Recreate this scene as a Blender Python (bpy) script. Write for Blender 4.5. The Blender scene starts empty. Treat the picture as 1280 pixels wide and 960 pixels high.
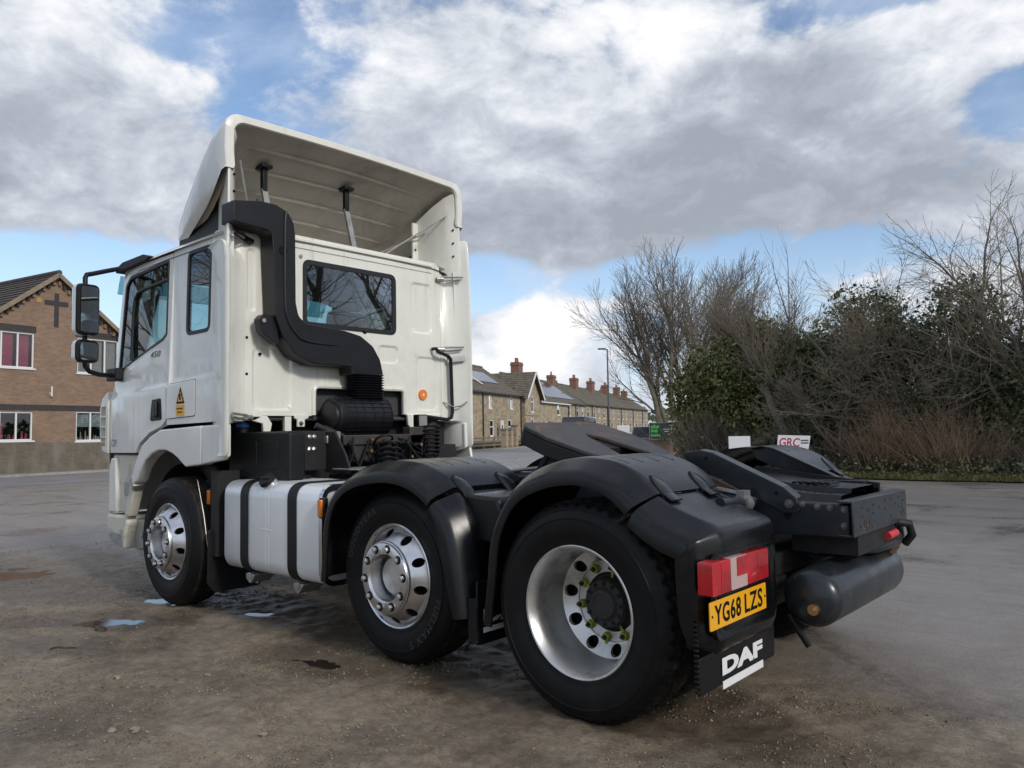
import bpy, bmesh, math, random
import numpy as np
from mathutils import Vector, Matrix
from mathutils.geometry import delaunay_2d_cdt

SC = bpy.context.scene
COL = SC.collection
R = math.radians
random.seed(7)
RNG = np.random.default_rng(7)

# ------------------------------------------------------------------ camera
CAM = Vector((-2.1268, 4.0586, 1.3032))
cd = bpy.data.cameras.new("camera")
co = bpy.data.objects.new("camera", cd)
COL.objects.link(co)
cr = Vector((-0.74907, -0.66225, -0.01779))
cu = Vector((-0.05427, 0.03458, 0.99793))
cf = Vector((0.66026, -0.74849, 0.06184))
M = Matrix((cr, cu, -cf)).transposed().to_4x4()
M.translation = CAM
co.matrix_world = M
cd.sensor_fit = 'HORIZONTAL'
cd.sensor_width = 36.0
cd.lens = 36.0 * 963.72 / 1280.0
cd.clip_start = 0.05
cd.clip_end = 3000.0
SC.camera = co

# ------------------------------------------------------------------ light
SUN_EL, SUN_AZ = R(30), math.atan2(0.12, -1.0)       # azimuth measured from +x
sun_dir = Vector((math.cos(SUN_EL) * math.cos(SUN_AZ), math.cos(SUN_EL) * math.sin(SUN_AZ), math.sin(SUN_EL)))
sl = bpy.data.lights.new("sun", 'SUN')
sl.energy = 1.25
sl.angle = R(9)
sl.color = (1.0, 0.94, 0.86)
so = bpy.data.objects.new("sun", sl)
so.rotation_euler = sun_dir.to_track_quat('Z', 'Y').to_euler()
so.location = (-20, 5, 30)
COL.objects.link(so)
SC.view_settings.view_transform = 'Standard'
SC.view_settings.look = 'None'
SC.view_settings.exposure = 0.62
SC.view_settings.gamma = 1.0
SC.view_settings.use_curve_mapping = False
SC.cycles.max_bounces = 8
SC.cycles.transparent_max_bounces = 16
SC.cycles.caustics_reflective = False
SC.cycles.caustics_refractive = False


class NT:
    """small node tree helper"""
    def __init__(s, tree):
        s.t = tree; s.n = tree.nodes; s.l = tree.links
    def add(s, typ, ins=None, **kw):
        n = s.n.new(typ)
        for k, v in kw.items():
            setattr(n, k, v)
        for k, v in (ins or {}).items():
            s.put(n.inputs[k], v)
        return n
    def put(s, sock, v):
        if hasattr(v, 'is_output'):
            s.l.new(v, sock)
        else:
            if sock.type == 'RGBA' and len(v) == 3:
                v = (*v, 1.0)
            sock.default_value = v
    def math(s, op, a, b=0.0, c=None, clamp=False):
        n = s.n.new('ShaderNodeMath'); n.operation = op; n.use_clamp = clamp
        s.put(n.inputs[0], a); s.put(n.inputs[1], b)
        if c is not None: s.put(n.inputs[2], c)
        return n.outputs[0]
    def vmath(s, op, a, b=None, out=0):
        n = s.n.new('ShaderNodeVectorMath'); n.operation = op
        s.put(n.inputs[0], a)
        if b is not None: s.put(n.inputs[1], b)
        return n.outputs[out]
    def mix(s, f, a, b, blend='MIX'):
        n = s.n.new('ShaderNodeMix'); n.data_type = 'RGBA'; n.blend_type = blend
        s.put(n.inputs[0], f); s.put(n.inputs[6], a); s.put(n.inputs[7], b)
        return n.outputs[2]
    def noise(s, vec, scale, detail=4, rough=0.55, dist=0.0, out='Fac'):
        n = s.n.new('ShaderNodeTexNoise')
        if vec is not None: s.put(n.inputs['Vector'], vec)
        n.inputs['Scale'].default_value = scale; n.inputs['Detail'].default_value = detail
        n.inputs['Roughness'].default_value = rough; n.inputs['Distortion'].default_value = dist
        return n.outputs[out]
    def ramp(s, f, stops, interp='LINEAR'):
        n = s.n.new('ShaderNodeValToRGB'); n.color_ramp.interpolation = interp
        el = n.color_ramp.elements
        while len(el) < len(stops): el.new(0.5)
        for e, (p, c) in zip(el, stops):
            e.position = p
            e.color = (c, c, c, 1) if isinstance(c, (int, float)) else (*c, 1)
        s.put(n.inputs[0], f)
        return n.outputs[0]
    def sstep(s, v, a, b):
        n = s.n.new('ShaderNodeMapRange'); n.interpolation_type = 'SMOOTHSTEP'
        s.put(n.inputs[0], v)
        n.inputs[1].default_value = a; n.inputs[2].default_value = b
        return n.outputs[0]


# ------------------------------------------------------------------ sky with broken cloud
world = bpy.data.worlds.new("World")
SC.world = world
world.use_nodes = True
W = NT(world.node_tree)
W.n.clear()
sky = W.add('ShaderNodeTexSky')
sky.sky_type = 'NISHITA'
sky.sun_disc = False
sky.sun_elevation = SUN_EL
sky.sun_rotation = math.atan2(sun_dir.x, sun_dir.y)
sky.altitude = 20
sky.air_density = 1.0
sky.dust_density = 0.6
sky.ozone_density = 1.6
tc = W.add('ShaderNodeTexCoord')
dirv = tc.outputs['Generated']
sep = W.add('ShaderNodeSeparateXYZ', {0: dirv})
cloudp = W.vmath('MULTIPLY', dirv, (1.0, 1.0, 1.75))
n_big = W.noise(W.vmath('ADD', cloudp, (3.1, 1.7, 0.4)), 2.1, 9, 0.55, 0.25)
n_mid = W.noise(W.vmath('ADD', cloudp, (7.3, 2.2, 1.0)), 5.2, 9, 0.58, 0.35)
n_fine = W.noise(W.vmath('ADD', cloudp, (1.3, 9.2, 4.0)), 13.0, 7, 0.6, 0.3)


def blob(d, w, h, amp):
    """soft cloud bank around direction d, w wide and h high (direction units)"""
    d = Vector(d).normalized()
    ri = d.cross(Vector((0, 0, 1))).normalized(); up = ri.cross(d)
    df = W.vmath('SUBTRACT', dirv, tuple(d))
    a = W.math('DIVIDE', W.vmath('DOT_PRODUCT', df, tuple(ri), out=1), w)
    b = W.math('DIVIDE', W.vmath('DOT_PRODUCT', df, tuple(up), out=1), h)
    e = W.math('ADD', W.math('MULTIPLY', a, a), W.math('MULTIPLY', b, b))
    # front half only: e grows with distance anyway
    g = W.math('POWER', 2.718, W.math('MULTIPLY', e, -1.0))
    facing = W.math('GREATER_THAN', W.vmath('DOT_PRODUCT', dirv, tuple(d), out=1), 0.0)
    return W.math('MULTIPLY', W.math('MULTIPLY', g, facing), amp)


cover_bias = None
for b in [((0.455, -0.833, 0.314), 0.34, 0.10, 0.20), ((0.60, -0.765, 0.245), 0.15, 0.045, 0.17),
          ((0.903, -0.28, 0.325), 0.22, 0.12, 0.10), ((0.729, -0.548, 0.411), 0.2, 0.05, 0.08),
          ((0.53, -0.70, 0.455), 0.3, 0.04, 0.08), ((0.141, -0.907, 0.396), 0.1, 0.05, 0.14),
          ((0.665, -0.74, 0.103), 0.07, 0.045, 0.3), ((0.899, -0.319, 0.285), 0.13, 0.05, 0.10),
          ((0.656, -0.717, 0.215), 0.06, 0.045, -0.24), ((0.92, -0.36, 0.20), 0.24, 0.04, -0.19),
          ((0.754, -0.50, 0.44), 0.14, 0.035, -0.13), ((0.20, -0.872, 0.465), 0.13, 0.03, -0.32),
          ((0.115, -0.929, 0.335), 0.055, 0.045, -0.26), ((0.375, -0.899, 0.200), 0.28, 0.024, -0.17)]:
    g = blob(*b)
    cover_bias = g if cover_bias is None else W.math('ADD', cover_bias, g)
dens = W.math('ADD', W.math('ADD', W.math('MULTIPLY', n_big, 0.5), W.math('MULTIPLY', n_mid, 0.5)), cover_bias)
dens = W.math('ADD', dens, W.math('MULTIPLY', W.math('SUBTRACT', n_fine, 0.5), 0.22))
cover = W.sstep(dens, 0.43, 0.545)
shade_bias = None
for b in [((0.455, -0.833, 0.285), 0.30, 0.075, -0.34), ((0.60, -0.765, 0.235), 0.14, 0.045, -0.26),
          ((0.358, -0.869, 0.352), 0.13, 0.045, -0.24), ((0.903, -0.28, 0.33), 0.17, 0.09, -0.20),
          ((0.56, -0.74, 0.36), 0.2, 0.05, -0.12),
          ((0.729, -0.548, 0.411), 0.16, 0.045, 0.18), ((0.53, -0.70, 0.46), 0.25, 0.04, 0.22),
          ((0.141, -0.907, 0.396), 0.1, 0.06, 0.26), ((0.665, -0.74, 0.103), 0.09, 0.06, 0.36),
          ((0.899, -0.319, 0.285), 0.13, 0.04, 0.16)]:
    g = blob(*b)
    shade_bias = g if shade_bias is None else W.math('ADD', shade_bias, g)
def dev(n, k): return W.math('MULTIPLY', W.math('SUBTRACT', n, 0.5), k)
sh = W.math('ADD', W.math('ADD', W.math('ADD', dev(n_mid, 1.7), dev(n_fine, 1.15)), dev(n_big, -0.5)), W.math('ADD', shade_bias, 0.52))
cloud_col = W.ramp(sh, [(0.05, (2.45, 2.65, 3.05)), (0.30, (3.0, 3.25, 3.75)), (0.55, (4.1, 4.4, 4.9)), (0.78, (5.6, 5.75, 6.1)), (1.0, (6.9, 6.85, 6.9))])
# near the horizon, veil of thin pale cloud
veil = W.math('MULTIPLY', W.sstep(sep.outputs[2], 0.26, 0.0), 0.80)
base_sky = W.mix(W.math('MAXIMUM', veil, W.math('MULTIPLY', W.sstep(n_mid, 0.36, 0.70), 0.50)), sky.outputs[0], (4.1, 4.8, 5.8))
skyc = W.mix(cover, W.mix(1.0, base_sky, (1.04, 1.04, 1.06), 'MULTIPLY'), cloud_col)
bg = W.add('ShaderNodeBackground', {0: skyc, 1: 0.1})
outw = W.add('ShaderNodeOutputWorld', {0: bg.outputs[0]})
world.cycles.sampling_method = 'MANUAL'
world.cycles.sample_map_resolution = 1024


# ------------------------------------------------------------------ materials
def material(name, color=(0.5, 0.5, 0.5), rough=0.5, metal=0.0, spec=0.5, coat=0.0, var=0.0, var_scale=6.0, dirt=None, dirt_amt=0.0,
             dirt_scale=3.0, bump=0.0, streak=0.0, bump_scale=60.0, rough_var=0.0, emission=None, coat_rough=0.06):
    m = bpy.data.materials.new(name); m.use_nodes = True
    T = NT(m.node_tree)
    b = T.n['Principled BSDF']
    tcn = T.add('ShaderNodeTexCoord'); v = tcn.outputs['Object']
    c = (*color, 1.0)
    cs = None
    if var:
        nz = T.noise(v, var_scale, 5, 0.6)
        lo = tuple(x * (1 - var) for x in color); hi = tuple(min(1.0, x * (1 + var)) for x in color)
        cs = T.ramp(nz, [(0.3, lo), (0.7, hi)])
    if dirt:
        nz = T.noise(v, dirt_scale, 8, 0.68, 0.4)
        f = T.math('MULTIPLY', T.sstep(nz, 0.46, 0.72), dirt_amt)
        cs = T.mix(f, cs if cs is not None else c, dirt)
        if rough_var == 0: rough_var = 0.15
    if streak:
        sv = T.add('ShaderNodeMapping', {'Vector': v, 'Scale': (7.0, 7.0, .45)}).outputs[0]
        f = T.math('MULTIPLY', T.math('MULTIPLY', T.sstep(T.noise(sv, 1.6, 6, .65), .52, .74), T.sstep(T.noise(v, 1.1, 3, .6), .40, .62)), streak)
        cs = T.mix(f, cs if cs is not None else c, (.30, .27, .21))
        sp = T.add('ShaderNodeTexVoronoi', {'Vector': v, 'Scale': 38.0}); spc = T.add('ShaderNodeSeparateColor', {0: sp.outputs['Color']})
        chip = T.math('MULTIPLY', T.math('LESS_THAN', sp.outputs['Distance'], .10), T.math('GREATER_THAN', spc.outputs[0], .93))
        cs = T.mix(T.math('MULTIPLY', chip, .8), cs, (.10, .085, .07))
    if cs is not None: T.put(b.inputs['Base Color'], cs)
    else: b.inputs['Base Color'].default_value = c
    if rough_var:
        nz = T.noise(v, dirt_scale * 1.7, 6, 0.65)
        T.put(b.inputs['Roughness'], T.math('ADD', T.math('MULTIPLY', T.math('SUBTRACT', nz, 0.5), rough_var * 2), rough, clamp=True))
    else:
        b.inputs['Roughness'].default_value = rough
    b.inputs['Metallic'].default_value = metal
    b.inputs['Specular IOR Level'].default_value = spec
    b.inputs['Coat Weight'].default_value = coat
    b.inputs['Coat Roughness'].default_value = coat_rough
    if bump:
        nz = T.noise(v, bump_scale, 4, 0.6)
        bn = T.add('ShaderNodeBump', {'Strength': bump, 'Distance': 0.01, 'Height': nz})
        T.put(b.inputs['Normal'], bn.outputs[0])
    return m


MT = {}
MT['paint'] = material('white_paint', (0.76, 0.765, 0.74), 0.22, coat=0.6, dirt=(0.40, 0.37, 0.31), dirt_amt=0.16, dirt_scale=2.2, bump=0.03, bump_scale=4, streak=.42)
MT['cream'] = material('cream_paint', (0.77, 0.77, 0.70), 0.34, coat=0.35, dirt=(0.47, 0.43, 0.33), dirt_amt=0.20, dirt_scale=2.6, bump=0.03, bump_scale=5, streak=.40)
MT['dirty_white'] = material('grimy_white_paint', (0.62, 0.60, 0.52), 0.5, dirt=(0.20, 0.17, 0.12), dirt_amt=0.6, dirt_scale=4.5)
MT['liner'] = material('fairing_liner', (0.44, 0.41, 0.35), 0.75, var=0.12, var_scale=3, dirt=(0.13, 0.12, 0.10), dirt_amt=0.5, dirt_scale=2.2, bump=0.1, bump_scale=30)
MT['plastic'] = material('black_plastic', (0.005, 0.0055, 0.0065), 0.48, spec=0.32, dirt=(0.05, 0.045, 0.038), dirt_amt=0.16, dirt_scale=3.5, bump=0.12, bump_scale=350)
MT['guard'] = material('mudguard_plastic', (0.0035, 0.0038, 0.0052), 0.26, spec=0.42, dirt=(0.05, 0.044, 0.036), dirt_amt=0.16, dirt_scale=6, bump=0.04, rough_var=0.12, bump_scale=420)
MT['duct'] = material('duct_plastic', (0.006, 0.0065, 0.009), 0.40, spec=0.36, dirt=(0.04, 0.037, 0.033), dirt_amt=0.12, dirt_scale=4, bump=0.1, bump_scale=400)
MT['rubber'] = material('tyre_rubber', (0.0038, 0.0038, 0.0044), 0.55, spec=0.25, dirt=(0.028, 0.025, 0.021), dirt_amt=0.25, dirt_scale=3.2, bump=0.06, bump_scale=200)
MT['tread'] = material('tyre_tread', (0.015, 0.0135, 0.012), 0.85, spec=0.2, dirt=(0.085, 0.068, 0.048), dirt_amt=0.7, dirt_scale=6, bump=0.3, bump_scale=90)
MT['tyre_text'] = material('tyre_lettering', (0.035, 0.035, 0.036), 0.7)
MT['alloy'] = material('polished_alloy', (0.70, 0.70, 0.71), 0.30, metal=1.0, dirt=(0.33, 0.30, 0.26), dirt_amt=0.45, dirt_scale=7, rough_var=0.12)
MT['alloy_dull'] = material('dull_alloy', (0.66, 0.66, 0.65), 0.40, metal=0.85, dirt=(0.24, 0.19, 0.14), dirt_amt=0.65, dirt_scale=5, rough_var=0.12)
MT['tank'] = material('brushed_aluminium', (0.84, 0.855, 0.88), 0.34, metal=0.45, dirt=(0.55, 0.55, 0.54), dirt_amt=0.25, dirt_scale=2, rough_var=0.04, streak=.25)
MT['steel'] = material('galvanised_steel', (0.42, 0.42, 0.41), 0.45, metal=0.8, dirt=(0.16, 0.14, 0.12), dirt_amt=0.5, dirt_scale=9)
MT['chassis'] = material('chassis_paint', (0.014, 0.018, 0.022), 0.31, spec=0.5, dirt=(0.06, 0.056, 0.05), dirt_amt=0.4, dirt_scale=5, rough_var=0.15)
MT['chassis_dark'] = material('grimy_underbody', (0.007, 0.007, 0.008), 0.65, dirt=(0.03, 0.026, 0.021), dirt_amt=0.4, dirt_scale=7)
MT['greasy'] = material('greasy_steel', (0.034, 0.033, 0.033), 0.5, spec=0.4, var=0.35, var_scale=6, dirt=(0.26, 0.10, 0.035), dirt_amt=0.34, dirt_scale=3.2, bump=0.3, bump_scale=18)
MT['bolt'] = material('weathered_bolt', (0.16, 0.16, 0.165), 0.5, metal=0.7, dirt=(0.06, 0.055, 0.05), dirt_amt=0.5, dirt_scale=20)
MT['rust'] = material('rusty_steel', (0.15, 0.085, 0.05), 0.8, var=0.4, var_scale=12)
MT['brass'] = material('brass_fitting', (0.55, 0.35, 0.2), 0.4, metal=1.0)
MT['hub'] = material('hub_iron', (0.030, 0.028, 0.028), 0.6, dirt=(0.12, 0.06, 0.035), dirt_amt=0.5, dirt_scale=8)
MT['nut_tag'] = material('yellow_green_plastic', (0.36, 0.40, 0.05), 0.55)
MT['blue_cap'] = material('blue_plastic', (0.06, 0.22, 0.58), 0.35)
MT['orange'] = material('orange_lens', (0.75, 0.20, 0.015), 0.25, coat=0.5)
MT['red_lens'] = material('red_lens', (0.66, 0.008, 0.012), 0.22, coat=0.25)
MT['red_lens2'] = material('deep_red_lens', (0.36, 0.006, 0.010), 0.14, coat=1.0)
MT['white_lens'] = material('clear_lens', (0.50, 0.36, 0.34), 0.2, coat=.3)
MT['yellow'] = material('plate_yellow', (0.86, 0.42, 0.008), 0.35, coat=0.3)
MT['black'] = material('print_black', (0.004, 0.004, 0.004), 0.7, spec=0.2)
MT['white'] = material('print_white', (0.78, 0.78, 0.78), 0.5)
MT['gasket'] = material('window_gasket', (0.010, 0.010, 0.011), 0.45)
MT['sticker_orange'] = material('sticker_orange', (0.78, 0.22, 0.03), 0.5)
MT['sticker_yellow'] = material('sticker_yellow', (0.80, 0.42, 0.04), 0.5)
MT['badge'] = material('badge_grey', (0.10, 0.10, 0.11), 0.35, metal=0.3)
MT['mirror'] = material('mirror_silver', (0.75, 0.77, 0.8), 0.03, metal=1.0)
MT['interior'] = material('cab_trim', (0.055, 0.055, 0.058), 0.8)
MT['seat'] = material('seat_cloth', (0.028, 0.03, 0.036), 0.9)
MT['red_rubber'] = material('red_rubber', (0.55, 0.04, 0.04), 0.5)
MT['chrome'] = material('bright_chrome', (0.82, 0.82, 0.83), 0.12, metal=1.0)


def glass_mat(name, tint, refl=0.9, base=0.08):
    m = bpy.data.materials.new(name); m.use_nodes = True
    T = NT(m.node_tree); T.n.clear()
    tr = T.add('ShaderNodeBsdfTransparent', {0: tint})
    gl = T.add('ShaderNodeBsdfGlossy', {0: (refl, refl, refl), 1: 0.015})
    fr = T.add('ShaderNodeFresnel', {0: 1.5})
    f = T.math('ADD', T.math('MULTIPLY', fr.outputs[0], 0.95), base, clamp=True)
    mx = T.add('ShaderNodeMixShader', {0: f, 1: tr.outputs[0], 2: gl.outputs[0]})
    T.add('ShaderNodeOutputMaterial', {0: mx.outputs[0]})
    return m


def lens_mat(name, lo, hi):
    m = bpy.data.materials.new(name); m.use_nodes = True
    T = NT(m.node_tree); b = T.n['Principled BSDF']; v = T.add('ShaderNodeTexCoord').outputs['Object']
    vo = T.add('ShaderNodeTexVoronoi', {'Vector': v, 'Scale': 140.0, 'Randomness': 0.05}); c = T.add('ShaderNodeSeparateColor', {0: vo.outputs['Color']})
    T.put(b.inputs['Base Color'], T.ramp(T.math('ADD', T.math('MULTIPLY', c.outputs[0], .10), T.math('MULTIPLY', T.noise(v, 7, 2, .5), .90)), [(.28, lo), (.60, hi)]))
    bn = T.add('ShaderNodeBump', {'Strength': .25, 'Distance': .003, 'Height': vo.outputs['Distance']})
    b.inputs['Roughness'].default_value = .25; b.inputs['Coat Weight'].default_value = .5; b.inputs['Coat Roughness'].default_value = .04
    T.put(b.inputs['Normal'], bn.outputs[0]); return m


MT['red_lens'] = lens_mat('moulded_red_lens', (0.24, 0.002, 0.006), (0.52, 0.005, 0.012))
MT['glass'] = glass_mat('tinted_glass', (0.50, 0.66, 0.66), 0.9, 0.05)
MT['house_glass'] = glass_mat('window_pane_glass', (0.62, 0.66, 0.66), 0.9, 0.06)

# ------------------------------------------------------------------ mesh helpers
def link(o, parent=None):
    COL.objects.link(o)
    if parent is not None: o.parent = parent
    return o


def finish(me, mats, smooth=True, angle=32):
    for m in (mats if isinstance(mats, (list, tuple)) else [mats]):
        me.materials.append(m)
    if smooth:
        me.shade_smooth()
        if angle: me.set_sharp_from_angle(angle=R(angle))
    me.update()


def mesh(name, V, F, m, parent=None, smooth=True, angle=32, fm=None, fix=True):
    me = bpy.data.meshes.new(name)
    me.from_pydata([tuple(v) for v in V], [], F)
    if fix:
        b = bmesh.new(); b.from_mesh(me)
        bmesh.ops.recalc_face_normals(b, faces=b.faces)
        b.to_mesh(me); b.free()
    if fm: me.polygons.foreach_set('material_index', fm)
    finish(me, m, smooth, angle)
    return link(bpy.data.objects.new(name, me), parent)


def npmesh(name, V, F, m, parent=None, smooth=False):
    """V (n,3) array, F (k,c) array of one face size"""
    V = np.asarray(V, np.float32); F = np.asarray(F, np.int32)
    me = bpy.data.meshes.new(name)
    me.vertices.add(len(V)); me.vertices.foreach_set('co', V.ravel())
    k, c = F.shape
    me.loops.add(k * c); me.loops.foreach_set('vertex_index', F.ravel())
    me.polygons.add(k)
    me.polygons.foreach_set('loop_start', np.arange(0, k * c, c, dtype=np.int32))
    me.update(calc_edges=True); me.validate()
    finish(me, m, smooth, 0)
    return link(bpy.data.objects.new(name, me), parent)


def empty(name, loc=(0, 0, 0), rz=0.0, parent=None):
    o = bpy.data.objects.new(name, None)
    o.location = loc; o.rotation_euler = (0, 0, rz); o.empty_display_size = 0.2
    return link(o, parent)


def tag(o, label=None, cat=None, group=None, kind=None):
    if label: o['label'] = label
    if cat: o['category'] = cat
    if group: o['group'] = group
    if kind: o['kind'] = kind
    return o


def copy_tree(o, parent=None):
    c = o.copy(); COL.objects.link(c)
    if parent is not None: c.parent = parent
    for ch in list(o.children): copy_tree(ch, c)
    return c


def bevel(o, w, seg=2, angle=30):
    b = o.modifiers.new('bevel', 'BEVEL'); b.width = w; b.segments = seg; b.limit_method = 'ANGLE'; b.angle_limit = R(angle)
    b.harden_normals = False
    return o


class MB:
    """collects simple shapes into one mesh"""
    def __init__(s): s.V = []; s.F = []; s.M = []; s.mi = 0
    def add(s, V, F):
        o = len(s.V); s.V += [tuple(v) for v in V]; s.F += [tuple(i + o for i in f) for f in F]; s.M += [s.mi] * len(F); return s
    def box(s, x0, x1, y0, y1, z0, z1):
        return s.add([(x0, y0, z0), (x1, y0, z0), (x1, y1, z0), (x0, y1, z0), (x0, y0, z1), (x1, y0, z1), (x1, y1, z1), (x0, y1, z1)],
                     [(0, 3, 2, 1), (4, 5, 6, 7), (0, 1, 5, 4), (1, 2, 6, 5), (2, 3, 7, 6), (3, 0, 4, 7)])
    def bar(s, a, b, w, h, up=(0, 0, 1)):
        a = Vector(a); b = Vector(b); d = (b - a).normalized(); up = Vector(up)
        if abs(d.dot(up)) > 0.98: up = Vector((1, 0, 0))
        sx = d.cross(up).normalized() * (w / 2); uz = sx.cross(d).normalized() * (h / 2)
        V = [p + i * sx + j * uz for p in (a, b) for i, j in ((-1, -1), (1, -1), (1, 1), (-1, 1))]
        return s.add(V, [(0, 1, 2, 3), (7, 6, 5, 4), (0, 4, 5, 1), (1, 5, 6, 2), (2, 6, 7, 3), (3, 7, 4, 0)])
    def cyl(s, a, b, r0, r1=None, n=14, caps=True):
        r1 = r0 if r1 is None else r1
        a = Vector(a); b = Vector(b); d = (b - a).normalized()
        t = Vector((0, 0, 1)) if abs(d.z) < 0.9 else Vector((1, 0, 0))
        u = d.cross(t).normalized(); w = d.cross(u)
        V = [a + r0 * (math.cos(2 * math.pi * i / n) * u + math.sin(2 * math.pi * i / n) * w) for i in range(n)]
        V += [b + r1 * (math.cos(2 * math.pi * i / n) * u + math.sin(2 * math.pi * i / n) * w) for i in range(n)]
        F = [(i, (i + 1) % n, n + (i + 1) % n, n + i) for i in range(n)]
        if caps: F += [tuple(range(n - 1, -1, -1)), tuple(range(n, 2 * n))]
        return s.add(V, F)
    def tube(s, pts, r, n=10, closed=False, caps=True):
        pts = [Vector(p) for p in pts]; k = len(pts); rr = r if isinstance(r, (list, tuple)) else [r] * k
        tang = [((pts[(i + 1) % k] if closed or i < k - 1 else pts[i]) - (pts[i - 1] if closed or i > 0 else pts[i])).normalized() for i in range(k)]
        t0 = tang[0]; up = Vector((0, 0, 1)) if abs(t0.z) < 0.9 else Vector((1, 0, 0))
        u = t0.cross(up).normalized(); V = []
        for i in range(k):
            u = (u - tang[i] * u.dot(tang[i])).normalized(); w = tang[i].cross(u)
            V += [pts[i] + rr[i] * (math.cos(2 * math.pi * j / n) * u + math.sin(2 * math.pi * j / n) * w) for j in range(n)]
        F = []
        for i in range(k if closed else k - 1):
            a = i * n; b = ((i + 1) % k) * n
            F += [(a + j, a + (j + 1) % n, b + (j + 1) % n, b + j) for j in range(n)]
        if caps and not closed: F += [tuple(range(n - 1, -1, -1)), tuple(range((k - 1) * n, k * n))]
        return s.add(V, F)
    def prism(s, pts, axis, a, b):
        """outline in the plane across axis ('x': (y,z), 'y': (x,z), 'z': (x,y)), from a to b"""
        f = {'x': lambda p, t: (t, p[0], p[1]), 'y': lambda p, t: (p[0], t, p[1]), 'z': lambda p, t: (p[0], p[1], t)}[axis]
        n = len(pts)
        V = [f(p, a) for p in pts] + [f(p, b) for p in pts]
        return s.add(V, [tuple(range(n - 1, -1, -1)), tuple(range(n, 2 * n))] + [(i, (i + 1) % n, n + (i + 1) % n, n + i) for i in range(n)])
    def loft(s, rings, closed=True, cap0=False, cap1=False):
        n = len(rings[0]); V = [p for r in rings for p in r]; F = []
        for i in range(len(rings) - 1):
            for j in range(n if closed else n - 1):
                F.append((i * n + j, i * n + (j + 1) % n, (i + 1) * n + (j + 1) % n, (i + 1) * n + j))
        if cap0: F.append(tuple(range(n - 1, -1, -1)))
        if cap1: F.append(tuple(range((len(rings) - 1) * n, len(rings) * n)))
        return s.add(V, F)
    def build(s, name, m, parent=None, smooth=True, angle=32):
        return mesh(name, s.V, s.F, m, parent, smooth, angle, fm=s.M if isinstance(m, (list, tuple)) else None)


def lathe(prof, n=64, y0=0.0, mod=None):
    """profile [(r, y)] turned about the y axis"""
    V = []
    for k, (r, y) in enumerate(prof):
        for i in range(n):
            a = 2 * math.pi * i / n
            rr = r if mod is None else mod(k, i, r)
            V.append((rr * math.cos(a), y + y0, rr * math.sin(a)))
    F = [(k * n + i, k * n + (i + 1) % n, (k + 1) * n + (i + 1) % n, (k + 1) * n + i) for k in range(len(prof) - 1) for i in range(n)]
    return V, F


def round_poly(pts, r, n=5):
    out = []; k = len(pts); rs = r if isinstance(r, (list, tuple)) else [r] * k
    for i in range(k):
        p = Vector(pts[i]).to_2d(); a = Vector(pts[i - 1]).to_2d(); b = Vector(pts[(i + 1) % k]).to_2d()
        da = a - p; db = b - p; rr = rs[i]
        if rr <= 0: out.append(tuple(p)); continue
        ang = da.angle(db)
        t = min(rr / math.tan(ang / 2), da.length * 0.49, db.length * 0.49)
        p0 = p + da.normalized() * t; p1 = p + db.normalized() * t
        for j in range(n + 1):
            s = j / n
            out.append(tuple((1 - s) ** 2 * p0 + 2 * s * (1 - s) * p + s * s * p1))
    return out


def rrect(a0, a1, b0, b1, r, n=5):
    return round_poly([(a0, b0), (a1, b0), (a1, b1), (a0, b1)], r, n)


def inside(p, poly):
    x, y = p; c = False; n = len(poly)
    for i in range(n):
        x0, y0 = poly[i]; x1, y1 = poly[i - 1]
        if (y0 > y) != (y1 > y) and x < (x1 - x0) * (y - y0) / (y1 - y0) + x0: c = not c
    return c


def panel(name, outer, m, parent, to3, thick=(0, 0, 0), holes=(), loops=(), lines=(), grid=None, angle=32):
    """sheet-metal panel: 2-D outline with holes and pressed loops, bent into 3-D by to3(a, b, depth), edges turned in by thick"""
    P = []; E = []; D = []
    def ring(pts, d, closed=True):
        o = len(P); P.extend(Vector(q).to_2d() for q in pts); D.extend([d] * len(pts))
        for i in range(len(pts) if closed else len(pts) - 1): E.append((o + i, o + (i + 1) % len(pts)))
    ring(outer, 0.0)
    for h in holes: ring(h, 0.0)
    for pts, d in loops: ring(pts, d)
    for pts in lines: ring(pts, 0.0, False)
    if grid:
        xs = [q[0] for q in outer]; ys = [q[1] for q in outer]
        na, nb = grid
        for i in range(1, na):
            for j in range(1, nb):
                q = (min(xs) + (max(xs) - min(xs)) * (i + 0.013 * j) / na, min(ys) + (max(ys) - min(ys)) * j / nb)
                if inside(q, outer) and not any(inside(q, h) for h in holes):
                    dd = 0.0
                    for pts, d in loops:
                        if inside(q, pts): dd = d
                    P.append(Vector(q)); D.append(dd)
    v, e, f, ov, oe, of = delaunay_2d_cdt(P, E, [], 0, 1e-5)
    dep = []
    for i, src in enumerate(ov):
        dep.append(D[src[0]] if src else 0.0)
    F = []
    for t in f:
        c = sum((v[i] for i in t), Vector((0, 0))) / len(t)
        if inside(c, outer) and not any(inside(c, h) for h in holes): F.append(tuple(t))
    V3 = [Vector(to3(q.x, q.y, d)) for q, d in zip(v, dep)]
    # keep a consistent winding, then turn the rim in
    t = Vector(thick)
    if t.length > 0:
        cnt = {}
        for fc in F:
            for i in range(len(fc)):
                a, b = fc[i], fc[(i + 1) % len(fc)]
                cnt.setdefault((min(a, b), max(a, b)), []).append((a, b))
        back = {}
        def bk(i):
            if i not in back: back[i] = len(V3); V3.append(V3[i] + t)
            return back[i]
        for k, l in cnt.items():
            if len(l) == 1:
                a, b = l[0]; F.append((b, a, bk(a), bk(b)))
    return mesh(name, V3, F, m, parent, True, angle)


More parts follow.
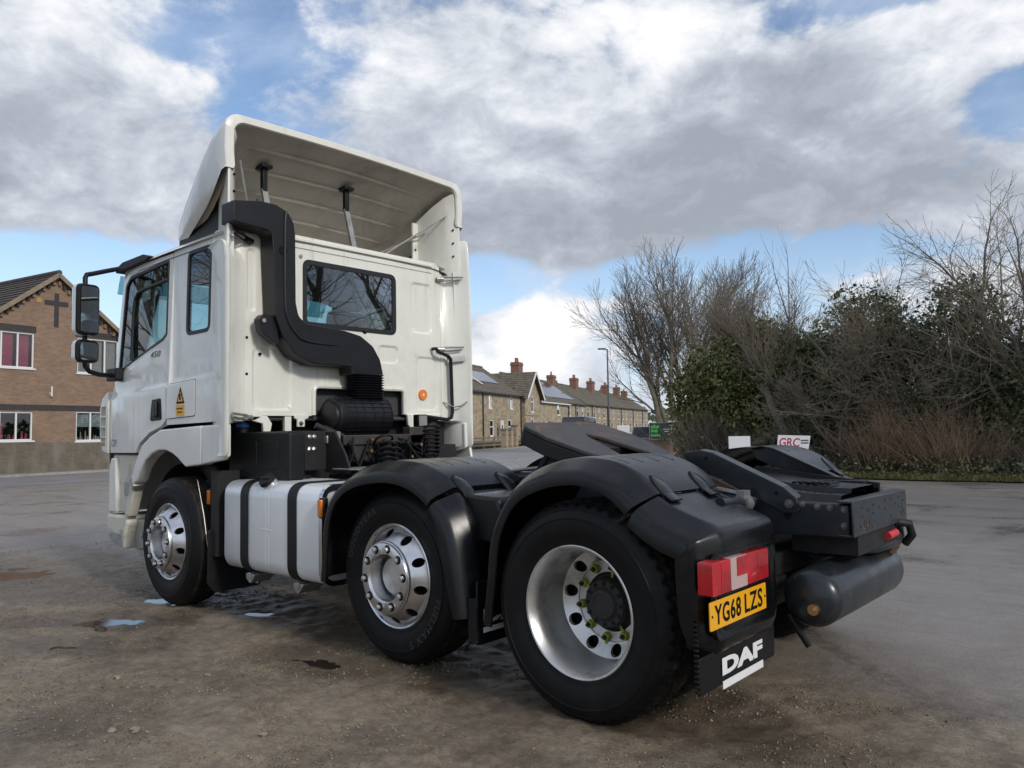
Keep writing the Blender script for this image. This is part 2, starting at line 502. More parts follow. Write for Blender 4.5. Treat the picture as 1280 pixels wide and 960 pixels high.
_glyph = {}
def glyphs(text, size=1.0, shear=0.0, bold=0.0, spacing=1.0):
    """flat text outline as (verts, faces) in x/y, left-bottom at the origin"""
    key = (text, size, shear, bold, spacing)
    if key in _glyph: return _glyph[key]
    cu_ = bpy.data.curves.new('lettering', 'FONT'); cu_.body = text; cu_.size = size; cu_.shear = shear; cu_.offset = bold
    cu_.space_character = spacing; cu_.resolution_u = 3
    o = bpy.data.objects.new('lettering', cu_); COL.objects.link(o)
    bpy.context.view_layer.update()
    dg = bpy.context.evaluated_depsgraph_get()
    me = bpy.data.meshes.new_from_object(o.evaluated_get(dg))
    V = [tuple(v.co) for v in me.vertices]; F = [tuple(p.vertices) for p in me.polygons]
    bpy.data.objects.remove(o); bpy.data.curves.remove(cu_); bpy.data.meshes.remove(me)
    if V:
        x0 = min(v[0] for v in V); y0 = min(v[1] for v in V)
        V = [(v[0] - x0, v[1] - y0) for v in V]
    _glyph[key] = (V, F)
    return V, F


def lettering(name, text, m, parent, origin, ex, ey, width, height, shear=0.0, bold=0.0, spacing=1.0, lift=0.0):
    """text stretched to width x height with its lower left corner at origin, along ex and ey"""
    V, F = glyphs(text, 1.0, shear, bold, spacing)
    w = max(v[0] for v in V); h = max(v[1] for v in V)
    ex = Vector(ex).normalized(); ey = Vector(ey).normalized(); n = ex.cross(ey); o = Vector(origin) + n * lift
    return mesh(name, [o + ex * (v[0] / w * width) + ey * (v[1] / h * height) for v in V], F, m, parent, False, fix=False)


def slab(name, pts, ex, ey, o, t, m, parent=None):
    """flat plate: 2-D outline in the frame (o, ex, ey), thickness t towards ex x ey"""
    ex = Vector(ex).normalized(); ey = Vector(ey).normalized(); n = ex.cross(ey); o = Vector(o)
    k = len(pts)
    V = [o + ex * a + ey * b for a, b in pts] + [o + ex * a + ey * b + n * t for a, b in pts]
    return mesh(name, V, [tuple(range(k - 1, -1, -1)), tuple(range(k, 2 * k))] + [(i, (i + 1) % k, k + (i + 1) % k, k + i) for i in range(k)], m, parent)

# ================================================================== setting materials
PUD = [(7.35, 1.62, 1.35, .34, .10), (3.80, 1.74, .40, .14, .62), (3.30, 2.18, .24, .07, .5), (4.28, 1.22, .26, .10, .35), (1.80, 1.40, .20, .09, .2), (3.05, .92, .30, .08, .3)]


def ground_mat():
    m = bpy.data.materials.new('yard_surface'); m.use_nodes = True
    T = NT(m.node_tree); b = T.n['Principled BSDF']
    v = T.add('ShaderNodeTexCoord').outputs['Object']
    s = T.add('ShaderNodeSeparateXYZ', {0: v}); X, Y = s.outputs[0], s.outputs[1]
    wob = T.noise(v, .55, 5, .6)
    wob2 = T.noise(v, 2.2, 6, .65, .3)
    w = T.math('ADD', T.math('MULTIPLY', T.math('SUBTRACT', wob, .5), 1.8), T.math('MULTIPLY', T.math('SUBTRACT', wob2, .5), .9))
    # loose muddy gravel lies on the truck's near side, tarmac beyond it
    fy = T.sstep(T.math('ADD', Y, T.math('MULTIPLY', w, .9)), -1.5, .85)
    fx = T.sstep(T.math('ADD', X, T.math('MULTIPLY', w, 2.2)), 9.2, 6.2)
    mud = T.math('MULTIPLY', fy, fx)
    n1 = T.noise(v, 1.3, 8, .66); n2 = T.noise(v, 9, 6, .7); n3 = T.noise(v, 55, 4, .7)
    n4 = T.noise(v, 24, 5, .72)
    mudc = T.ramp(T.math('ADD', T.math('MULTIPLY', n1, .45), T.math('ADD', T.math('MULTIPLY', n2, .3), T.math('MULTIPLY', n4, .25))), [(.34, (.066, .051, .037)), (.46, (.150, .119, .087)), (.56, (.25, .205, .150)), (.70, (.36, .30, .22))])
    # straw-coloured bits and grit pressed into it
    vo = T.add('ShaderNodeTexVoronoi', {'Vector': T.add('ShaderNodeMapping', {'Vector': T.vmath('ADD', v, T.vmath('MULTIPLY', T.noise(v, 7, 3, .6, 0, 'Color'), (.12, .12, .12))) , 'Rotation': (0, 0, .6), 'Scale': (1, 1.7, 1)}).outputs[0], 'Scale': 48.0, 'Randomness': 1.0})
    vc = T.add('ShaderNodeSeparateColor', {0: vo.outputs['Color']})
    bit = T.math('MULTIPLY', T.sstep(vo.outputs['Distance'], .36, .22), T.math('GREATER_THAN', vc.outputs[0], .50))
    patch = T.sstep(T.noise(v, 1.9, 5, .72, .5), .46, .60)
    bitc = T.ramp(vc.outputs[1], [(.0, (.22, .17, .11)), (.5, (.42, .33, .19)), (1.0, (.48, .42, .32))])
    mudc = T.mix(T.math('MULTIPLY', T.math('MULTIPLY', bit, patch), .85), mudc, bitc)
    vo2 = T.add('ShaderNodeTexVoronoi', {'Vector': v, 'Scale': 150.0})
    vc2 = T.add('ShaderNodeSeparateColor', {0: vo2.outputs['Color']})
    bit2 = T.math('MULTIPLY', T.sstep(vo2.outputs['Distance'], .42, .25), T.math('GREATER_THAN', vc2.outputs[0], .5))
    mudc = T.mix(T.math('MULTIPLY', bit2, .6), mudc, T.ramp(vc2.outputs[1], [(.0, (.055, .045, .038)), (.55, (.20, .165, .12)), (1.0, (.36, .31, .24))]))
    # tarmac: worn lanes, coarse aggregate, drag marks, damp and mud carried on to it
    lane = T.add('ShaderNodeMapping', {'Vector': v, 'Rotation': (0, 0, R(-20)), 'Scale': (.10, 1.3, 1)}).outputs[0]
    nl = T.noise(lane, 1.9, 7, .66, .5)
    n5 = T.noise(v, 90, 3, .75)
    tar = T.ramp(T.math('ADD', T.math('MULTIPLY', nl, .5), T.math('ADD', T.math('MULTIPLY', n1, .3), T.math('MULTIPLY', n2, .2))), [(.30, (.175, .153, .135)), (.48, (.28, .250, .225)), (.70, (.385, .352, .325))])
    tar = T.mix(T.math('MULTIPLY', T.sstep(T.noise(v, 2.1, 8, .75, .6), .50, .70), .60), tar, (.215, .18, .142))
    tar = T.mix(T.math('MULTIPLY', T.sstep(n5, .40, .66), .60), tar, (.145, .136, .130))
    tar = T.mix(T.math('MULTIPLY', T.sstep(T.noise(lane, 5.5, 6, .7, .8), .60, .68), .45), tar, (.12, .108, .098))
    chips = T.math('MULTIPLY', T.sstep(vo2.outputs['Distance'], .40, .2), T.math('GREATER_THAN', vc2.outputs[0], .72))
    tar = T.mix(T.math('MULTIPLY', chips, .55), tar, (.38, .365, .35))
    col = T.mix(mud, tar, mudc)
    # golden straw trodden into the mud in drifts
    sa = T.noise(T.add('ShaderNodeMapping', {'Vector': v, 'Rotation': (0, 0, .9), 'Scale': (1, 2.6, 1)}).outputs[0], 46, 4, .7, .6)
    drift = T.sstep(T.noise(v, 1.5, 6, .7, .5), .49, .62)
    col = T.mix(T.math('MULTIPLY', T.math('MULTIPLY', T.sstep(sa, .50, .62), drift), T.math('MULTIPLY', mud, .75)), col, (.40, .315, .18))
    # wet, darker hollows, damp margins of the puddles and a dragged wheel track
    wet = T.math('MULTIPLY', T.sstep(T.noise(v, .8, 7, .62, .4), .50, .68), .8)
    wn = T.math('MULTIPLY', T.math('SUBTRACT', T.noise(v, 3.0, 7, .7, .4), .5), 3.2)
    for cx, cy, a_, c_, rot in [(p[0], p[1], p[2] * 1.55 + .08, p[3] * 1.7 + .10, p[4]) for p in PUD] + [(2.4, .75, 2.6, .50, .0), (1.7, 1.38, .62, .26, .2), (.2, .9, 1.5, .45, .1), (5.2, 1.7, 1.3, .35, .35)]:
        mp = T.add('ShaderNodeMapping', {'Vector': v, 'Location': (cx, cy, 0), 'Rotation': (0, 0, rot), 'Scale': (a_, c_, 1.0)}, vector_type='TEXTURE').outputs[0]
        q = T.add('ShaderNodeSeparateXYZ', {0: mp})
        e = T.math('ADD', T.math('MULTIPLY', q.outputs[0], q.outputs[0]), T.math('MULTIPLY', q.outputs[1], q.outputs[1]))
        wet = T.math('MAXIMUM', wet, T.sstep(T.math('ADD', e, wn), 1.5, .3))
    tr = T.add('ShaderNodeSeparateXYZ', {0: T.add('ShaderNodeMapping', {'Vector': v, 'Location': (-.75, -.35, 0), 'Rotation': (0, 0, R(135)), 'Scale': (1, 1, 1)}, vector_type='TEXTURE').outputs[0]})
    line = T.math('ABSOLUTE', T.math('ADD', tr.outputs[1], T.math('MULTIPLY', T.math('SUBTRACT', T.noise(v, 1.5, 3, .5), .5), .10)))
    track = T.math('MULTIPLY', T.sstep(line, .085, .03), T.sstep(T.noise(v, 14, 4, .7), .35, .6))
    wet = T.math('MAXIMUM', wet, T.math('MULTIPLY', track, .7))
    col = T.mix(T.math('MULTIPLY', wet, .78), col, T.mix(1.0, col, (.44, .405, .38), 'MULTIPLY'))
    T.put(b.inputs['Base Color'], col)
    rg = T.mix(mud, (.38, .38, .38), (.66, .66, .66))
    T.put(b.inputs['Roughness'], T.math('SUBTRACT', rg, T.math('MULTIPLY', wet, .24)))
    b.inputs['Specular IOR Level'].default_value = .42
    hgt = T.math('ADD', T.math('ADD', T.math('MULTIPLY', n3, .35), T.math('MULTIPLY', n2, .7)), T.math('ADD', T.math('MULTIPLY', bit2, .25), T.math('MULTIPLY', bit, .4)))
    bn = T.add('ShaderNodeBump', {'Strength': .75, 'Distance': .012, 'Height': hgt}); T.put(b.inputs['Normal'], bn.outputs[0])
    return m


def brick_mat(name, c1, c2, mortar, w=.225, h=.075, soot=0.0):
    m = bpy.data.materials.new(name); m.use_nodes = True
    T = NT(m.node_tree); b = T.n['Principled BSDF']
    v = T.add('ShaderNodeTexCoord').outputs['Object']
    s = T.add('ShaderNodeSeparateXYZ', {0: v})
    vv = T.add('ShaderNodeCombineXYZ', {0: T.math('ADD', s.outputs[0], s.outputs[1]), 1: s.outputs[2], 2: 0.0}).outputs[0]
    br = T.add('ShaderNodeTexBrick', {'Vector': vv, 'Color1': (*c1, 1), 'Color2': (*c2, 1), 'Mortar': (*mortar, 1), 'Scale': 1.0, 'Mortar Size': .007, 'Brick Width': w, 'Row Height': h, 'Bias': .1})
    n = T.noise(v, 1.4, 7, .65)
    col = T.mix(T.math('MULTIPLY', T.sstep(n, .35, .75), .35), br.outputs['Color'], tuple(x * .55 for x in c1))
    if soot:
        st = T.math('MULTIPLY', T.sstep(T.noise(T.add('ShaderNodeMapping', {'Vector': vv, 'Scale': (1.2, .45, 1)}).outputs[0], 1.5, 6, .65), .40, .70), soot)
        col = T.mix(st, col, (.26, .235, .20))
    T.put(b.inputs['Base Color'], col); b.inputs['Roughness'].default_value = .88
    bn = T.add('ShaderNodeBump', {'Strength': .5, 'Distance': .01, 'Height': br.outputs['Fac']}); bn.invert = True
    T.put(b.inputs['Normal'], bn.outputs[0]); return m


def stone_mat(name, tones):
    m = bpy.data.materials.new(name); m.use_nodes = True
    T = NT(m.node_tree); b = T.n['Principled BSDF']
    v = T.add('ShaderNodeTexCoord').outputs['Object']
    mp = T.add('ShaderNodeMapping', {'Vector': v, 'Scale': (1.0, 1.0, 1.7)}).outputs[0]
    vo = T.add('ShaderNodeTexVoronoi', {'Vector': mp, 'Scale': 2.6}); ve = T.add('ShaderNodeTexVoronoi', {'Vector': mp, 'Scale': 2.6}, feature='DISTANCE_TO_EDGE')
    cc = T.add('ShaderNodeSeparateColor', {0: vo.outputs['Color']})
    col = T.ramp(cc.outputs[0], [(0, tones[0]), (.4, tones[1]), (.75, tones[2]), (1, tones[3])])
    col = T.mix(T.math('MULTIPLY', T.noise(v, 9, 6, .7), .5), col, tuple(x * .6 for x in tones[1]))
    col = T.mix(T.sstep(ve.outputs['Distance'], .05, .01), col, (.34, .31, .25))
    T.put(b.inputs['Base Color'], col); b.inputs['Roughness'].default_value = .9; return m


def leaf_mat(name, dark, mid, light, thr=.5):
    m = bpy.data.materials.new(name); m.use_nodes = True
    T = NT(m.node_tree); b = T.n['Principled BSDF']
    g = T.add('ShaderNodeNewGeometry'); v = T.add('ShaderNodeTexCoord').outputs['Object']
    n = T.noise(v, 1.3, 3, .6)
    f = T.math('ADD', T.math('MULTIPLY', g.outputs['Random Per Island'], .6), T.math('MULTIPLY', n, .4))
    T.put(b.inputs['Base Color'], T.ramp(f, [(.15, dark), (thr, mid), (.9, light)]))
    b.inputs['Roughness'].default_value = .55; b.inputs['Specular IOR Level'].default_value = .3
    return m


SM = {}
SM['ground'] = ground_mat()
SM['brick'] = brick_mat('brown_brick', (.225, .145, .096), (.30, .20, .135), (.24, .19, .145))
SM['brick_plinth'] = brick_mat('stained_plinth_brick', (.115, .098, .074), (.15, .125, .092), (.17, .15, .115), soot=.55)
SM['brick_red'] = brick_mat('red_chimney_brick', (.28, .122, .08), (.20, .098, .068), (.25, .21, .17))
SM['brick_dark'] = material('blue_brick', (.038, .035, .038), .7, var=.25, var_scale=8)
SM['brick_pink'] = brick_mat('pale_wall_brick', (.33, .20, .155), (.40, .26, .20), (.34, .30, .26))
SM['stone'] = stone_mat('rubble_stone', [(.25, .20, .13), (.40, .32, .21), (.50, .41, .28), (.33, .245, .165)])
SM['tiles'] = material('roof_tiles', (.14, .12, .09), .85, var=.35, var_scale=2.2, dirt=(.15, .135, .08), dirt_amt=.7, dirt_scale=1.4)
SM['tiles_dark'] = material('dark_roof_tiles', (.075, .060, .048), .8, var=.3, var_scale=3)
SM['upvc'] = material('white_window_frame', (.74, .74, .73), .4)
SM['fascia'] = material('painted_bargeboard', (.70, .68, .62), .5)
SM['board_brown'] = material('weathered_bargeboard', (.24, .19, .13), .7, var=.2)
SM['gutter'] = material('black_gutter', (.02, .02, .02), .4)
SM['solar'] = material('solar_panel', (.03, .045, .10), .12, coat=1.0, var=.3, var_scale=5)
SM['pot'] = material('terracotta_pot', (.28, .12, .07), .8)
SM['room'] = material('dark_room', (.02, .02, .02), .9)
SM['curtain_pink'] = material('pink_curtain', (.72, .13, .26), .85, var=.2, var_scale=7)
SM['curtain_grey'] = material('grey_curtain', (.62, .60, .57), .85, var=.15, var_scale=7)
SM['blind'] = material('pale_blind', (.50, .58, .58), .7)
SM['door'] = material('white_door', (.72, .71, .69), .4)
SM['kerb'] = material('concrete_kerb', (.34, .32, .29), .85, var=.2, var_scale=3, dirt=(.12, .11, .095), dirt_amt=.7)
SM['pavement'] = material('pavement_slabs', (.22, .205, .18), .9, var=.2, var_scale=1.5, dirt=(.09, .082, .07), dirt_amt=.6)
SM['asphalt'] = material('road_asphalt', (.22, .215, .222), .42, var=.25, var_scale=.8, bump=.3, bump_scale=60, dirt=(.17, .16, .155), dirt_amt=.5, dirt_scale=.7)
SM['fence'] = material('weathered_timber', (.20, .165, .12), .85, var=.25, var_scale=4)
SM['bark'] = material('grey_brown_bark', (.17, .15, .115), .9, var=.3, var_scale=5, dirt=(.10, .11, .05), dirt_amt=.6, dirt_scale=2)
SM['twig'] = material('bare_twigs', (.15, .125, .098), .9, var=.25, var_scale=2)
SM['twig_grey'] = material('grey_arching_twigs', (.21, .18, .135), .9, var=.35, var_scale=2)
SM['twig_red'] = material('reddish_stems', (.20, .138, .092), .9, var=.35, var_scale=3)
SM['twig_pale'] = material('pale_dead_stems', (.24, .18, .115), .9, var=.3, var_scale=3)
SM['leaf_dark'] = leaf_mat('ivy_leaves', (.030, .040, .018), (.092, .112, .048), (.20, .21, .10))
SM['leaf_mid'] = leaf_mat('evergreen_leaves', (.040, .052, .017), (.135, .155, .048), (.27, .27, .10))
SM['leaf_yellow'] = leaf_mat('yellowish_leaves', (.055, .060, .018), (.165, .165, .050), (.30, .28, .10))
SM['grass'] = leaf_mat('verge_grass', (.10, .105, .034), (.25, .235, .085), (.42, .36, .18))
SM['litter'] = leaf_mat('leaf_litter', (.05, .035, .02), (.13, .095, .055), (.24, .19, .12))
SM['soil'] = material('verge_soil', (.060, .050, .034), .95, var=.4, var_scale=2.5, dirt=(.10, .105, .04), dirt_amt=.8, dirt_scale=1.2, bump=.6, bump_scale=15)
SM['gravel'] = leaf_mat('loose_gravel', (.10, .082, .06), (.17, .14, .10), (.34, .29, .22))
SM['straw'] = leaf_mat('straw_bits', (.20, .15, .075), (.33, .255, .14), (.50, .42, .27))
SM['lamp_post'] = material('grey_lamp_post', (.12, .12, .12), .5, metal=.5)
SM['board_green'] = material('dark_green_board', (.018, .045, .032), .4)
SM['print_green'] = material('bright_green_print', (.10, .62, .09), .5)
SM['print_red'] = material('red_print', (.48, .03, .07), .5)
SM['car_dark'] = material('dark_car_paint', (.015, .016, .02), .2, coat=1.0)
SM['house_glass'] = MT['house_glass']
SM['car_white'] = material('white_car_paint', (.7, .7, .7), .25, coat=1.0)

# ================================================================== ground


def vnoise(x, y, scale, seed):
    """smooth value noise on arrays"""
    r = np.random.default_rng(seed).random((64, 64))
    u = x * scale; w = y * scale
    i = np.floor(u).astype(int); j = np.floor(w).astype(int); fu = u - i; fw_ = w - j
    fu = fu * fu * (3 - 2 * fu); fw_ = fw_ * fw_ * (3 - 2 * fw_)
    g = lambda a, c: r[a % 64, c % 64]
    return (g(i, j) * (1 - fu) + g(i + 1, j) * fu) * (1 - fw_) + (g(i, j + 1) * (1 - fu) + g(i + 1, j + 1) * fu) * fw_


def ground_h(x, y):
    x = np.asarray(x, float); y = np.asarray(y, float)
    edge = np.clip((y + .6) / 1.2, 0, 1) * np.clip((10.5 - x) / 3, 0, 1) * np.clip((x + 3.5) / 1, 0, 1) * np.clip((6.5 - y) / 1, 0, 1)
    h = (vnoise(x, y, 1.1, 1) - .5) * .020 + (vnoise(x, y, 3.7, 2) - .5) * .018 + (vnoise(x, y, 11, 3) - .5) * .015 + (vnoise(x, y, 27, 4) - .5) * .010
    h = h * edge
    p = np.zeros_like(x)
    for cx, cy, a, c, rot in PUD:
        dx, dy = x - cx, y - cy; u = dx * math.cos(rot) + dy * math.sin(rot); w = -dx * math.sin(rot) + dy * math.cos(rot)
        p = np.maximum(p, np.exp(-((u / a) ** 2 + (w / c) ** 2) ** .9))
    p = p * np.clip(.35 + 1.3 * (vnoise(x, y, 7.0, 21) * .5 + vnoise(x, y, 17.0, 22) * .5), 0, 1.25)
    return h * (1 - .15 * p) - .027 * p


def axis(lo, hi, step, far):
    a = list(np.arange(lo, hi, step)); g = step; x = hi
    while x < far: a.append(x); g *= 1.22; x += g
    a.append(far); g = step; x = lo - step
    pre = []
    while x > -far: pre.append(x); g *= 1.22; x -= g
    return np.array([-far] + pre[::-1] + a)


gx = axis(-2.2, 9.6, .026, 1500.0); gy = axis(-.9, 4.2, .026, 1500.0)
GX, GY = np.meshgrid(gx, gy, indexing='ij')
GZ = ground_h(GX, GY)
nx_, ny_ = len(gx), len(gy)
idx = np.arange(nx_ * ny_).reshape(nx_, ny_)
Fq = np.stack([idx[:-1, :-1], idx[1:, :-1], idx[1:, 1:], idx[:-1, 1:]], -1).reshape(-1, 4)
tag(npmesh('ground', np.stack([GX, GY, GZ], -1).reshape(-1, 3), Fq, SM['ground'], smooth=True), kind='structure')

wm = bpy.data.materials.new('puddle_water'); wm.use_nodes = True
T_ = NT(wm.node_tree); b_ = T_.n['Principled BSDF']
b_.inputs['Base Color'].default_value = (.030, .024, .018, 1); b_.inputs['Roughness'].default_value = .05; b_.inputs['IOR'].default_value = 1.33; b_.inputs['Specular IOR Level'].default_value = .9
for cx, cy, a, c, rot in PUD:
    V = [(cx, cy, -.0205)]; n = 36
    for i in range(n):
        t = 2 * math.pi * i / n; u, w = a * 1.5 * math.cos(t), c * 1.5 * math.sin(t)
        V.append((cx + u * math.cos(rot) - w * math.sin(rot), cy + u * math.sin(rot) + w * math.cos(rot), -.0205))
    tag(mesh('puddle', V, [(0, 1 + i, 1 + (i + 1) % n) for i in range(n)], wm, None, False), kind='structure')

# loose stones and straw trodden into the mud
def scatter(n, name, m, flat):
    x = RNG.uniform(-1.6, 8.5, n * 3); y = RNG.uniform(-.2, 3.9, n * 3)
    keep = (vnoise(x, y, 1.9, 11) * .6 + vnoise(x, y, 5.5, 12) * .4 > .52) & ((x - CAM.x) ** 2 + (y - CAM.y) ** 2 > 1.5) & (y > -.15 + .4 * vnoise(x, y, 1.0, 5))
    dens = RNG.random(n * 3) < np.clip(1.3 - x * .11, .25, 1)
    x, y = x[keep & dens][:n], y[keep & dens][:n]; n = len(x)
    z = ground_h(x, y); rot = RNG.uniform(0, 6.28, n)
    s = np.exp(RNG.normal(-5.45, .42, n)) * (1.15 if flat else 1.0)
    s = np.clip(s, .002, .015 if flat else .012)
    if flat:
        base = np.array([(-1, -.22, .1), (1, -.22, .25), (1.1, .22, .3), (-1, .25, .12), (-1, -.22, 0), (1, -.22, .15), (1.1, .22, .2), (-1, .25, 0)]) * np.array([1.3, .9, .7])
        F = np.array([(0, 3, 2, 1), (4, 5, 6, 7), (0, 1, 5, 4), (1, 2, 6, 5), (2, 3, 7, 6), (3, 0, 4, 7)])
        F = F[:, ::-1]
    else:
        base = np.array([(1, 0, 0), (.3, .8, .05), (-.8, .55, 0), (-.9, -.5, 0), (.2, -.85, 0), (.45, .1, .62), (-.4, .25, .66), (-.2, -.4, .55), (0, 0, -.3)])
        F = np.array([(0, 1, 5), (1, 2, 6), (1, 6, 5), (2, 3, 6), (3, 7, 6), (3, 4, 7), (4, 0, 7), (0, 5, 7), (5, 6, 7), (1, 0, 8), (2, 1, 8), (3, 2, 8), (4, 3, 8), (0, 4, 8)])
    B = base[None] * (1 + RNG.normal(0, .16, (n, len(base), 3)))
    B = B * s[:, None, None]
    c, sn = np.cos(rot)[:, None], np.sin(rot)[:, None]
    V = np.stack([B[..., 0] * c - B[..., 1] * sn + x[:, None], B[..., 0] * sn + B[..., 1] * c + y[:, None], B[..., 2] + z[:, None] + .0005], -1).reshape(-1, 3)
    FF = (F[None] + (np.arange(n) * len(base))[:, None, None]).reshape(-1, F.shape[1])
    tag(npmesh(name, V, FF, m), kind='stuff')


scatter(12000, 'gravel', SM['gravel'], False)
scatter(7000, 'straw_litter', SM['straw'], True)
for x, y, r, lab in ((2.35, 2.28, .022, 'pale round stone alone on the mud below the dark puddle'), (1.55, 2.62, .020, 'flat tan stone nearest the bottom left of the picture'), (1.47, 2.55, .026, 'tan broken stone right of the flat tan one in front'),
                     (2.0, 1.95, .018, 'small grey stone in the middle of the muddy gravel'), (1.0, 2.2, .02, 'small tan stone on the brown mud below the middle wheel'), (3.55, 1.92, .045, 'dark clod of mud standing in the blue puddle')):
    g0 = float(ground_h(x, y)); o = MB(); n = 7; rings = []
    for k, (f, zz) in enumerate(((.7, -.3), (1.0, .1), (.85, .5), (.4, .72))):
        rings.append([(x + r * f * math.cos(2 * math.pi * i / n + k * .3) * random.uniform(.8, 1.2) * 1.25, y + r * f * math.sin(2 * math.pi * i / n + k * .3) * random.uniform(.8, 1.2), g0 + r * zz * random.uniform(.8, 1.1)) for i in range(n)])
    o.loft(rings, True, False, True)
    tag(o.build('stone', SM['gravel'] if r < .04 else SM['soil'], None, True, 40), lab, 'stone', 'stones on the muddy yard')

# ================================================================== road, kerb, pavement
def frame(deg, D, u=0.0):
    """point and z-rotation of a frontage that runs along heading deg at distance D to the left of the line of sight"""
    d = Vector((math.cos(R(deg)), math.sin(R(deg)), 0)); n = Vector((-d.y, d.x, 0))
    return Vector((CAM.x, CAM.y, 0)) + d * u + n * D, R(deg)


def strip(name, left, right, z, m, kind='structure'):
    V = [(*p, z) for p in left] + [(*p, z) for p in right]; k = len(left)
    return tag(mesh(name, V, [(i, i + 1, k + i + 1, k + i) for i in range(k - 1)], m, None, False), kind=kind)


def along(deg, D, us): return [tuple(frame(deg, D, u)[0].xy) for u in us]


far_edge = along(-78.3, 29.4, (-40, -10, 10, 22)) + along(-68, 19.8, (34, 44, 70, 140, 300))
near_edge = along(-78.3, 22.8, (-40, -10, 10, 20)) + along(-68, 13.0, (30, 42, 70, 140, 300))[0:]
strip('road', far_edge, near_edge[:len(far_edge)], .004, SM['asphalt'])


def raised(name, pts_a, pts_b, z0, z1, m):
    V = [(*p, z1) for p in pts_a] + [(*p, z1) for p in pts_b] + [(*p, z0) for p in pts_a] + [(*p, z0) for p in pts_b]; k = len(pts_a); F = []
    for i in range(k - 1): F += [(i, i + 1, k + i + 1, k + i), (2 * k + i, 2 * k + i + 1, i + 1, i), (k + i, k + i + 1, 3 * k + i + 1, 3 * k + i)]
    return tag(mesh(name, V, F, m, None, False), kind='structure')


k1 = along(-78.3, 29.4, (-40, -10, 10, 22)); k2 = along(-78.3, 29.55, (-40, -10, 10, 22)); k3 = along(-78.3, 30.98, (-40, -10, 10, 22))
raised('kerb', k1, k2, -.02, .085, SM['kerb']); raised('pavement', k2, k3, -.02, .078, SM['pavement'])
k1 = along(-68, 19.8, (34, 70, 140, 300)); k2 = along(-68, 19.95, (34, 70, 140, 300)); k3 = along(-68, 21.2, (34, 70, 140, 300)); k4 = along(-68, 23.49, (30, 70, 140, 300))
raised('kerb', k1, k2, -.02, .10, SM['kerb']); raised('pavement', k2, k3, -.02, .09, SM['pavement']); raised('front_gardens', k3, k4, -.02, .45, SM['soil'])


# ================================================================== houses
def window(house, u0, u1, z0, z1, lights, y=0.0, m='upvc', fw_=.055, transom=None, curtain=None, blind=None, sill=True, name='window', depth=.09, arch=False):
    """framed window set back in its opening: frame > pane, curtain"""
    b = MB(); y0, y1 = y + depth - .05, y + depth + .02
    b.box(u0, u0 + fw_, y0, y1, z0, z1); b.box(u1 - fw_, u1, y0, y1, z0, z1); b.box(u0 + fw_, u1 - fw_, y0, y1, z0, z0 + fw_); b.box(u0 + fw_, u1 - fw_, y0, y1, z1 - fw_, z1)
    for k in range(1, lights):
        c = u0 + (u1 - u0) * k / lights; b.box(c - fw_ * .55, c + fw_ * .55, y0 + .003, y1 - .003, z0 + fw_, z1 - fw_)
    if transom: b.box(u0 + fw_, u1 - fw_, y0 + .005, y1 - .005, transom - fw_ * .5, transom + fw_ * .5)
    w = b.build(name, SM[m], house, False)
    if sill:
        s = MB(); s.box(u0 - .06, u1 + .06, y - .05, y + depth, z0 - .06, z0 - .002); s.build('sill', SM[m], w, False)
    p = MB(); p.add([(u0 + fw_, y + depth, z0 + fw_), (u1 - fw_, y + depth, z0 + fw_), (u1 - fw_, y + depth, z1 - fw_), (u0 + fw_, y + depth, z1 - fw_)], [(0, 1, 2, 3)]); p.build('pane', SM['house_glass'], w, False)
    if curtain:
        for a, c in curtain[1]:
            n = 16; V = []
            for i in range(n + 1):
                uu = u0 + (u1 - u0) * (a + (c - a) * i / n); yy = y + depth + .05 + .035 * math.sin(i * 2.1)
                V += [(uu, yy, z0 + .05), (uu, yy, z1 - .03)]
            mesh('curtain', V, [(2 * i, 2 * i + 2, 2 * i + 3, 2 * i + 1) for i in range(n)], SM[curtain[0]], w)
    if blind:
        bb = MB(); n = 9; zb = z1 - (z1 - z0) * blind
        for i in range(n): bb.box(u0 + .05, u1 - .05, y + depth + .08, y + depth + .09 + .004 * (i % 2), zb + (z1 - zb) * i / n + .004, zb + (z1 - zb) * (i + 1) / n - .004)
        bb.build('blind', SM['blind'], w, False)
    return w


def tiled(name, house, p0, p1, q0, q1, rows, m, t=.03):
    """one roof slope: p0-p1 along the eaves, q0-q1 along the ridge, laid in overlapping courses"""
    p0, p1, q0, q1 = map(Vector, (p0, p1, q0, q1)); n = (p1 - p0).cross(q0 - p0).normalized()
    if n.z < 0: n = -n
    V = []; F = []
    for i in range(rows):
        a, c = i / rows, min(1, (i + 1.12) / rows)
        A, B_, C_, D_ = p0.lerp(q0, a) + n * t * 1.6, p1.lerp(q1, a) + n * t * 1.6, p1.lerp(q1, c) + n * t * .4, p0.lerp(q0, c) + n * t * .4
        o = len(V); V += [A, B_, C_, D_, A - n * t * 1.5, B_ - n * t * 1.5, C_ - n * t, D_ - n * t]
        F += [(o, o + 1, o + 2, o + 3), (o, o + 4, o + 5, o + 1), (o + 1, o + 5, o + 6, o + 2), (o + 3, o + 7, o + 4, o)]
    return mesh(name, V, F, m, house, False)


def facade(name, house, outline, holes, y, m, face=-1, t=.22):
    return panel(name, outline, m, house, lambda a, c, d: (a, y, c), (0, t, 0), holes=holes, angle=20)


def rc(u0, u1, z0, z1): return [(u0, z0), (u1, z0), (u1, z1), (u0, z1)]


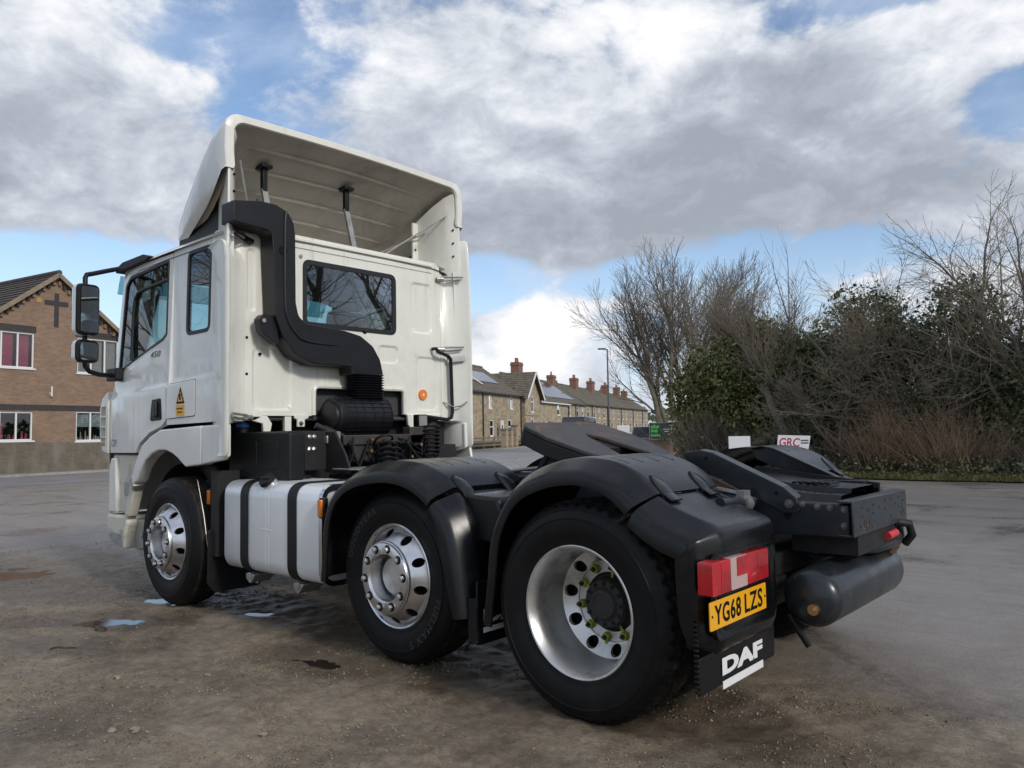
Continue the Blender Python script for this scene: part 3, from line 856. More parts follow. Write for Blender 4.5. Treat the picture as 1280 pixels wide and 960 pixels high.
def chimney(house, u, y, z0, z1, w=.85, d=.6, pots=2, m='brick_red'):
    b = MB(); b.box(u - w / 2, u + w / 2, y - d / 2, y + d / 2, z0, z1 - .35); b.box(u - w / 2 - .06, u + w / 2 + .06, y - d / 2 - .06, y + d / 2 + .06, z1 - .348, z1 - .18); b.box(u - w / 2 - .02, u + w / 2 + .02, y - d / 2 - .02, y + d / 2 + .02, z1 - .178, z1)
    c = b.build('chimney', SM[m], house, False)
    for k in range(pots):
        p = MB(); uu = u + (k - (pots - 1) / 2) * w * .42; p.cyl((uu, y, z1), (uu, y, z1 + .42), .13, .10, n=10); p.cyl((uu, y, z1 + .42), (uu, y, z1 + .47), .13, n=10); p.build('chimney_pot', SM['pot'], c)
    return c


# --- the brown brick building with a cross on its gable
o, rz = frame(-78.3, 31.0)
H = empty('brick_building', tuple(o), rz)
tag(H, 'two-storey brown brick building with a dark cross on its gable, behind the cab', 'building')
UA, ZA, SL = 17.55, 7.92, .78
UL, UR = 13.3, 21.8
ze = ZA - SL * (UA - UL)
W1 = (14.98, 16.76, 4.09, 5.47); W2 = (18.48, 20.26, 4.03, 5.49); W3 = (14.98, 16.76, 1.30, 2.41); W4 = (18.46, 19.72, 1.24, 2.45)
CROSS_ = [(17.50, 5.80), (17.68, 5.80), (17.68, 6.66), (18.06, 6.66), (18.06, 6.86), (17.68, 6.86), (17.68, 7.16), (17.50, 7.16), (17.50, 6.86), (17.12, 6.86), (17.12, 6.66), (17.50, 6.66)]
facade('wall', H, [(UL, 1.22), (UR, 1.22), (UR, ze), (UA, ZA), (UL, ze)], [rc(*w) for w in (W1, W2, W3, W4)] + [CROSS_], 0.0, SM['brick'])
b = MB(); b.prism(CROSS_, 'y', -.012, .1); b.build('cross', SM['brick_dark'], H, False)
b = MB(); b.box(UL - .03, UR + .03, -.035, .2, -.05, 1.218); b.build('plinth', SM['brick_plinth'], H, False)
b = MB(); b.box(UL, UL + .22, .23, 10, -.05, ze); b.box(UR - .22, UR, .23, 10, -.05, ze); b.box(UL + .22, UR - .22, 9.8, 10, -.05, ze); b.box(UL + .22, UR - .22, .8, 9.7, 2.7, 2.9); b.build('outer_wall', SM['brick'], H, False)
b = MB(); b.box(UL + .22, UR - .22, 2.2, 2.3, 0, ze); b.build('room', SM['room'], H, False)
tiled('roof', H, (UL - .35, -.22, ze - .27), (UL - .35, 10.1, ze - .27), (UA, -.22, ZA + .02), (UA, 10.1, ZA + .02), 22, SM['tiles_dark'], .035)
tiled('roof', H, (UR + .35, -.22, ze - .27), (UR + .35, 10.1, ze - .27), (UA, -.22, ZA + .02), (UA, 10.1, ZA + .02), 22, SM['tiles_dark'], .035)
for s, ue in ((-1, UL), (1, UR)):
    b = MB(); b.bar((ue + s * .35, -.24, ze - .30), (UA, -.24, ZA - .03), .05, .16); b.build('bargeboard', SM['board_brown'], H, False)
    for k in range(22):
        f = (k + .6) / 22; u = UA + (ue - UA) * f; z = ZA - .18 - SL * abs(u - UA)
        b = MB(); b.box(u - .055, u + .055, -.10, -.001, z - .16, z); b.build('corbel_brick', SM['brick_dark'] if k % 2 else SM['brick'], H, False)
b = MB(); b.cyl((UA, -.25, ZA + .06), (UA, 10.1, ZA + .06), .11, n=10); b.build('ridge_tiles', SM['tiles_dark'], H)
for k in range(int((UR - UL) / .0785)):                                     # soldier course of dark bricks
    u = UL + .0785 * k
    if any(w[0] - .01 < u < w[1] for w in (W3, W4)) and False: continue
    b = None
sb = MB()
def soldier(u0, u1, z0, z1, name):
    s = MB(); n = int((u1 - u0) / .078)
    for k in range(n): s.box(u0 + k * .078, u0 + k * .078 + .066, -.012, .05, z0, z1)
    q = s.build(name, SM['brick_dark'], H, False); q['kind'] = 'stuff'
soldier(UL, UR, 2.455, 2.685, 'soldier_course')
soldier(W1[0] - .1, W1[1] + .1, 5.49, 5.74, 'soldier_lintel'); soldier(W2[0] - .1, W2[1] + .1, 5.51, 5.76, 'soldier_lintel')
window(H, *W1, 3, curtain=('curtain_pink', [(.02, .30), (.36, .60), (.70, .93)])); window(H, *W2, 3, curtain=('curtain_grey', [(.03, .30), (.36, .64), (.70, .97)]))
w = window(H, *W3, 3, blind=None); b = MB()
for k, (u, zz, mm) in enumerate(((15.5, 1.36, .5), (15.72, 1.36, .62), (16.0, 1.36, .18), (16.15, 1.36, .16), (16.45, 1.36, .3), (16.6, 1.36, .22))): b.cyl((u, .18, zz), (u, .18, zz + mm), .05, .03, n=8)
b.build('ornament', SM['curtain_pink'], w)
w = window(H, *W4, 2, blind=.52); b = MB()
for k, (u, mm) in enumerate(((18.6, .12), (18.75, .3), (18.95, .35), (19.05, .15), (19.3, .12), (19.4, .16), (19.5, .12), (19.6, .15))): b.cyl((u, .16, 1.30), (u, .16, 1.30 + mm), .035, .02, n=8)
b.build('ornament', SM['curtain_grey'], w)
lp = MB(); lp.cyl((17.42, -.08, 3.02), (17.42, -.08, 3.42), .035, n=10); lp.box(17.38, 17.46, -.08, .0, 3.1, 3.2); lp.build('wall_lamp', SM['fascia'], H)
b = MB(); b.box(16.82, 17.0, -.012, .02, 6.72, 6.90); b.build('plaque', material('ochre_plaque', (.42, .27, .08), .7), H, False)

# --- stone terrace beyond the road
DT = 23.5


def stone_house(u0, u1, eave, ridge, label, wins, doors=(), chim=(), solar=None, gutter='gutter', pipes=(), depth=8.0, group=None, y0=0.0, hip=False, dy=.25):
    o, rz = frame(-68, DT, u0)
    h = empty('stone_house', (o.x, o.y, 0), rz); tag(h, label, 'house', group)
    w = u1 - u0; hs = [rc(a - u0, b_ - u0, z0, z1) for a, b_, z0, z1 in wins] + [rc(a - u0, b_ - u0, z0, z1) for a, b_, z0, z1, _ in doors]
    facade('wall', h, rc(0, w, -.1, eave), hs, y0, SM['stone'])
    b = MB(); b.box(0, .2, y0 + .22, depth, -.1, eave); b.box(w - .2, w, y0 + .22, depth, -.1, eave); b.box(.2, w - .2, depth - .2, depth, -.1, eave)
    b.prism([(y0 + .02, eave), (depth, eave), ((y0 + depth) / 2, ridge - .08)], 'x', .01, .2); b.prism([(y0 + .02, eave), (depth, eave), ((y0 + depth) / 2, ridge - .08)], 'x', w - .2, w - .01)
    b.build('side_wall', SM['stone'], h, False)
    b = MB(); b.box(.2, w - .2, y0 + 1.2, y0 + 1.3, 0, eave); b.build('room', SM['room'], h, False)
    yr = (y0 + depth) / 2; hp = 1.8 if hip else 0
    tiled('roof', h, (-.02, y0 - dy, eave - .12), (w + .02, y0 - dy, eave - .12), (-.02, yr, ridge), (w + .02 - hp, yr, ridge), 16, SM['tiles'])
    tiled('roof', h, (-.02, depth + dy, eave - .12), (w + .02, depth + dy, eave - .12), (-.02, yr, ridge), (w + .02 - hp, yr, ridge), 16, SM['tiles'])
    b = MB(); b.cyl((-.02, yr, ridge + .05), (w + .02 - hp, yr, ridge + .05), .10, n=8); b.build('ridge_tiles', SM['tiles'], h)
    b = MB(); b.bar((-.02, y0 - dy - .05, eave - .10), (w + .02, y0 - dy - .05, eave - .10), .10, .12); b.build('gutter', SM[gutter], h, False)
    for a, b_, z0, z1 in wins: window(h, a - u0, b_ - u0, z0, z1, 1, y0, transom=(z0 + z1) / 2 + .1, fw_=.09, depth=.08)
    for a, b_, z0, z1, mm in doors:
        d = MB(); d.box(a - u0, b_ - u0, y0 + .03, y0 + .08, z0, z1); d = d.build('door', SM[mm], h, False)
        g = MB(); g.box((a + b_) / 2 - u0 - .12, (a + b_) / 2 - u0 + .12, y0 + .02, y0 + .029, z0 + .5, z1 - .45); g.build('door_glass', SM['room'], d, False)
    for p in pipes:
        b = MB(); b.cyl((p - u0, y0 - .08, .2), (p - u0, y0 - .08, eave - .15), .055, n=8); b.build('drainpipe', SM['gutter'], h)
    for c in chim: chimney(h, c[0] - u0, c[1], c[2], c[3], *c[4:])
    if solar:
        a, b_, t0, t1, cols = solar
        f = lambda t: (y0 - dy + (yr - y0 + dy) * t, eave - .12 + (ridge - eave + .12) * t)
        for k in range(cols):
            ua, ub = a - u0 + (b_ - a) * k / cols + .02, a - u0 + (b_ - a) * (k + 1) / cols - .02
            (ya, za), (yb, zb) = f(t0), f(t1); e = .10
            mesh('solar_panel', [(ua, ya - e * .4, za + e), (ub, ya - e * .4, za + e), (ub, yb - e * .4, zb + e), (ua, yb - e * .4, zb + e), (ua, ya, za), (ub, ya, za), (ub, yb, zb), (ua, yb, zb)],
                 [(0, 1, 2, 3), (0, 4, 5, 1), (1, 5, 6, 2), (2, 6, 7, 3), (3, 7, 4, 0)], SM['solar'], h, False)
    return h


HA = stone_house(44.0, 69.3, 4.72, 7.55, 'stone cottage with a tall chimney and a dark solar strip, left of the gabled wing', [(60.7, 61.5, 3.3, 4.45), (66.1, 66.9, 3.35, 4.5), (60.9, 61.8, .95, 2.35), (65.5, 66.4, .9, 2.4), (52, 53, 3.3, 4.45), (56.3, 57.2, .95, 2.35), (48, 49, 3.3, 4.4)],
                 doors=[(63.55, 64.4, .5, 2.35, 'door'), (62.5, 63.2, .5, 2.1, 'fence')], chim=[(60.9, 3.2, 6.0, 9.35, 1.15, .8, 2, 'brick_red'), (66.5, 5.2, 6.5, 8.1, .5, .5, 1)], solar=(58.4, 66.6, .36, .72, 6), pipes=(59.2, 68.9))
b = MB(); b.bar((60.9 - 44, .6, 5.4), (60.9 - 44, 3.1, 7.0), .3, .06); b.build('chimney_flashing', SM['fascia'], HA, False)
# gabled wing
o, rz = frame(-68, DT, 69.3)
HG = empty('gabled_house', (o.x, o.y, 0), rz); tag(HG, 'stone gabled wing with white bargeboards and an arched window', 'house')
gw = 4.7; gz = 7.0; ge = 4.75
facade('wall', HG, [(0, -.1), (gw, -.1), (gw, ge), (gw / 2, gz), (0, ge)], [rc(1.95, 2.75, 3.15, 4.75), rc(1.9, 2.8, .8, 2.6)], -.35, SM['stone'])
b = MB(); b.box(0, .2, -.12, 5, -.1, ge); b.box(gw - .2, gw, -.12, 5, -.1, ge); b.build('side_wall', SM['stone'], HG, False)
b = MB(); b.box(.3, gw - .3, .9, 1.0, 0, 5.5); b.build('room', SM['room'], HG, False)
for s, ue in ((0, -.35), (1, gw + .35)):
    zz = ge - (.35) * (gz - ge) / (gw / 2)
    tiled('roof', HG, (ue, -.75, zz), (ue, 5.2, zz), (gw / 2, -.75, gz + .12), (gw / 2, 5.2, gz + .12), 14, SM['tiles'])
    b = MB(); b.bar((ue, -.80, zz - .02), (gw / 2, -.80, gz + .08), .05, .26); b.build('bargeboard', SM['upvc'], HG, False)
window(HG, 1.95, 2.75, 3.15, 4.75, 1, -.35, transom=4.2, fw_=.12); window(HG, 1.9, 2.8, .8, 2.6, 1, -.35, transom=2.0, fw_=.12)
b = MB(); b.box(0, gw, -.42, -.34, 2.85, 2.95); b.build('string_course', SM['stone'], HG, False)
TG = 'terraced stone houses beyond the gabled wing'
stone_house(74.0, 85.2, 4.35, 7.35, 'stone house with a white gutter and a twin-pot chimney, right of the gabled wing', [(80.6, 81.8, 3.0, 4.15), (76.0, 77.0, .9, 2.3), (82.5, 83.4, .9, 2.3)], chim=[(76.2, 2.8, 5.8, 8.55, 1.3, .9, 2, 'brick_red')], gutter='upvc', pipes=(85.0,), group=TG, y0=-.25)
stone_house(85.3, 94.0, 4.55, 7.35, 'terraced house with the large bright solar panels', [(86.1, 87.1, 3.0, 4.2), (90.0, 91.0, 2.9, 4.3), (92.4, 93.3, 3.0, 4.2), (86.5, 87.5, .8, 2.3), (91, 92, .8, 2.3)], chim=[(84.9, 5.6, 6.5, 7.9, 1.3, .6, 2), (92.9, 4.0, 6.3, 8.3, 1.35, .8, 1)], solar=(79.0, 90.5, .18, .88, 5), gutter='gutter', pipes=(89.2,), group=TG)
us = [94.1, 103.2, 112.8, 122.6, 131.5, 141.0]
nm = ['first terraced house past the one with the bright solar panels', 'terraced house behind the street lamp, between two red chimneys', 'terraced house just right of the street lamp with twin-pot chimney', 'second to last terraced house before the bare trees', 'last house of the terrace, half behind the bare multi-stemmed tree']
for k in range(5):
    a, b_ = us[k], us[k + 1] - .1
    stone_house(a, b_, 4.65 + .04 * k, 7.35, nm[k], [(a + 1.2, a + 2.2, 2.9, 4.3), (a + 4.6, a + 5.6, 2.9, 4.3), (a + 7.4, a + 8.3, 2.9, 4.3), (a + 1.2, a + 2.3, .8, 2.4), (a + 6.5, a + 7.6, .8, 2.4)], doors=[(a + 4.2, a + 5.2, .4, 2.4, 'door')], chim=[(b_ - .6, 3.6, 6.2, 8.5 + .1 * (k % 2), 1.45, .9, 2), (b_ - 3.5, 5.6, 6.3, 8.1, 1.0, .6, 2)] if k < 4 else [(b_ - 2.5, 3.8, 6.2, 8.3, 1.5, .9, 1)], pipes=(a + 3.4,), group=TG)
# front fence, gate piers, hedge
o, rz = frame(-68, 20.9, 40)
fe = empty('rail_fence', (o.x, o.y, 0), rz); tag(fe, 'weathered three-rail timber fence along the pavement before the stone houses', 'fence')
def rail(a, c):
    for z in (.35, .62, .88):
        b = MB(); b.box(a, c, -.02, .02, z - .06, z + .06); b.build('rail', SM['fence'], fe, False)
    for u in np.arange(a, c + .1, 2.2):
        b = MB(); b.box(u - .05, u + .05, .022, .12, 0, 1.0); b.build('post', SM['fence'], fe, False)
rail(2, 16.6); rail(20.2, 33.0)
for k, (u, l) in enumerate(((57.3, 'left stone gate pier in the gap of the timber fence'), (58.5, 'middle stone gate pier in the gap of the timber fence'), (59.7, 'right stone gate pier, tallest beside the timber fence'))):
    o, rz = frame(-68, 20.9, u)
    g = empty('gate_pier', (o.x, o.y, 0), rz); tag(g, l, 'gate pier', 'stone gate piers')
    z = 1.45 + (.3 if k == 2 else 0)
    b = MB(); b.box(-.24, .24, -.24, .24, 0, z); b.build('shaft', SM['stone'], g, False)
    b = MB(); b.box(-.30, .30, -.30, .30, z, z + .12); b.build('cap', SM['pavement'], g, False)

# ================================================================== street lamp, boards, vehicles
def polar(deg, d): return CAM.x + d * math.cos(R(deg)), CAM.y + d * math.sin(R(deg))


x, y = polar(-55.7, 56)
L_ = empty('street_lamp', (x, y, 0), R(-55.7)); tag(L_, 'tall grey street lamp standing before the far terraced houses', 'street lamp')
b = MB(); b.cyl((0, 0, 0), (0, 0, 1.4), .11, n=12); b.cyl((0, 0, 1.4), (0, 0, 7.15), .075, .05, n=12); b.build('pole', SM['lamp_post'], L_)
b = MB(); b.cyl((0, 0, 7.12), (0, .25, 7.18), .04, n=8); b.build('arm', SM['lamp_post'], L_)
b = MB(); b.prism(round_poly([(-.14, .1), (.14, .1), (.12, .68), (-.12, .68)], .05), 'z', 7.13, 7.23); bevel(b.build('lantern', SM['lamp_post'], L_), .02)

x, y = polar(-59.85, 36)
B_ = empty('sign_board', (x, y, 0), R(-59.85 - 90 - 4)); tag(B_, 'dark green sign board with bright green lettering above a low brick wall', 'sign')
b = MB(); b.box(-.76, .76, -.03, .03, .86, 1.58); b.build('board', SM['board_green'], B_, False)
lf_ = MB()
for x0, x1, z0, z1 in ((-.77, .77, 1.58, 1.605), (-.77, .77, .835, .86), (-.785, -.76, .835, 1.605), (.76, .785, .5, 1.605)): lf_.box(x0, x1, -.04, .04, z0, z1)
lf_.build('sign_frame', SM['kerb'], B_, False)
b = MB(); b.box(.10, .86, -.25, .25, 1.61, 1.68); b.build('board_hood', SM['upvc'], B_, False)
for k, (z, w_, h_) in enumerate(((1.34, .36, .17), (1.16, .30, .15), (.97, .42, .13))):
    c = MB(); n = 5
    for i in range(n):
        xx = -.70 + w_ * i / n; c.box(xx, xx + w_ / n * .62, -.034, -.031, z, z + h_ * (.7 + .3 * ((i * 7 + k) % 3) / 2)); c.box(xx, xx + w_ / n * .95, -.0345, -.0305, z + h_ * .3, z + h_ * .48)
    c.build('green_letter_strokes', SM['print_green'], B_, False)
c = MB()
for x0, z0, w_ in ((.0, 1.28, .32), (.05, 1.18, .2), (.2, 1.05, .12), (.25, 1.46, .3), (.36, 1.10, .03), (.48, 1.28, .06), (.58, 1.28, .08), (.68, 1.28, .05), (.36, 1.38, .10)): c.box(x0 - .25 + .1, x0 - .25 + .1 + w_, -.034, -.031, z0, z0 + (.03 if w_ > .04 else .28))
c.build('white_letter_strokes', MT['white'], B_, False)
x, y = polar(-59.6, 36.6)
bw = empty('brick_wall', (x, y, 0), R(30)); tag(bw, 'low pale brick wall under the green sign board', 'wall')
b = MB(); b.box(-3.5, 1.05, -.12, .12, -.1, .84); b.build('wall', SM['brick_pink'], bw, False)
b = MB(); b.box(-3.55, 1.10, -.16, .16, .84, .90); b.build('coping', SM['kerb'], bw, False)

x, y = polar(-64.9, 19.4)
g = empty('white_board', (x, y, 0), R(-64.9 - 90)); tag(g, 'small plain white board on two posts at the verge, left of the red-lettered board', 'sign')
b = MB(); b.box(-.25, .25, -.012, .012, .72, 1.10); b.build('board', MT['white'], g, False)
for u in (-.2, .2):
    b = MB(); b.box(u - .02, u + .02, .013, .05, 0, 1.0); b.build('post', SM['fence'], g, False)
x, y = polar(-68.5, 19.4)
g = empty('lettered_board', (x, y, 0), R(-68.5 - 90)); tag(g, 'white board with red letters GRC leaning at the verge behind the right mudguard', 'sign')
b = MB(); b.prism([(-.385, .66), (.30, .62), (.385, 1.085), (-.335, 1.115)], 'y', -.012, .012); gb = b.build('board', MT['white'], g, False)
lettering('red_letters', 'GRC', SM['print_red'], gb, (-.32, -.0135, .84), (1, 0, -.03), (.06, 0, 1), .46, .21, .1, .02)
for k in range(2):
    c = MB()
    for i in range(4): c.box(.165 + i * .043, .208 + i * .043, -.0135, -.0125, .90 + k * .06 + .004 * (i % 2), .935 + k * .06)
    c.build('small_print', MT['badge'], gb, False)
for u in (-.28, .25):
    b = MB(); b.box(u - .02, u + .02, .013, .05, 0, .9); b.build('post', SM['fence'], g, False)


def car(name, label, cat, x, y, rz, L, Wd, prof, glassp, paint, roof_z):
    c = empty(name, (x, y, 0), rz); tag(c, label, cat)
    b = MB(); b.prism(prof, 'y', -Wd / 2, Wd / 2); bevel(b.build('body', SM[paint], c), .07, 3)
    for s in (1, -1):
        b = MB(); b.prism(glassp, 'y', *sorted((s * Wd / 2, s * (Wd / 2 + .006)))); b.build('side_glass', SM['room'], c, False)
        for xx in (-L * .31, L * .31):
            b = MB(); b.cyl((xx, s * (Wd / 2 - .2), .32), (xx, s * (Wd / 2 + .01), .32), .32, n=20); w = b.build('wheel', MT['rubber'], c)
            b = MB(); b.cyl((xx, s * (Wd / 2 + .01), .32), (xx, s * (Wd / 2 + .02), .32), .2, n=14); b.build('rim', MT['alloy'], w)
        b = MB(); b.box(L / 2 - .05, L / 2 + .01, s * Wd * .3 - .15, s * Wd * .3 + .15, .65, .78); b.build('headlight', MT['white_lens'], c, False)


x, y = polar(-53.6, 66)
car('parked_van', 'dark van parked beyond the coupling plate before the terrace', 'van', x, y, R(-66), 5.2, 1.95, [(-2.6, .35), (2.6, .35), (2.62, .95), (2.3, 1.15), (1.65, 2.35), (1.4, 2.45), (-2.5, 2.45), (-2.62, 2.2)], [(1.0, 1.3), (2.05, 1.3), (1.55, 2.1), (1.0, 2.1)], 'car_dark', 2.45)
x, y = polar(-58.75, 44)
car('parked_car', 'dark low car parked in front of the last terraced house', 'car', x, y, R(-66), 4.3, 1.75, [(-2.1, .3), (2.1, .3), (2.15, .75), (1.15, .92), (.5, 1.42), (-1.1, 1.47), (-1.9, .98), (-2.15, .85)], [(-1.4, .95), (.95, .95), (.42, 1.36), (-1.0, 1.38)], 'car_dark', 1.45)
x, y = polar(-56.3, 74)
pf = empty('picket_fence', (x, y, 0), R(-68)); tag(pf, 'white picket fence before the terraced houses right of the lamp', 'fence')
for k in range(22):
    b = MB() if k == 0 else b
    if k == 0:
        b.prism([(-.06, .2), (.06, .2), (.06, 1.6), (0, 1.75), (-.06, 1.6)], 'y', -.02, .02); pk = b.build('picket', SM['upvc'], pf, False)
    else:
        q = pk.copy(); COL.objects.link(q); q.parent = pf; q.location = (k * .28, 0, 0)
for z in (.6, 1.3):
    b = MB(); b.box(-.1, 6.0, .021, .06, z - .04, z + .04); b.build('rail', SM['upvc'], pf, False)

# ================================================================== verge and trees
VEDGE = [polar(a, d) for a, d in ((-135, 26), (-110, 22), (-96, 20.5), (-84, 20.0), (-76, 20.2), (-70, 21.0), (-66, 22.5), (-63.2, 26), (-61.4, 31), (-60.4, 36), (-59.8, 60), (-59.5, 130))]
VBACK = [polar(a, d) for a, d in ((-135, 60), (-110, 60), (-96, 60), (-84, 60), (-76, 60), (-70, 60), (-66, 60), (-63.2, 64), (-61.9, 70), (-61.2, 80), (-61, 100), (-60.6, 140))]
rows = []
for i in range(9):
    f = i / 8; f = f ** 1.8
    row = []
    for k in range(len(VEDGE) - 1):
        for j in range(6):
            t = j / 6
            a = Vector(VEDGE[k]).lerp(Vector(VEDGE[k + 1]), t); c = Vector(VBACK[k]).lerp(Vector(VBACK[k + 1]), t); p = a.lerp(c, f)
            row.append((p.x + random.uniform(-.1, .1) * (i < 2), p.y + random.uniform(-.1, .1) * (i < 2), .006 if i == 0 else .05 + .16 * min(1, f * 6) + random.uniform(-.03, .03)))
    rows.append(row)
b = MB(); b.loft(rows, False); tag(b.build('verge', SM['soil'], None, True, 0), kind='structure')


def quads(P, N, S, asp=1.0):
    """leaf-sized quads at P, random turn about random normals"""
    n = len(P)
    a = RNG.normal(size=(n, 3)); a /= np.linalg.norm(a, axis=1)[:, None]
    N = N + RNG.normal(0, .7, (n, 3)); N /= np.linalg.norm(N, axis=1)[:, None]
    u = np.cross(N, a); u /= np.linalg.norm(u, axis=1)[:, None] + 1e-9; w = np.cross(N, u)
    u = u * S[:, None]; w = w * (S * asp)[:, None]
    V = np.stack([P - u, P - w * .8, P + u, P + w * .8], 1).reshape(-1, 3)
    return V, np.arange(4 * n).reshape(-1, 4)


def foliage(name, parent, blobs, n, size, m, clump=.35, asp=.7):
    """leaves gathered in clumps inside ellipsoids (centre, radii)"""
    P = []; N = []
    vol = np.array([r[0] * r[1] * r[2] for _, r in blobs]) ** .75; vol /= vol.sum()
    per = 34
    for (c, r), f in zip(blobs, vol):
        k = max(4, int(n * f / per))
        d = RNG.normal(size=(k, 3)); d /= np.linalg.norm(d, axis=1)[:, None]
        rad = RNG.uniform(.45, 1.06, k) ** .6
        cc = np.array(c) + d * rad[:, None] * np.array(r)
        q = np.repeat(cc, per, 0) + RNG.normal(0, 1, (k * per, 3)) * clump * .5 * np.repeat(RNG.uniform(.5, 1.3, k), per)[:, None]
        P.append(q); N.append(np.repeat(d, per, 0))
    P = np.concatenate(P); N = np.concatenate(N)
    ok = P[:, 2] > .05
    P, N = P[ok], N[ok]
    V, F = quads(P, N, size * .72 * np.exp(RNG.normal(0, .35, len(P))), asp)
    return npmesh(name, V, F, m, parent)


def segs_mesh(name, parent, S, m, sides=4):
    """tapered limbs from an array of (p0, p1, r0, r1)"""
    S = np.array(S, float); p0, p1, r0, r1 = S[:, :3], S[:, 3:6], S[:, 6], S[:, 7]
    d = p1 - p0; d /= np.linalg.norm(d, axis=1)[:, None] + 1e-9
    ref = np.tile(np.array([.31, .17, .1]), (len(S), 1)); u = np.cross(d, ref); u /= np.linalg.norm(u, axis=1)[:, None] + 1e-9; w = np.cross(d, u)
    a = np.arange(sides) * 2 * math.pi / sides
    ring = np.cos(a)[None, :, None] * u[:, None] + np.sin(a)[None, :, None] * w[:, None]
    A = p0[:, None] + ring * r0[:, None, None]; B = p1[:, None] + d[:, None] * (r1 * .3)[:, None, None] + ring * r1[:, None, None]
    V = np.concatenate([A, B], 1).reshape(-1, 3); base = (np.arange(len(S)) * 2 * sides)[:, None, None]
    i = np.arange(sides); F = np.stack([i, (i + 1) % sides, sides + (i + 1) % sides, sides + i], -1)[None] + base
    return npmesh(name, V, F.reshape(-1, 4), m, parent, True)


def grow(S, p, d, r, L, lev, maxlev, cfg, rnd):
    """recursive limb: bends upwards, sheds children; S collects segments by level"""
    n = max(3, int(cfg['n'] - lev)); step = L / n
    tw = cfg['twist']
    kids = cfg['kids'][lev] if lev < len(cfg['kids']) else 0
    for i in range(n):
        d = Vector((d.x + rnd.gauss(0, tw), d.y + rnd.gauss(0, tw), d.z + rnd.gauss(0, tw * .7) + cfg['up'][min(lev, len(cfg['up']) - 1)])).normalized()
        q = p + d * step; r2 = max(cfg.get('minr', .0035), r * (1 - (.72 if lev == maxlev else .62) * (i + 1) / n) + .0)
        r1 = max(cfg.get('minr', .0035), r * (1 - (.72 if lev == maxlev else .62) * i / n))
        S[min(lev, 9)].append((p.x, p.y, p.z, q.x, q.y, q.z, r1, r2))
        if lev < maxlev and i >= (n * cfg['bare'] if lev == 0 else 0):
            k = kids / n; k = int(k) + (rnd.random() < k - int(k))
            for _ in range(k):
                ax = Vector((rnd.gauss(0, 1), rnd.gauss(0, 1), rnd.gauss(0, .5))); ax = (ax - d * ax.dot(d)).normalized()
                sp = rnd.uniform(*cfg['spread']); cdir = (d * math.cos(sp) + ax * math.sin(sp)).normalized()
                f = rnd.uniform(.45, .85) * (1 - .45 * i / n) * (cfg.get('len', 1.0) if lev == 0 else 1.0)
                grow(S, q.lerp(p, rnd.random()), cdir, r2 * rnd.uniform(.45, .7), L * f, lev + 1, maxlev, cfg, rnd)
        p = q
    if lev < maxlev:
        for _ in range(2):
            ax = Vector((rnd.gauss(0, 1), rnd.gauss(0, 1), rnd.gauss(0, .4)))
            grow(S, p, (d + ax.normalized() * .35).normalized(), r2 * .8, L * .45, lev + 1, maxlev, cfg, rnd)


def bare_tree(label, deg, dist, stems, cfg, seed, group='bare trees beyond the yard', maxlev=3, ivy=None, name='bare_tree', z0=0.0):
    x, y = polar(deg, dist); rnd = random.Random(seed); S = {i: [] for i in range(10)}
    t = empty(name, (x, y, z0), R(deg - 90)); tag(t, label, 'tree', group)          # local x is across the view, local y away from it... measured on the spot
    for (px, py), d, r, L in stems: grow(S, Vector((px, py, 0)), Vector(d).normalized(), r, L, 0, maxlev, cfg, rnd)
    n0 = len(S[0]) // len(stems)
    for k in range(len(stems)): segs_mesh('trunk', t, S[0][k * n0:(k + 1) * n0], SM['bark'], 9)
    if S[1]: segs_mesh('limb', t, S[1], SM['bark'], 5)['kind'] = 'stuff'
    rest = [s for k in range(2, 10) for s in S[k]]
    if rest: segs_mesh('crown', t, rest, SM[cfg.get('mat', 'twig')], 3)['kind'] = 'stuff'
    if ivy:
        P = []; tr = S[0] + S[1][:int(len(S[1]) * ivy[2])]
        for s in tr:
            if s[2] < ivy[0]:
                k = int(ivy[1] * max(.3, 1 - s[2] / ivy[0] * .6))
                for _ in range(k):
                    f = rnd.random(); rr = s[6] + .10
                    P.append((s[0] + (s[3] - s[0]) * f + rnd.gauss(0, rr), s[1] + (s[4] - s[1]) * f + rnd.gauss(0, rr), s[2] + (s[5] - s[2]) * f + rnd.gauss(0, .06)))
        P = np.array(P); V, F = quads(P, RNG.normal(size=P.shape), .055 * RNG.uniform(.6, 1.3, len(P)), .8)
        npmesh('ivy', V, F, SM['leaf_dark'], t)
    return t


# local frame of a tree: rotation deg-90 puts local +x to the right of the view, local -y... so stems are given as (right, towards the far side)
OPEN = dict(n=8, twist=.08, kids=[8, 7, 6, 4], up=[.02, .035, .05, .04], spread=(.45, .95), bare=.28)
WILD = dict(n=7, twist=.14, kids=[8, 7, 6, 3], up=[.01, .02, .02, .02], spread=(.5, 1.15), bare=.2, mat='twig_grey', minr=.0045)

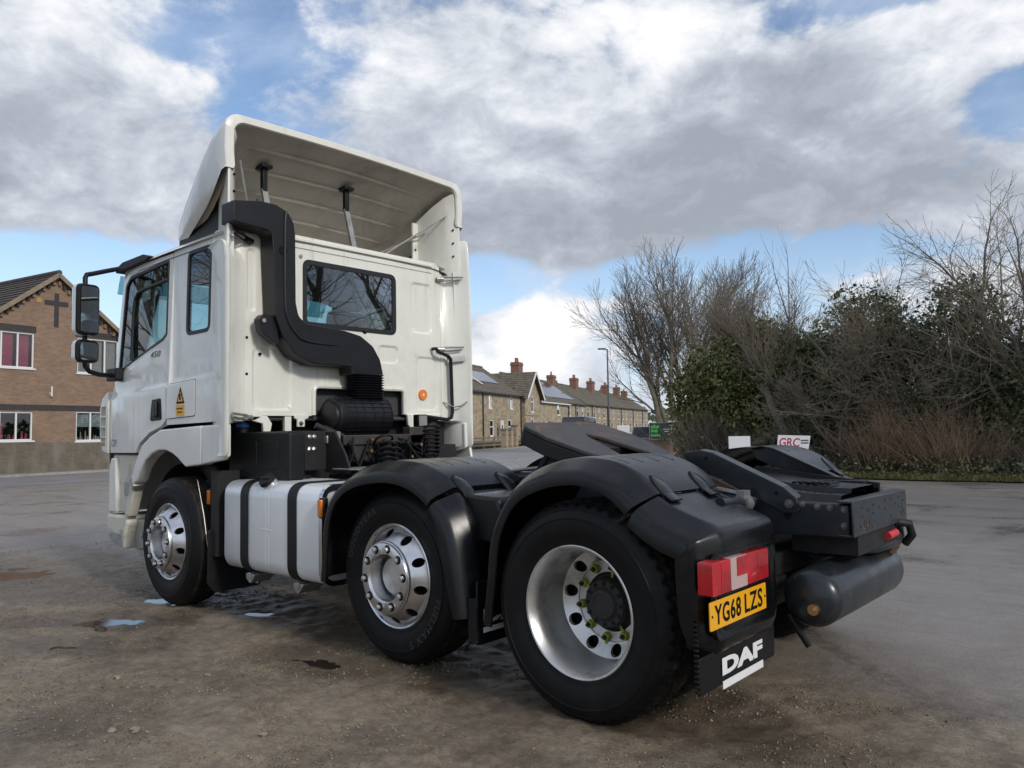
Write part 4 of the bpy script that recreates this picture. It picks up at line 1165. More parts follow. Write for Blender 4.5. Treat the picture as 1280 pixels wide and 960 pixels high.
T1 = bare_tree('big bare tree with many stems rising from one stool beside the green sign board', -60.3, 43,
          [((x0, .1 * (k % 3 - 1)), (lean, .12 * (k % 3 - 1), 1), .15 + .05 * (k % 2), L) for k, (x0, lean, L) in enumerate(((-.3, -.36, 5.4), (-.15, -.26, 6.1), (.0, -.18, 6.6), (.15, -.09, 6.9), (.3, .0, 7.0), (.45, .10, 7.0), (.6, .20, 6.7), (.75, .30, 6.2), (.9, .42, 5.4)))],
          dict(OPEN, kids=[9, 8, 7, 6], twist=.065, spread=(.35, .9), up=[.03, .04, .05, .04], minr=.0085), 3, maxlev=3, ivy=(2.4, 5, .0))
bare_tree('bare tree leaning left with an ivy-wrapped trunk between the dark evergreens', -68.2, 23.4, [((.45, 0), (-.40, .0, 1), .17, 3.9), ((.35, .1), (-.36, .1, 1), .08, 3.2)], dict(OPEN, kids=[11, 9, 6, 4], bare=.55, up=[.06, .10, .06, .04], len=.9, minr=.0048), 11, maxlev=3, ivy=(2.9, 70, .05))
bare_tree('spreading bare tree with several thin upright limbs left of the leaning tree', -65.4, 26.5, [((.2, 0), (-.22, 0, 1), .09, 3.9), ((.6, .2), (.06, .1, 1), .09, 4.2), ((1.0, 0), (.24, .0, 1), .08, 3.8), ((.4, .2), (-.08, .1, 1), .08, 4.1)], dict(OPEN, kids=[10, 8, 6, 3], twist=.09, minr=.005), 23, maxlev=3, ivy=(3.0, 10, .05))
bare_tree('slender straight bare sapling with short side shoots above the evergreens', -69.2, 24.5, [((0, 0), (.01, 0, 1), .07, 4.5)], dict(n=14, twist=.02, len=.34, kids=[34, 5, 3], up=[.02, .05, .04], spread=(.5, .95), bare=.45), 5, maxlev=2)
bare_tree('gaunt bare tree with long knobbly branches reaching left over the ivy', -79.4, 22.5, [((.2, 0), (-.10, .05, 1), .15, 4.6), ((.5, .3), (.20, .1, 1), .13, 4.4), ((.1, -.2), (-.45, -.1, 1), .09, 4.5)], dict(WILD, up=[.02, .03, .04, .03]), 8, maxlev=3, ivy=(4.0, 90, .18))
bare_tree('dense twiggy bare tree at the right-hand edge of the picture', -83.2, 22.0, [((0, 0), (-.15, 0, 1), .14, 4.4), ((.3, .1), (-.35, .1, 1), .11, 4.3), ((.5, 0), (.25, 0, 1), .12, 4.6)], dict(WILD, kids=[9, 8, 6, 3]), 14, maxlev=3, ivy=(2.8, 50, .1))
bare_tree('low twiggy thorn tree tangled above the dark ivy', -73.6, 22.9, [((0, 0), (-.15, 0, 1), .09, 3.3), ((.4, 0), (.25, 0, 1), .08, 3.2), ((-.4, 0), (-.4, 0, 1), .07, 2.8)], dict(WILD), 31, maxlev=3, ivy=(3.4, 50, .2))
bare_tree('low twiggy thorn tree between the two ivy masses', -76.4, 23.2, [((0, 0), (.1, 0, 1), .09, 3.2), ((.4, 0), (-.3, 0, 1), .08, 3.1), ((.7, 0), (.4, .1, 1), .07, 2.7)], dict(WILD), 37, maxlev=3, ivy=(2.6, 40, .1))
bare_tree('small thorn tree with arching grey branches in front of the deep green bush', -71.4, 22.9, [((0, 0), (.2, 0, 1), .07, 2.2), ((.3, 0), (-.3, 0, 1), .07, 2.2), ((-.3, .1), (-.6, 0, 1), .06, 1.9)], dict(WILD), 38, maxlev=3)
bare_tree('thin bare tree just right of the big many-stemmed tree', -62.7, 33, [((0, 0), (.08, 0, 1), .12, 4.6), ((.6, .2), (.22, .1, 1), .10, 4.4), ((-.5, .2), (-.15, .1, 1), .10, 4.6)], dict(OPEN), 41, maxlev=3)


def evergreen(label, deg, dist, blobs, n, size, m, name='evergreen_bush', trunk=2.0, clump=.42):
    x, y = polar(deg, dist); t = empty(name, (x, y, 0), R(deg - 90)); tag(t, label, 'bush' if 'bush' in name else 'tree', 'evergreens beyond the yard')
    rnd = random.Random(int(abs(deg) * 100)); S = []
    for k in range(4):
        p = Vector((rnd.uniform(-.4, .4), rnd.uniform(-.2, .2), 0)); d = Vector((rnd.gauss(0, .25), rnd.gauss(0, .2), 1)).normalized(); r = .10
        for i in range(6):
            q = p + d * trunk / 6 * 1.5; S.append((*p, *q, r, r * .86)); r *= .86; p = q; d = (d + Vector((rnd.gauss(0, .15), rnd.gauss(0, .15), 0))).normalized()
    segs_mesh('trunk', t, S, SM['bark'], 6)
    foliage('crown', t, blobs, n, size, SM[m], clump)
    return t


evergreen('yellowish green evergreen at the left of the mixed bushes', -63.9, 26.5, [((-.2, 0, 1.4), (1.5, 1.2, 1.5)), ((.3, 0, 2.9), (1.5, 1.1, 1.3)), ((.9, .2, 3.7), (1.3, 1, 1.0)), ((-.9, 0, 2.4), (.9, .8, 1.1))], 22950, .085, 'leaf_yellow', 'evergreen_bush')
evergreen('mid green evergreen behind the plain white board', -66.4, 25.2, [((0, 0, 1.5), (1.5, 1.2, 1.6)), ((-.3, 0, 3.0), (1.3, 1, 1.2)), ((.8, .3, 2.8), (1.2, 1, 1.3)), ((.2, 0, 4.0), (.8, .7, .6))], 24650, .08, 'leaf_mid', 'evergreen_bush')
evergreen('dark evergreen behind the red-lettered board', -68.9, 25.4, [((0, 0, 1.3), (1.5, 1.2, 1.5)), ((.1, 0, 2.7), (1.4, 1, 1.2)), ((-.8, 0, 3.1), (.9, .8, .9)), ((.7, 0, 3.5), (.7, .7, .6))], 22100, .08, 'leaf_mid', 'evergreen_bush')
evergreen('deep green bush right of the leaning tree', -71.0, 24.8, [((0, 0, 1.3), (1.3, 1.2, 1.5)), ((.3, 0, 2.7), (1.2, 1, 1.0)), ((-.2, 0, 3.3), (.8, .8, .6))], 13464, .075, 'leaf_dark', 'evergreen_bush')
evergreen('tall dark ivy-covered tree with a rounded head', -73.3, 24.0, [((0, 0, 1.5), (1.3, 1, 1.4)), ((-.2, 0, 3.0), (1.1, .9, 1.1)), ((.1, 0, 4.3), (1.0, .8, .85)), ((.8, .2, 3.3), (.8, .6, .9))], 15300, .075, 'leaf_dark', 'ivy_tree', 3.0)
evergreen('dark ivy bank with gaps of sky in the middle right', -75.9, 24.6, [((0, 0, 1.1), (1.4, 1, 1.2)), ((.4, .2, 2.6), (1.0, .8, .9)), ((-.6, 0, 3.2), (.7, .6, .8))], 8812, .07, 'leaf_dark', 'ivy_tree', 2.5)
evergreen('ivy-clad tree under the gaunt bare branches', -78.6, 23.6, [((.1, 0, 1.9), (1.1, .9, 1.1)), ((-.3, 0, 3.2), (1.0, .8, 1.0)), ((.2, 0, 4.3), (.8, .7, .7)), ((.7, 0, 3.1), (.8, .7, .8))], 11628, .075, 'leaf_dark', 'ivy_tree', 3.0)
evergreen('dark evergreen low against the ground near the right edge', -81.4, 22.6, [((0, 0, 1.0), (1.3, 1, 1.1)), ((.7, 0, 2.4), (1.1, .9, 1.0)), ((-.5, .3, 2.1), (.7, .7, .7))], 11016, .07, 'leaf_dark', 'evergreen_bush')
evergreen('dark evergreen at the very right edge of the picture', -84.3, 22.4, [((0, 0, 1.2), (1.3, 1, 1.3)), ((.2, 0, 2.8), (1.2, 1, 1.1))], 11016, .07, 'leaf_dark', 'evergreen_bush')


def stems(label, deg, dist, n, width, h, m, name='shrub', lean=.5, leaves=None, group='bare shrubs along the verge'):
    x, y = polar(deg, dist); t = empty(name, (x, y, .08), R(deg - 90)); tag(t, label, 'shrub', group); rnd = random.Random(int(abs(deg) * 77)); S = []
    for _ in range(n):
        b0 = rnd.gauss(0, .33) * width; p = Vector((b0, rnd.gauss(0, .3), 0)); d = Vector((b0 / width * lean + rnd.gauss(0, .35), rnd.gauss(0, .35), 1)).normalized(); L = h * rnd.uniform(.45, 1.1); r = rnd.uniform(.006, .014)
        k = 6
        for i in range(k):
            d = (d + Vector((rnd.gauss(0, .10) + b0 * .03, rnd.gauss(0, .10), -.06 * i / k * lean * 2))).normalized(); q = p + d * L / k; S.append((*p, *q, r, r * .8)); r *= .82
            if rnd.random() < .75:
                e = (d + Vector((rnd.gauss(0, .6), rnd.gauss(0, .6), rnd.gauss(0, .3)))).normalized(); q2 = q + e * L * rnd.uniform(.12, .3); S.append((*q, *q2, r * .8, r * .4))
                q3 = q2 + (e + Vector((rnd.gauss(0, .4), rnd.gauss(0, .4), .2))).normalized() * L * .12; S.append((*q2, *q3, r * .5, .002))
            p = q
    segs_mesh('stems', t, S, SM[m], 3)
    return t


stems('reddish brown twiggy shrub, the left one of the two on the right verge', -74.1, 21.6, 300, .75, 1.55, 'twig_red', lean=.4)
stems('broad pale-stemmed shrub fanning out on the right verge', -77.6, 21.3, 360, 1.05, 1.65, 'twig_red', lean=.8)
stems('pale dead stalks standing in the broad shrub', -78.0, 20.9, 70, 1.1, 1.5, 'twig_pale', lean=.9)
stems('dark brown bramble thicket below the yellowish evergreen', -62.9, 24.6, 380, 1.0, 1.75, 'twig', name='bramble_thicket', lean=.5)
stems('thin brown thicket behind the plain white board', -65.6, 23.4, 150, .8, 1.2, 'twig', name='bramble_thicket', lean=.6)
stems('low tangle of brown stems under the leaning tree', -70.9, 22.6, 120, 1.2, .8, 'twig', name='bramble_thicket', lean=.8)
stems('low scrub of grey stems at the right end of the verge', -82.0, 21.2, 160, 1.4, .9, 'twig', name='bramble_thicket', lean=.9)

# grass, ground cover and fallen leaves on the verge
def along_verge(n, spread, lo=-92, hi=-60.5):
    a = RNG.uniform(lo, hi, n); ed = np.array([(-135, 26), (-110, 22), (-96, 20.5), (-84, 20.0), (-76, 20.2), (-70, 21.0), (-66, 22.5), (-63.2, 26), (-61.4, 31), (-60.4, 36)])
    d = np.interp(a, ed[:, 0], ed[:, 1]) + np.abs(RNG.normal(0, spread, n)) - .08
    return CAM.x + d * np.cos(np.radians(a)), CAM.y + d * np.sin(np.radians(a))
gxp, gyp = along_verge(60000, .50); n = len(gxp)
hh = RNG.uniform(.04, .17, n); an = RNG.uniform(0, 6.28, n); lx, ly = RNG.normal(0, .05, n), RNG.normal(0, .05, n); ww = .006
zg = np.full(n, .03)
V = np.stack([np.stack([gxp - ww * np.cos(an), gyp - ww * np.sin(an), zg], -1), np.stack([gxp + ww * np.cos(an), gyp + ww * np.sin(an), zg], -1), np.stack([gxp + lx, gyp + ly, zg + hh], -1)], 1).reshape(-1, 3)
tag(npmesh('grass', V, np.arange(3 * n).reshape(-1, 3), SM['grass']), kind='stuff')
P = np.stack([*along_verge(9000, 1.5), RNG.uniform(.06, .20, 9000)], -1); V, F = quads(P, np.tile([0, 0, 1.5], (9000, 1)), .035 * RNG.uniform(.5, 1.4, 9000), .7)
tag(npmesh('leaf_litter', V, F, SM['litter']), kind='stuff')
P = np.stack([*along_verge(9000, 2.6, -90, -70), RNG.uniform(.10, .55, 9000) * RNG.random(9000)], -1); P[:, 2] += .08; V, F = quads(P, np.tile([0, 0, 1.], (9000, 1)), .045 * RNG.uniform(.6, 1.4, 9000), .8)
tag(npmesh('ivy_ground_cover', V, F, SM['leaf_dark']), kind='stuff')
# wood far behind the hedge and houses
P = []
a = RNG.uniform(-150, 20, 9000); d = RNG.uniform(170, 230, 9000); z = RNG.uniform(0, 1, 9000) ** 1.2 * (4.5 + 2.5 * vnoise(a, a * 0, .4, 9))
P = np.stack([CAM.x + d * np.cos(np.radians(a)), CAM.y + d * np.sin(np.radians(a)), z], -1); V, F = quads(P, RNG.normal(size=P.shape), RNG.uniform(.6, 1.5, 9000), .8)
tag(npmesh('far_wood', V, F, SM['leaf_dark']), kind='stuff')
# bare trees across the yard, behind where the picture was taken
for lab, dg, ds, sd in (('bare tree behind the viewpoint whose branches show in the rear window', 233, 16, 51), ('broad bare tree beside it across the yard', 246, 20, 52), ('bare tree ahead of the lorry mirrored in its side windows', 12, 21, 53), ('second bare tree ahead of the lorry on its left', 30, 22, 54)):
    bare_tree(lab, dg, ds, [((0, 0), (-.1, 0, 1), .26, 7.5), ((.3, 0), (.3, 0, 1), .2, 7.0), ((.1, .2), (.05, .3, 1), .2, 7.2)], dict(WILD, kids=[9, 7, 5], up=[.02, .05, .05]), sd, maxlev=3, group='bare trees across the yard')

# ================================================================== the tractor unit
# truck frame: x forwards, y to its left, z up; rear axle at x = 0
TR = empty('tractor_unit')
tag(TR, 'white six-wheeled lorry tractor unit parked on the wet yard, seen from its rear left corner', 'lorry')
AX2, AXF, ZC = 1.364, 3.985, 0.488
ID3 = (0, 0, 1)


def inset(pts, d):
    """move a closed outline inwards by d"""
    n = len(pts); out = []
    area = sum(pts[i - 1][0] * pts[i][1] - pts[i][0] * pts[i - 1][1] for i in range(n))
    sg = 1 if area > 0 else -1
    for i in range(n):
        a = Vector(pts[i - 1]).to_2d(); p = Vector(pts[i]).to_2d(); b = Vector(pts[(i + 1) % n]).to_2d()
        e0 = (p - a); e1 = (b - p)
        if e0.length < 1e-6: e0 = e1
        if e1.length < 1e-6: e1 = e0
        e0.normalize(); e1.normalize()
        n0 = Vector((-e0.y, e0.x)); n1 = Vector((-e1.y, e1.x))
        m = n0 + n1
        m = m.normalized() if m.length > 1e-6 else n0
        k = d / max(0.35, m.dot(n0))
        out.append(tuple(p + m * k * sg))
    return out


# ---------------------------------------------------------------- wheels
def tyre_mesh(drive=False):
    n = 288 if drive else 192
    prof = [(.288, -.006), (.296, .002), (.305, .007), (.312, .006), (.33, .014), (.36, .021), (.39, .024), (.415, .022), (.417, .0245), (.421, .0245), (.423, .020),
            (.440, .013), (.455, .005), (.457, .007), (.462, .003), (.473, -.006), (.485, -.018), (.493, -.030), (.498, -.045)]
    k_sh = len(prof)
    t = [(.500, -.058)]
    for c in (-.088, -.12, -.152, -.184):
        t += [(.501, c + .007), (.488, c + .005), (.488, c - .005), (.501, c - .007)]
    t += [(.500, -.214)]
    mir = [(r, -.272 - y) for r, y in reversed(prof)]
    full = prof + t + mir
    nt = len(full)
    def mod(k, i, r):
        if drive and r > .484:
            lug = (i % 6) < 2
            if lug and (k < k_sh + 2 or k > nt - k_sh - 3): return r - .011
            if k_sh <= k < nt - k_sh and (i + 3) % 12 < 1: return r - .008
        elif not drive and r > .49:
            if i % 4 == 0: return r - .0025
        return r
    V, F = lathe(full, n, 0, mod)
    b = MB(); b.add(V, F)
    b.M = [1 if (k_sh - 2 <= i // n < nt - k_sh + 1) else 0 for i in range(len(F))]
    return b


def pierced_ring(r0, r1, rh, hole_r, n, yf, seg=4, phase=0.0, deep=.016):
    """ring of sheet from r0 to r1 shaped by y = yf(r) with n round hand holes of radius hole_r at rh"""
    b = MB(); half = math.pi / n
    m = 24
    per = []
    for i in range(m):                                 # walk the sector border
        q = i / m * 4
        if q < 1: a, r = -half + 2 * half * q, r1
        elif q < 2: a, r = half, r1 + (r0 - r1) * (q - 1)
        elif q < 3: a, r = half - 2 * half * (q - 2), r0
        else: a, r = -half, r0 + (r1 - r0) * (q - 3)
        per.append((a, r))
    for s in range(n):
        c = 2 * half * s + phase
        rings = []
        for k in range(seg + 1):
            t = k / seg; ring = []
            for a, r in per:
                th = math.atan2(r - rh, a * rh)
                ha, hr = hole_r * math.cos(th) / rh, rh + hole_r * math.sin(th)
                aa, rr = a + (ha - a) * t, r + (hr - r) * t
                ring.append((rr * math.cos(c + aa), yf(rr), rr * math.sin(c + aa)))
            rings.append(ring)
        last = [(p[0] * .985, p[1] - deep, p[2] * .985) for p in rings[-1]]
        b.loft(rings + [last])
    return b


def nut_mb(r=.0165, h=.03):
    b = MB()
    hexa = [(r * math.cos(i * math.pi / 3), r * math.sin(i * math.pi / 3)) for i in range(6)]
    b.prism(hexa, 'y', 0.004, h * .7)
    b.cyl((0, -.001, 0), (0, .005, 0), r * 1.45, n=16)
    b.cyl((0, h * .7, 0), (0, h, 0), r * .62, r * .5, n=10)
    return b


_nb = MB(); _nb.mi = 1; _nb.cyl((0, .0005, 0), (0, .002, 0), .0245, n=20)
_nb.mi = 0; _nb.prism([(.0165 * math.cos(i * math.pi / 3), .0165 * math.sin(i * math.pi / 3)) for i in range(6)], 'y', .002, .018); _nb.cyl((0, .018, 0), (0, .022, 0), .0135, .010, n=12)
_nut = _nb.build('wheel_nut', [MT['alloy'], MT['black']])
_tag_b = MB()
_tag_b.cyl((0, .0, 0), (0, .03, 0), .026, .021, n=14)
_tag_b.prism([(-.012, .015), (.012, .015), (.004, .06), (-.004, .06)], 'y', .004, .012)
_tag = _tag_b.build('nut_indicator', MT['nut_tag'])
_nutd = nut_mb(.013, .045).build('wheel_nut', MT['hub'])
for o in (_nut, _tag, _nutd): COL.objects.unlink(o)


def arc_text(text, name, m, parent, r, mid_deg, size, yoff, bold=0.02):
    """raised letters round the sidewall, read clockwise from outside; mid_deg is the clock angle of the word's middle (0 = top)"""
    V = []; F = []; adv = []
    for ch in text:
        if ch == ' ': adv.append((size * .45, None)); continue
        gv, gf = glyphs(ch, 1.0, 0.0, bold)
        w = max(v[0] for v in gv); adv.append((w * size * 1.15 + size * .16, (gv, gf, w)))
    pos = -sum(a for a, _ in adv) / 2
    for a, g in adv:
        if g:
            gv, gf, w = g; o = len(V)
            for vx, vy in gv:
                s = pos + a / 2 + (vx - w / 2) * size * 1.15; t = (vy - .36) * size; ph = R(mid_deg) + s / r
                V.append((-(r + t) * math.sin(ph), yoff, (r + t) * math.cos(ph)))
            F += [tuple(i + o for i in f) for f in gf]
        pos += a
    return mesh(name, V, F, m, parent, False, fix=False)


def steer_wheel(x, y, rz, lettered=False, steer=0.0):
    w = empty('wheel', (x, y, ZC), rz + steer, TR)
    ty = tyre_mesh().build('tyre', [MT['rubber'], MT['tread']], w, True, 40)
    prof = [(.286, -.03), (.294, -.012), (.2985, -.002), (.2990, .004), (.294, .008), (.286, .004), (.281, -.008), (.276, -.024)]
    b = MB(); b.add(*lathe(prof, 72))
    def yf(r):
        t = min(1, max(0, (.276 - r) / (.276 - .205)))
        return -.024 + .088 * (t ** .8)
    ring = pierced_ring(.207, .276, .2435, .0255, 10, yf, phase=R(12))
    b.add(ring.V, ring.F)
    b.add(*lathe([(.207, .064), (.206, .075), (.2035, .077), (.200, .074), (.198, .079), (.196, .0845), (.190, .087), (.142, .087), (.138, .083), (.132, .075), (.128, .02), (.126, -.04)], 72))
    b.build('rim', MT['alloy'], w, True, 30)
    h = MB(); h.add(*lathe([(.126, -.035), (.118, -.03), (.112, .0), (.10, .012), (.0005, .014)], 40))
    h.build('hub', MT['alloy_dull'], w)
    k = MB(); k.cyl((0, -.10, 0), (0, -.098, 0), .28, n=40); k.build('brake_drum', MT['hub'], w)
    for i in range(10):
        a = 2 * math.pi * i / 10 + R(30)
        o = _nut.copy(); COL.objects.link(o); o.parent = w; o.location = (.168 * math.cos(a), .087, .168 * math.sin(a)); o.rotation_euler = (0, a, 0)
    if lettered:
        for txt, mid in (('GOODYEAR', -50), ('FUELMAX S', 130)): arc_text(txt, 'lettering', MT['tyre_text'], w, .395, mid, .056, .0262)
    return w


def drive_wheel(x, y, rz):
    w = empty('wheel', (x, y, ZC), rz, TR)
    ty = tyre_mesh(True).build('tyre', [MT['rubber'], MT['tread']], w, True, 40)
    t2 = ty.copy(); COL.objects.link(t2); t2.parent = w; t2.location = (0, -.345, 0)
    b = MB()
    b.add(*lathe([(.286, -.02), (.294, -.008), (.2985, .0), (.2990, .006), (.295, .009), (.288, .007), (.282, -.002), (.277, -.014), (.268, -.030), (.266, -.05),
                  (.263, -.10), (.261, -.15), (.259, -.19), (.257, -.212), (.254, -.222)], 80))
    yf = lambda r: -.222 - .040 * min(1, max(0, (.254 - r) / .06))
    ring = pierced_ring(.186, .254, .2205, .0295, 10, yf, phase=R(8)); b.add(ring.V, ring.F)
    b.add(*lathe([(.186, -.262), (.184, -.268), (.140, -.268), (.138, -.29)], 80))
    b.build('rim', MT['alloy_dull'], w, True, 30)
    h = MB()
    h.add(*lathe([(.139, -.30), (.135, -.285), (.118, -.27), (.113, -.235), (.111, -.215), (.106, -.208), (.080, -.206), (.074, -.200), (.066, -.190), (.050, -.188), (.046, -.192), (.0005, -.192)], 48))
    h.build('hub', MT['hub'], w)
    k = MB(); k.cyl((0, -.34, 0), (0, -.33, 0), .27, n=40); k.build('brake_drum', MT['hub'], w)
    for i in range(10):
        a = 2 * math.pi * i / 10 + R(26)
        o = _nutd.copy(); COL.objects.link(o); o.parent = w; o.location = (.1665 * math.cos(a), -.267, .1665 * math.sin(a))
        o = _tag.copy(); COL.objects.link(o); o.parent = w; o.location = (.1665 * math.cos(a), -.266, .1665 * math.sin(a)); o.scale = (.85, .8, .85)
        o.rotation_euler = (0, -a + R(90) * (1 if i % 2 else -1), 0)
    for i in range(12):
        a = 2 * math.pi * i / 12
        o = _nutd.copy(); COL.objects.link(o); o.parent = w; o.location = (.094 * math.cos(a), -.208, .094 * math.sin(a)); o.scale = (.75, .4, .75)
    return w


steer_wheel(AXF, 1.255, 0, steer=R(-.5))
steer_wheel(AX2, 1.145, 0, True)
drive_wheel(0, 1.23, 0)
steer_wheel(AXF, -1.19, math.pi)
steer_wheel(AX2, -1.145, math.pi)
drive_wheel(0, -1.23, math.pi)
b = MB()
for x, r in ((0, .09), (AX2, .07), (AXF, .065)):
    b.cyl((x, -1.0, ZC), (x, 1.0, ZC), r)
b.cyl((0, -.2, ZC), (0, .2, ZC), .24, n=20); b.cyl((.2, 0, ZC + .02), (2.6, 0, .72), .06)
b.build('axle', MT['chassis_dark'], TR)

# ---------------------------------------------------------------- chassis
for s in (1, -1):
    b = MB()
    y1, y0 = .402 * s, .335 * s
    b.prism([(-.93, .792), (-.93, .945), (-.1, .955), (.2, 1.0), (3.2, 1.0), (5.1, .95), (5.1, .70), (3.0, .70), (.3, .70), (-.15, .785)], 'y', min(y0, y1), max(y0, y1))
    bevel(b.build('chassis_rail', MT['chassis'], TR), .008)
b = MB(); b.box(-.955, -.943, -.425, .425, .798, .962); b.box(-.943, -.885, -.425, .425, .950, .962); b.box(-.943, -.885, -.425, .425, .798, .810)
tb = bevel(b.build('tail_beam', MT['chassis'], TR), .005)
hb = MB()
for y, z in [(.30, .925), (.30, .885), (.22, .905), (.20, .85), (.14, .925), (.14, .885), (.05, .905), (-.05, .93), (-.05, .89), (-.14, .93), (-.14, .85), (-.22, .90), (-.28, .93), (-.28, .88), (-.36, .91), (.33, .84)]:
    hb.cyl((-.9565, y, z), (-.954, y, z), .0045, n=8)
hb.build('bolt_hole', MT['black'], tb)
sc = MB()
for y, z, w, h in [(.30, .83, .05, .010), (.26, .845, .03, .03), (.24, .835, .012, .05), (-.36, .86, .05, .05), (-.33, .845, .03, .03), (.16, .83, .01, .02)]:
    sc.bar((-.9566, y - w / 2, z - h / 2), (-.9566, y + w / 2, z + h / 2), .006, .0015, (1, 0, 0))
sc.build('scraped_rust_patch', MT['rust'], tb)
b = MB()
for x in (.55, 1.0, 2.0, 2.7): b.box(x, x + .12, -.335, .335, .74, .93)
b.box(.3, 1.2, -.42, .42, .985, 1.0)
b.build('crossmember', MT['chassis_dark'], TR)


def bolt(x, y, z, r=.0145, ax='y', parent=TR, m='bolt'):
    c = MB(); d = Vector((0, 1, 0)) if ax == 'y' else Vector((-1, 0, 0))
    p = Vector((x, y, z))
    c.cyl(p, p + d * .006, r * 1.45, n=16); c.cyl(p + d * .006, p + d * .02, r, n=6); c.cyl(p + d * .02, p + d * .028, r * .55, n=8)
    return c.build('bolt', MT[m], parent, True, 25)


for x, z in [(-.718, .938), (-.788, .931), (-.846, .926), (-.91, .922), (-.907, .848)]:
    bolt(x, .402, z, .0105)
b = MB(); b.cyl((-.646, .4, .878), (-.646, .4035, .878), .0185, n=16); b.build('rail_hole', MT['black'], TR)
# lead-in ramps for the trailer
for s in (1, -1):
    b = MB()
    o = [(-.105, 1.178), (-.20, 1.192), (-.27, 1.178), (-.635, 1.015), (-.695, .965), (-.708, .912), (-.69, .893), (-.63, .893), (-.325, 1.040), (-.14, 1.112)]
    b.prism(o, 'y', *sorted((.404 * s, .416 * s)))
    top = o[:5]
    for i in range(len(top) - 1):
        (xa, za), (xb, zb) = top[i], top[i + 1]
        V = [(xa, .415 * s, za), (xb, .415 * s, zb), (xb, .345 * s, zb + .004), (xa, .345 * s, za + .004)]
        V += [(p[0], p[1], p[2] - .010) for p in V]
        b.add(V, [(0, 1, 2, 3), (7, 6, 5, 4), (0, 4, 5, 1), (1, 5, 6, 2), (2, 6, 7, 3), (3, 7, 4, 0)])
    rp = bevel(b.build('loading_ramp', MT['chassis'], TR), .003)
    if s > 0:
        bolt(-.66, .416, .938, .0145, parent=rp)
    h = MB(); yy = .4165 * s
    for x, z in ((-.235, 1.15), (-.60, .985)): h.cyl((x, yy - .0005, z), (x, yy + .001, z), .010, n=12)
    h.build('ramp_hole', MT['black'], rp)
    if s < 0: continue
    ru = MB(); ru.bar((-.10, .38 * s, 1.10), (-.40, .38 * s, .975), .03, .022); ru.bar((-.12, .4 * s, 1.085), (-.22, .4 * s, 1.03), .03, .03)
    ru.build('rusty_packing', MT['rust'], rp)
# plastic centre cover between the rails
def cover_z(x): return .975 + .055 * math.exp(-((x + .25) / .3) ** 2)
rings = []
for i in range(15):
    x = -.12 - .74 * i / 14
    z = cover_z(x)
    rings.append([(x, y, z - (.05 if abs(y) > .31 else 0) + (.022 if -.2 < y < .14 else 0)) for y in (-.33, -.325, -.28, -.205, -.195, -.05, .05, .135, .145, .28, .325, .33)])
b = MB(); b.loft(rings, closed=False)
cc = b.build('centre_cover', MT['guard'], TR, True, 40)
b = MB()
for k in range(6): b.box(-.56 - .035 * k, -.575 - .035 * k, -.02, .12, cover_z(-.56) + .012, cover_z(-.56) + .028)
b.build('rib', MT['guard'], cc)
b = MB(); b.box(-.80, -.30, -.31, -.24, .955, 1.01); b.bar((-.15, -.36, 1.05), (-.86, -.30, .975), .02, .05)
b.build('cover_flange', MT['chassis_dark'], cc)

# fifth wheel coupling, tipped down at the back
fw = empty('fifth_wheel', (.72, 0, 1.252), 0, TR); fw.rotation_euler = (0, R(-19), 0)
half = [(.34, .30), (.335, .36), (.26, .44), (.05, .475), (-.20, .43), (-.36, .35), (-.395, .27), (-.385, .20), (-.30, .175), (-.10, .105), (.06, .055), (.10, .0)]
out = half + [(x, -y) for x, y in reversed(half[:-1])]
b = MB(); b.prism(out, 'z', -.028, 0)
bevel(b.build('coupling_plate', MT['greasy'], fw), .008, 3)
b = MB()
for yy, xx, w_, ln in ((.30, .12, .05, .30), (.10, .22, .035, .16), (-.22, .20, .05, .26)):
    n = 12; pts = [(xx + .10 * math.sin(i / n * math.pi) , yy - ln / 2 + ln * i / n) for i in range(n + 1)]
    b.loft([[(px_, py_, .0006) for px_, py_ in pts], [(px_ + w_ * math.sin((i + .5) / (n + 1) * math.pi), py_, .0006) for i, (px_, py_) in enumerate(pts)]], False)
b.build('rust_band', MT['rust'], fw, False)
b = MB()
inn = inset(out, .012)
b.prism([(x, y) for x, y in half[:7]] + [(x * .88, y * .80) for x, y in reversed(half[:7])], 'z', -.115, -.029)
b.prism([(x, -y) for x, y in half[:7]] + [(x * .88, -y * .80) for x, y in reversed(half[:7])], 'z', -.115, -.029)
b.box(.24, .325, -.30, .30, -.12, -.029); b.box(-.1, .1, -.30, .30, -.10, -.029)
bevel(b.build('skirt', MT['chassis_dark'], fw), .006)
st = empty('coupling_stand', (0, 0, 0), 0, TR)
for s in (1, -1):
    b = MB(); b.prism([(.62, 1.0), (.98, 1.0), (.90, 1.13), (.80, 1.215), (.70, 1.215), (.66, 1.13)], 'y', *sorted((.345 * s, .375 * s)))
    b.prism([(.58, 1.0), (1.12, 1.0), (1.12, 1.025), (.58, 1.025)], 'y', *sorted((.28 * s, .43 * s)))
    b.bar((.95, .36 * s, 1.02), (.80, .36 * s, 1.2), .05, .03)
    bevel(b.build('bracket', MT['chassis_dark'], st), .005)
    c = MB(); c.cyl((.90, .40 * s, 1.205), (.90, .435 * s, 1.205), .022, n=16); c.build('pivot_pin', MT['steel'], st)
b = MB(); b.tube([(1.2, .30, 1.05), (.9, .36, 1.08), (.55, .33, 1.06)], .012); b.tube([(1.3, .2, 1.03), (1.0, .25, 1.06), (.4, .25, 1.05)], .010)
b.box(1.02, 1.32, .18, .3, 1.02, 1.045)
b.build('release_pipe', MT['steel'], TR)

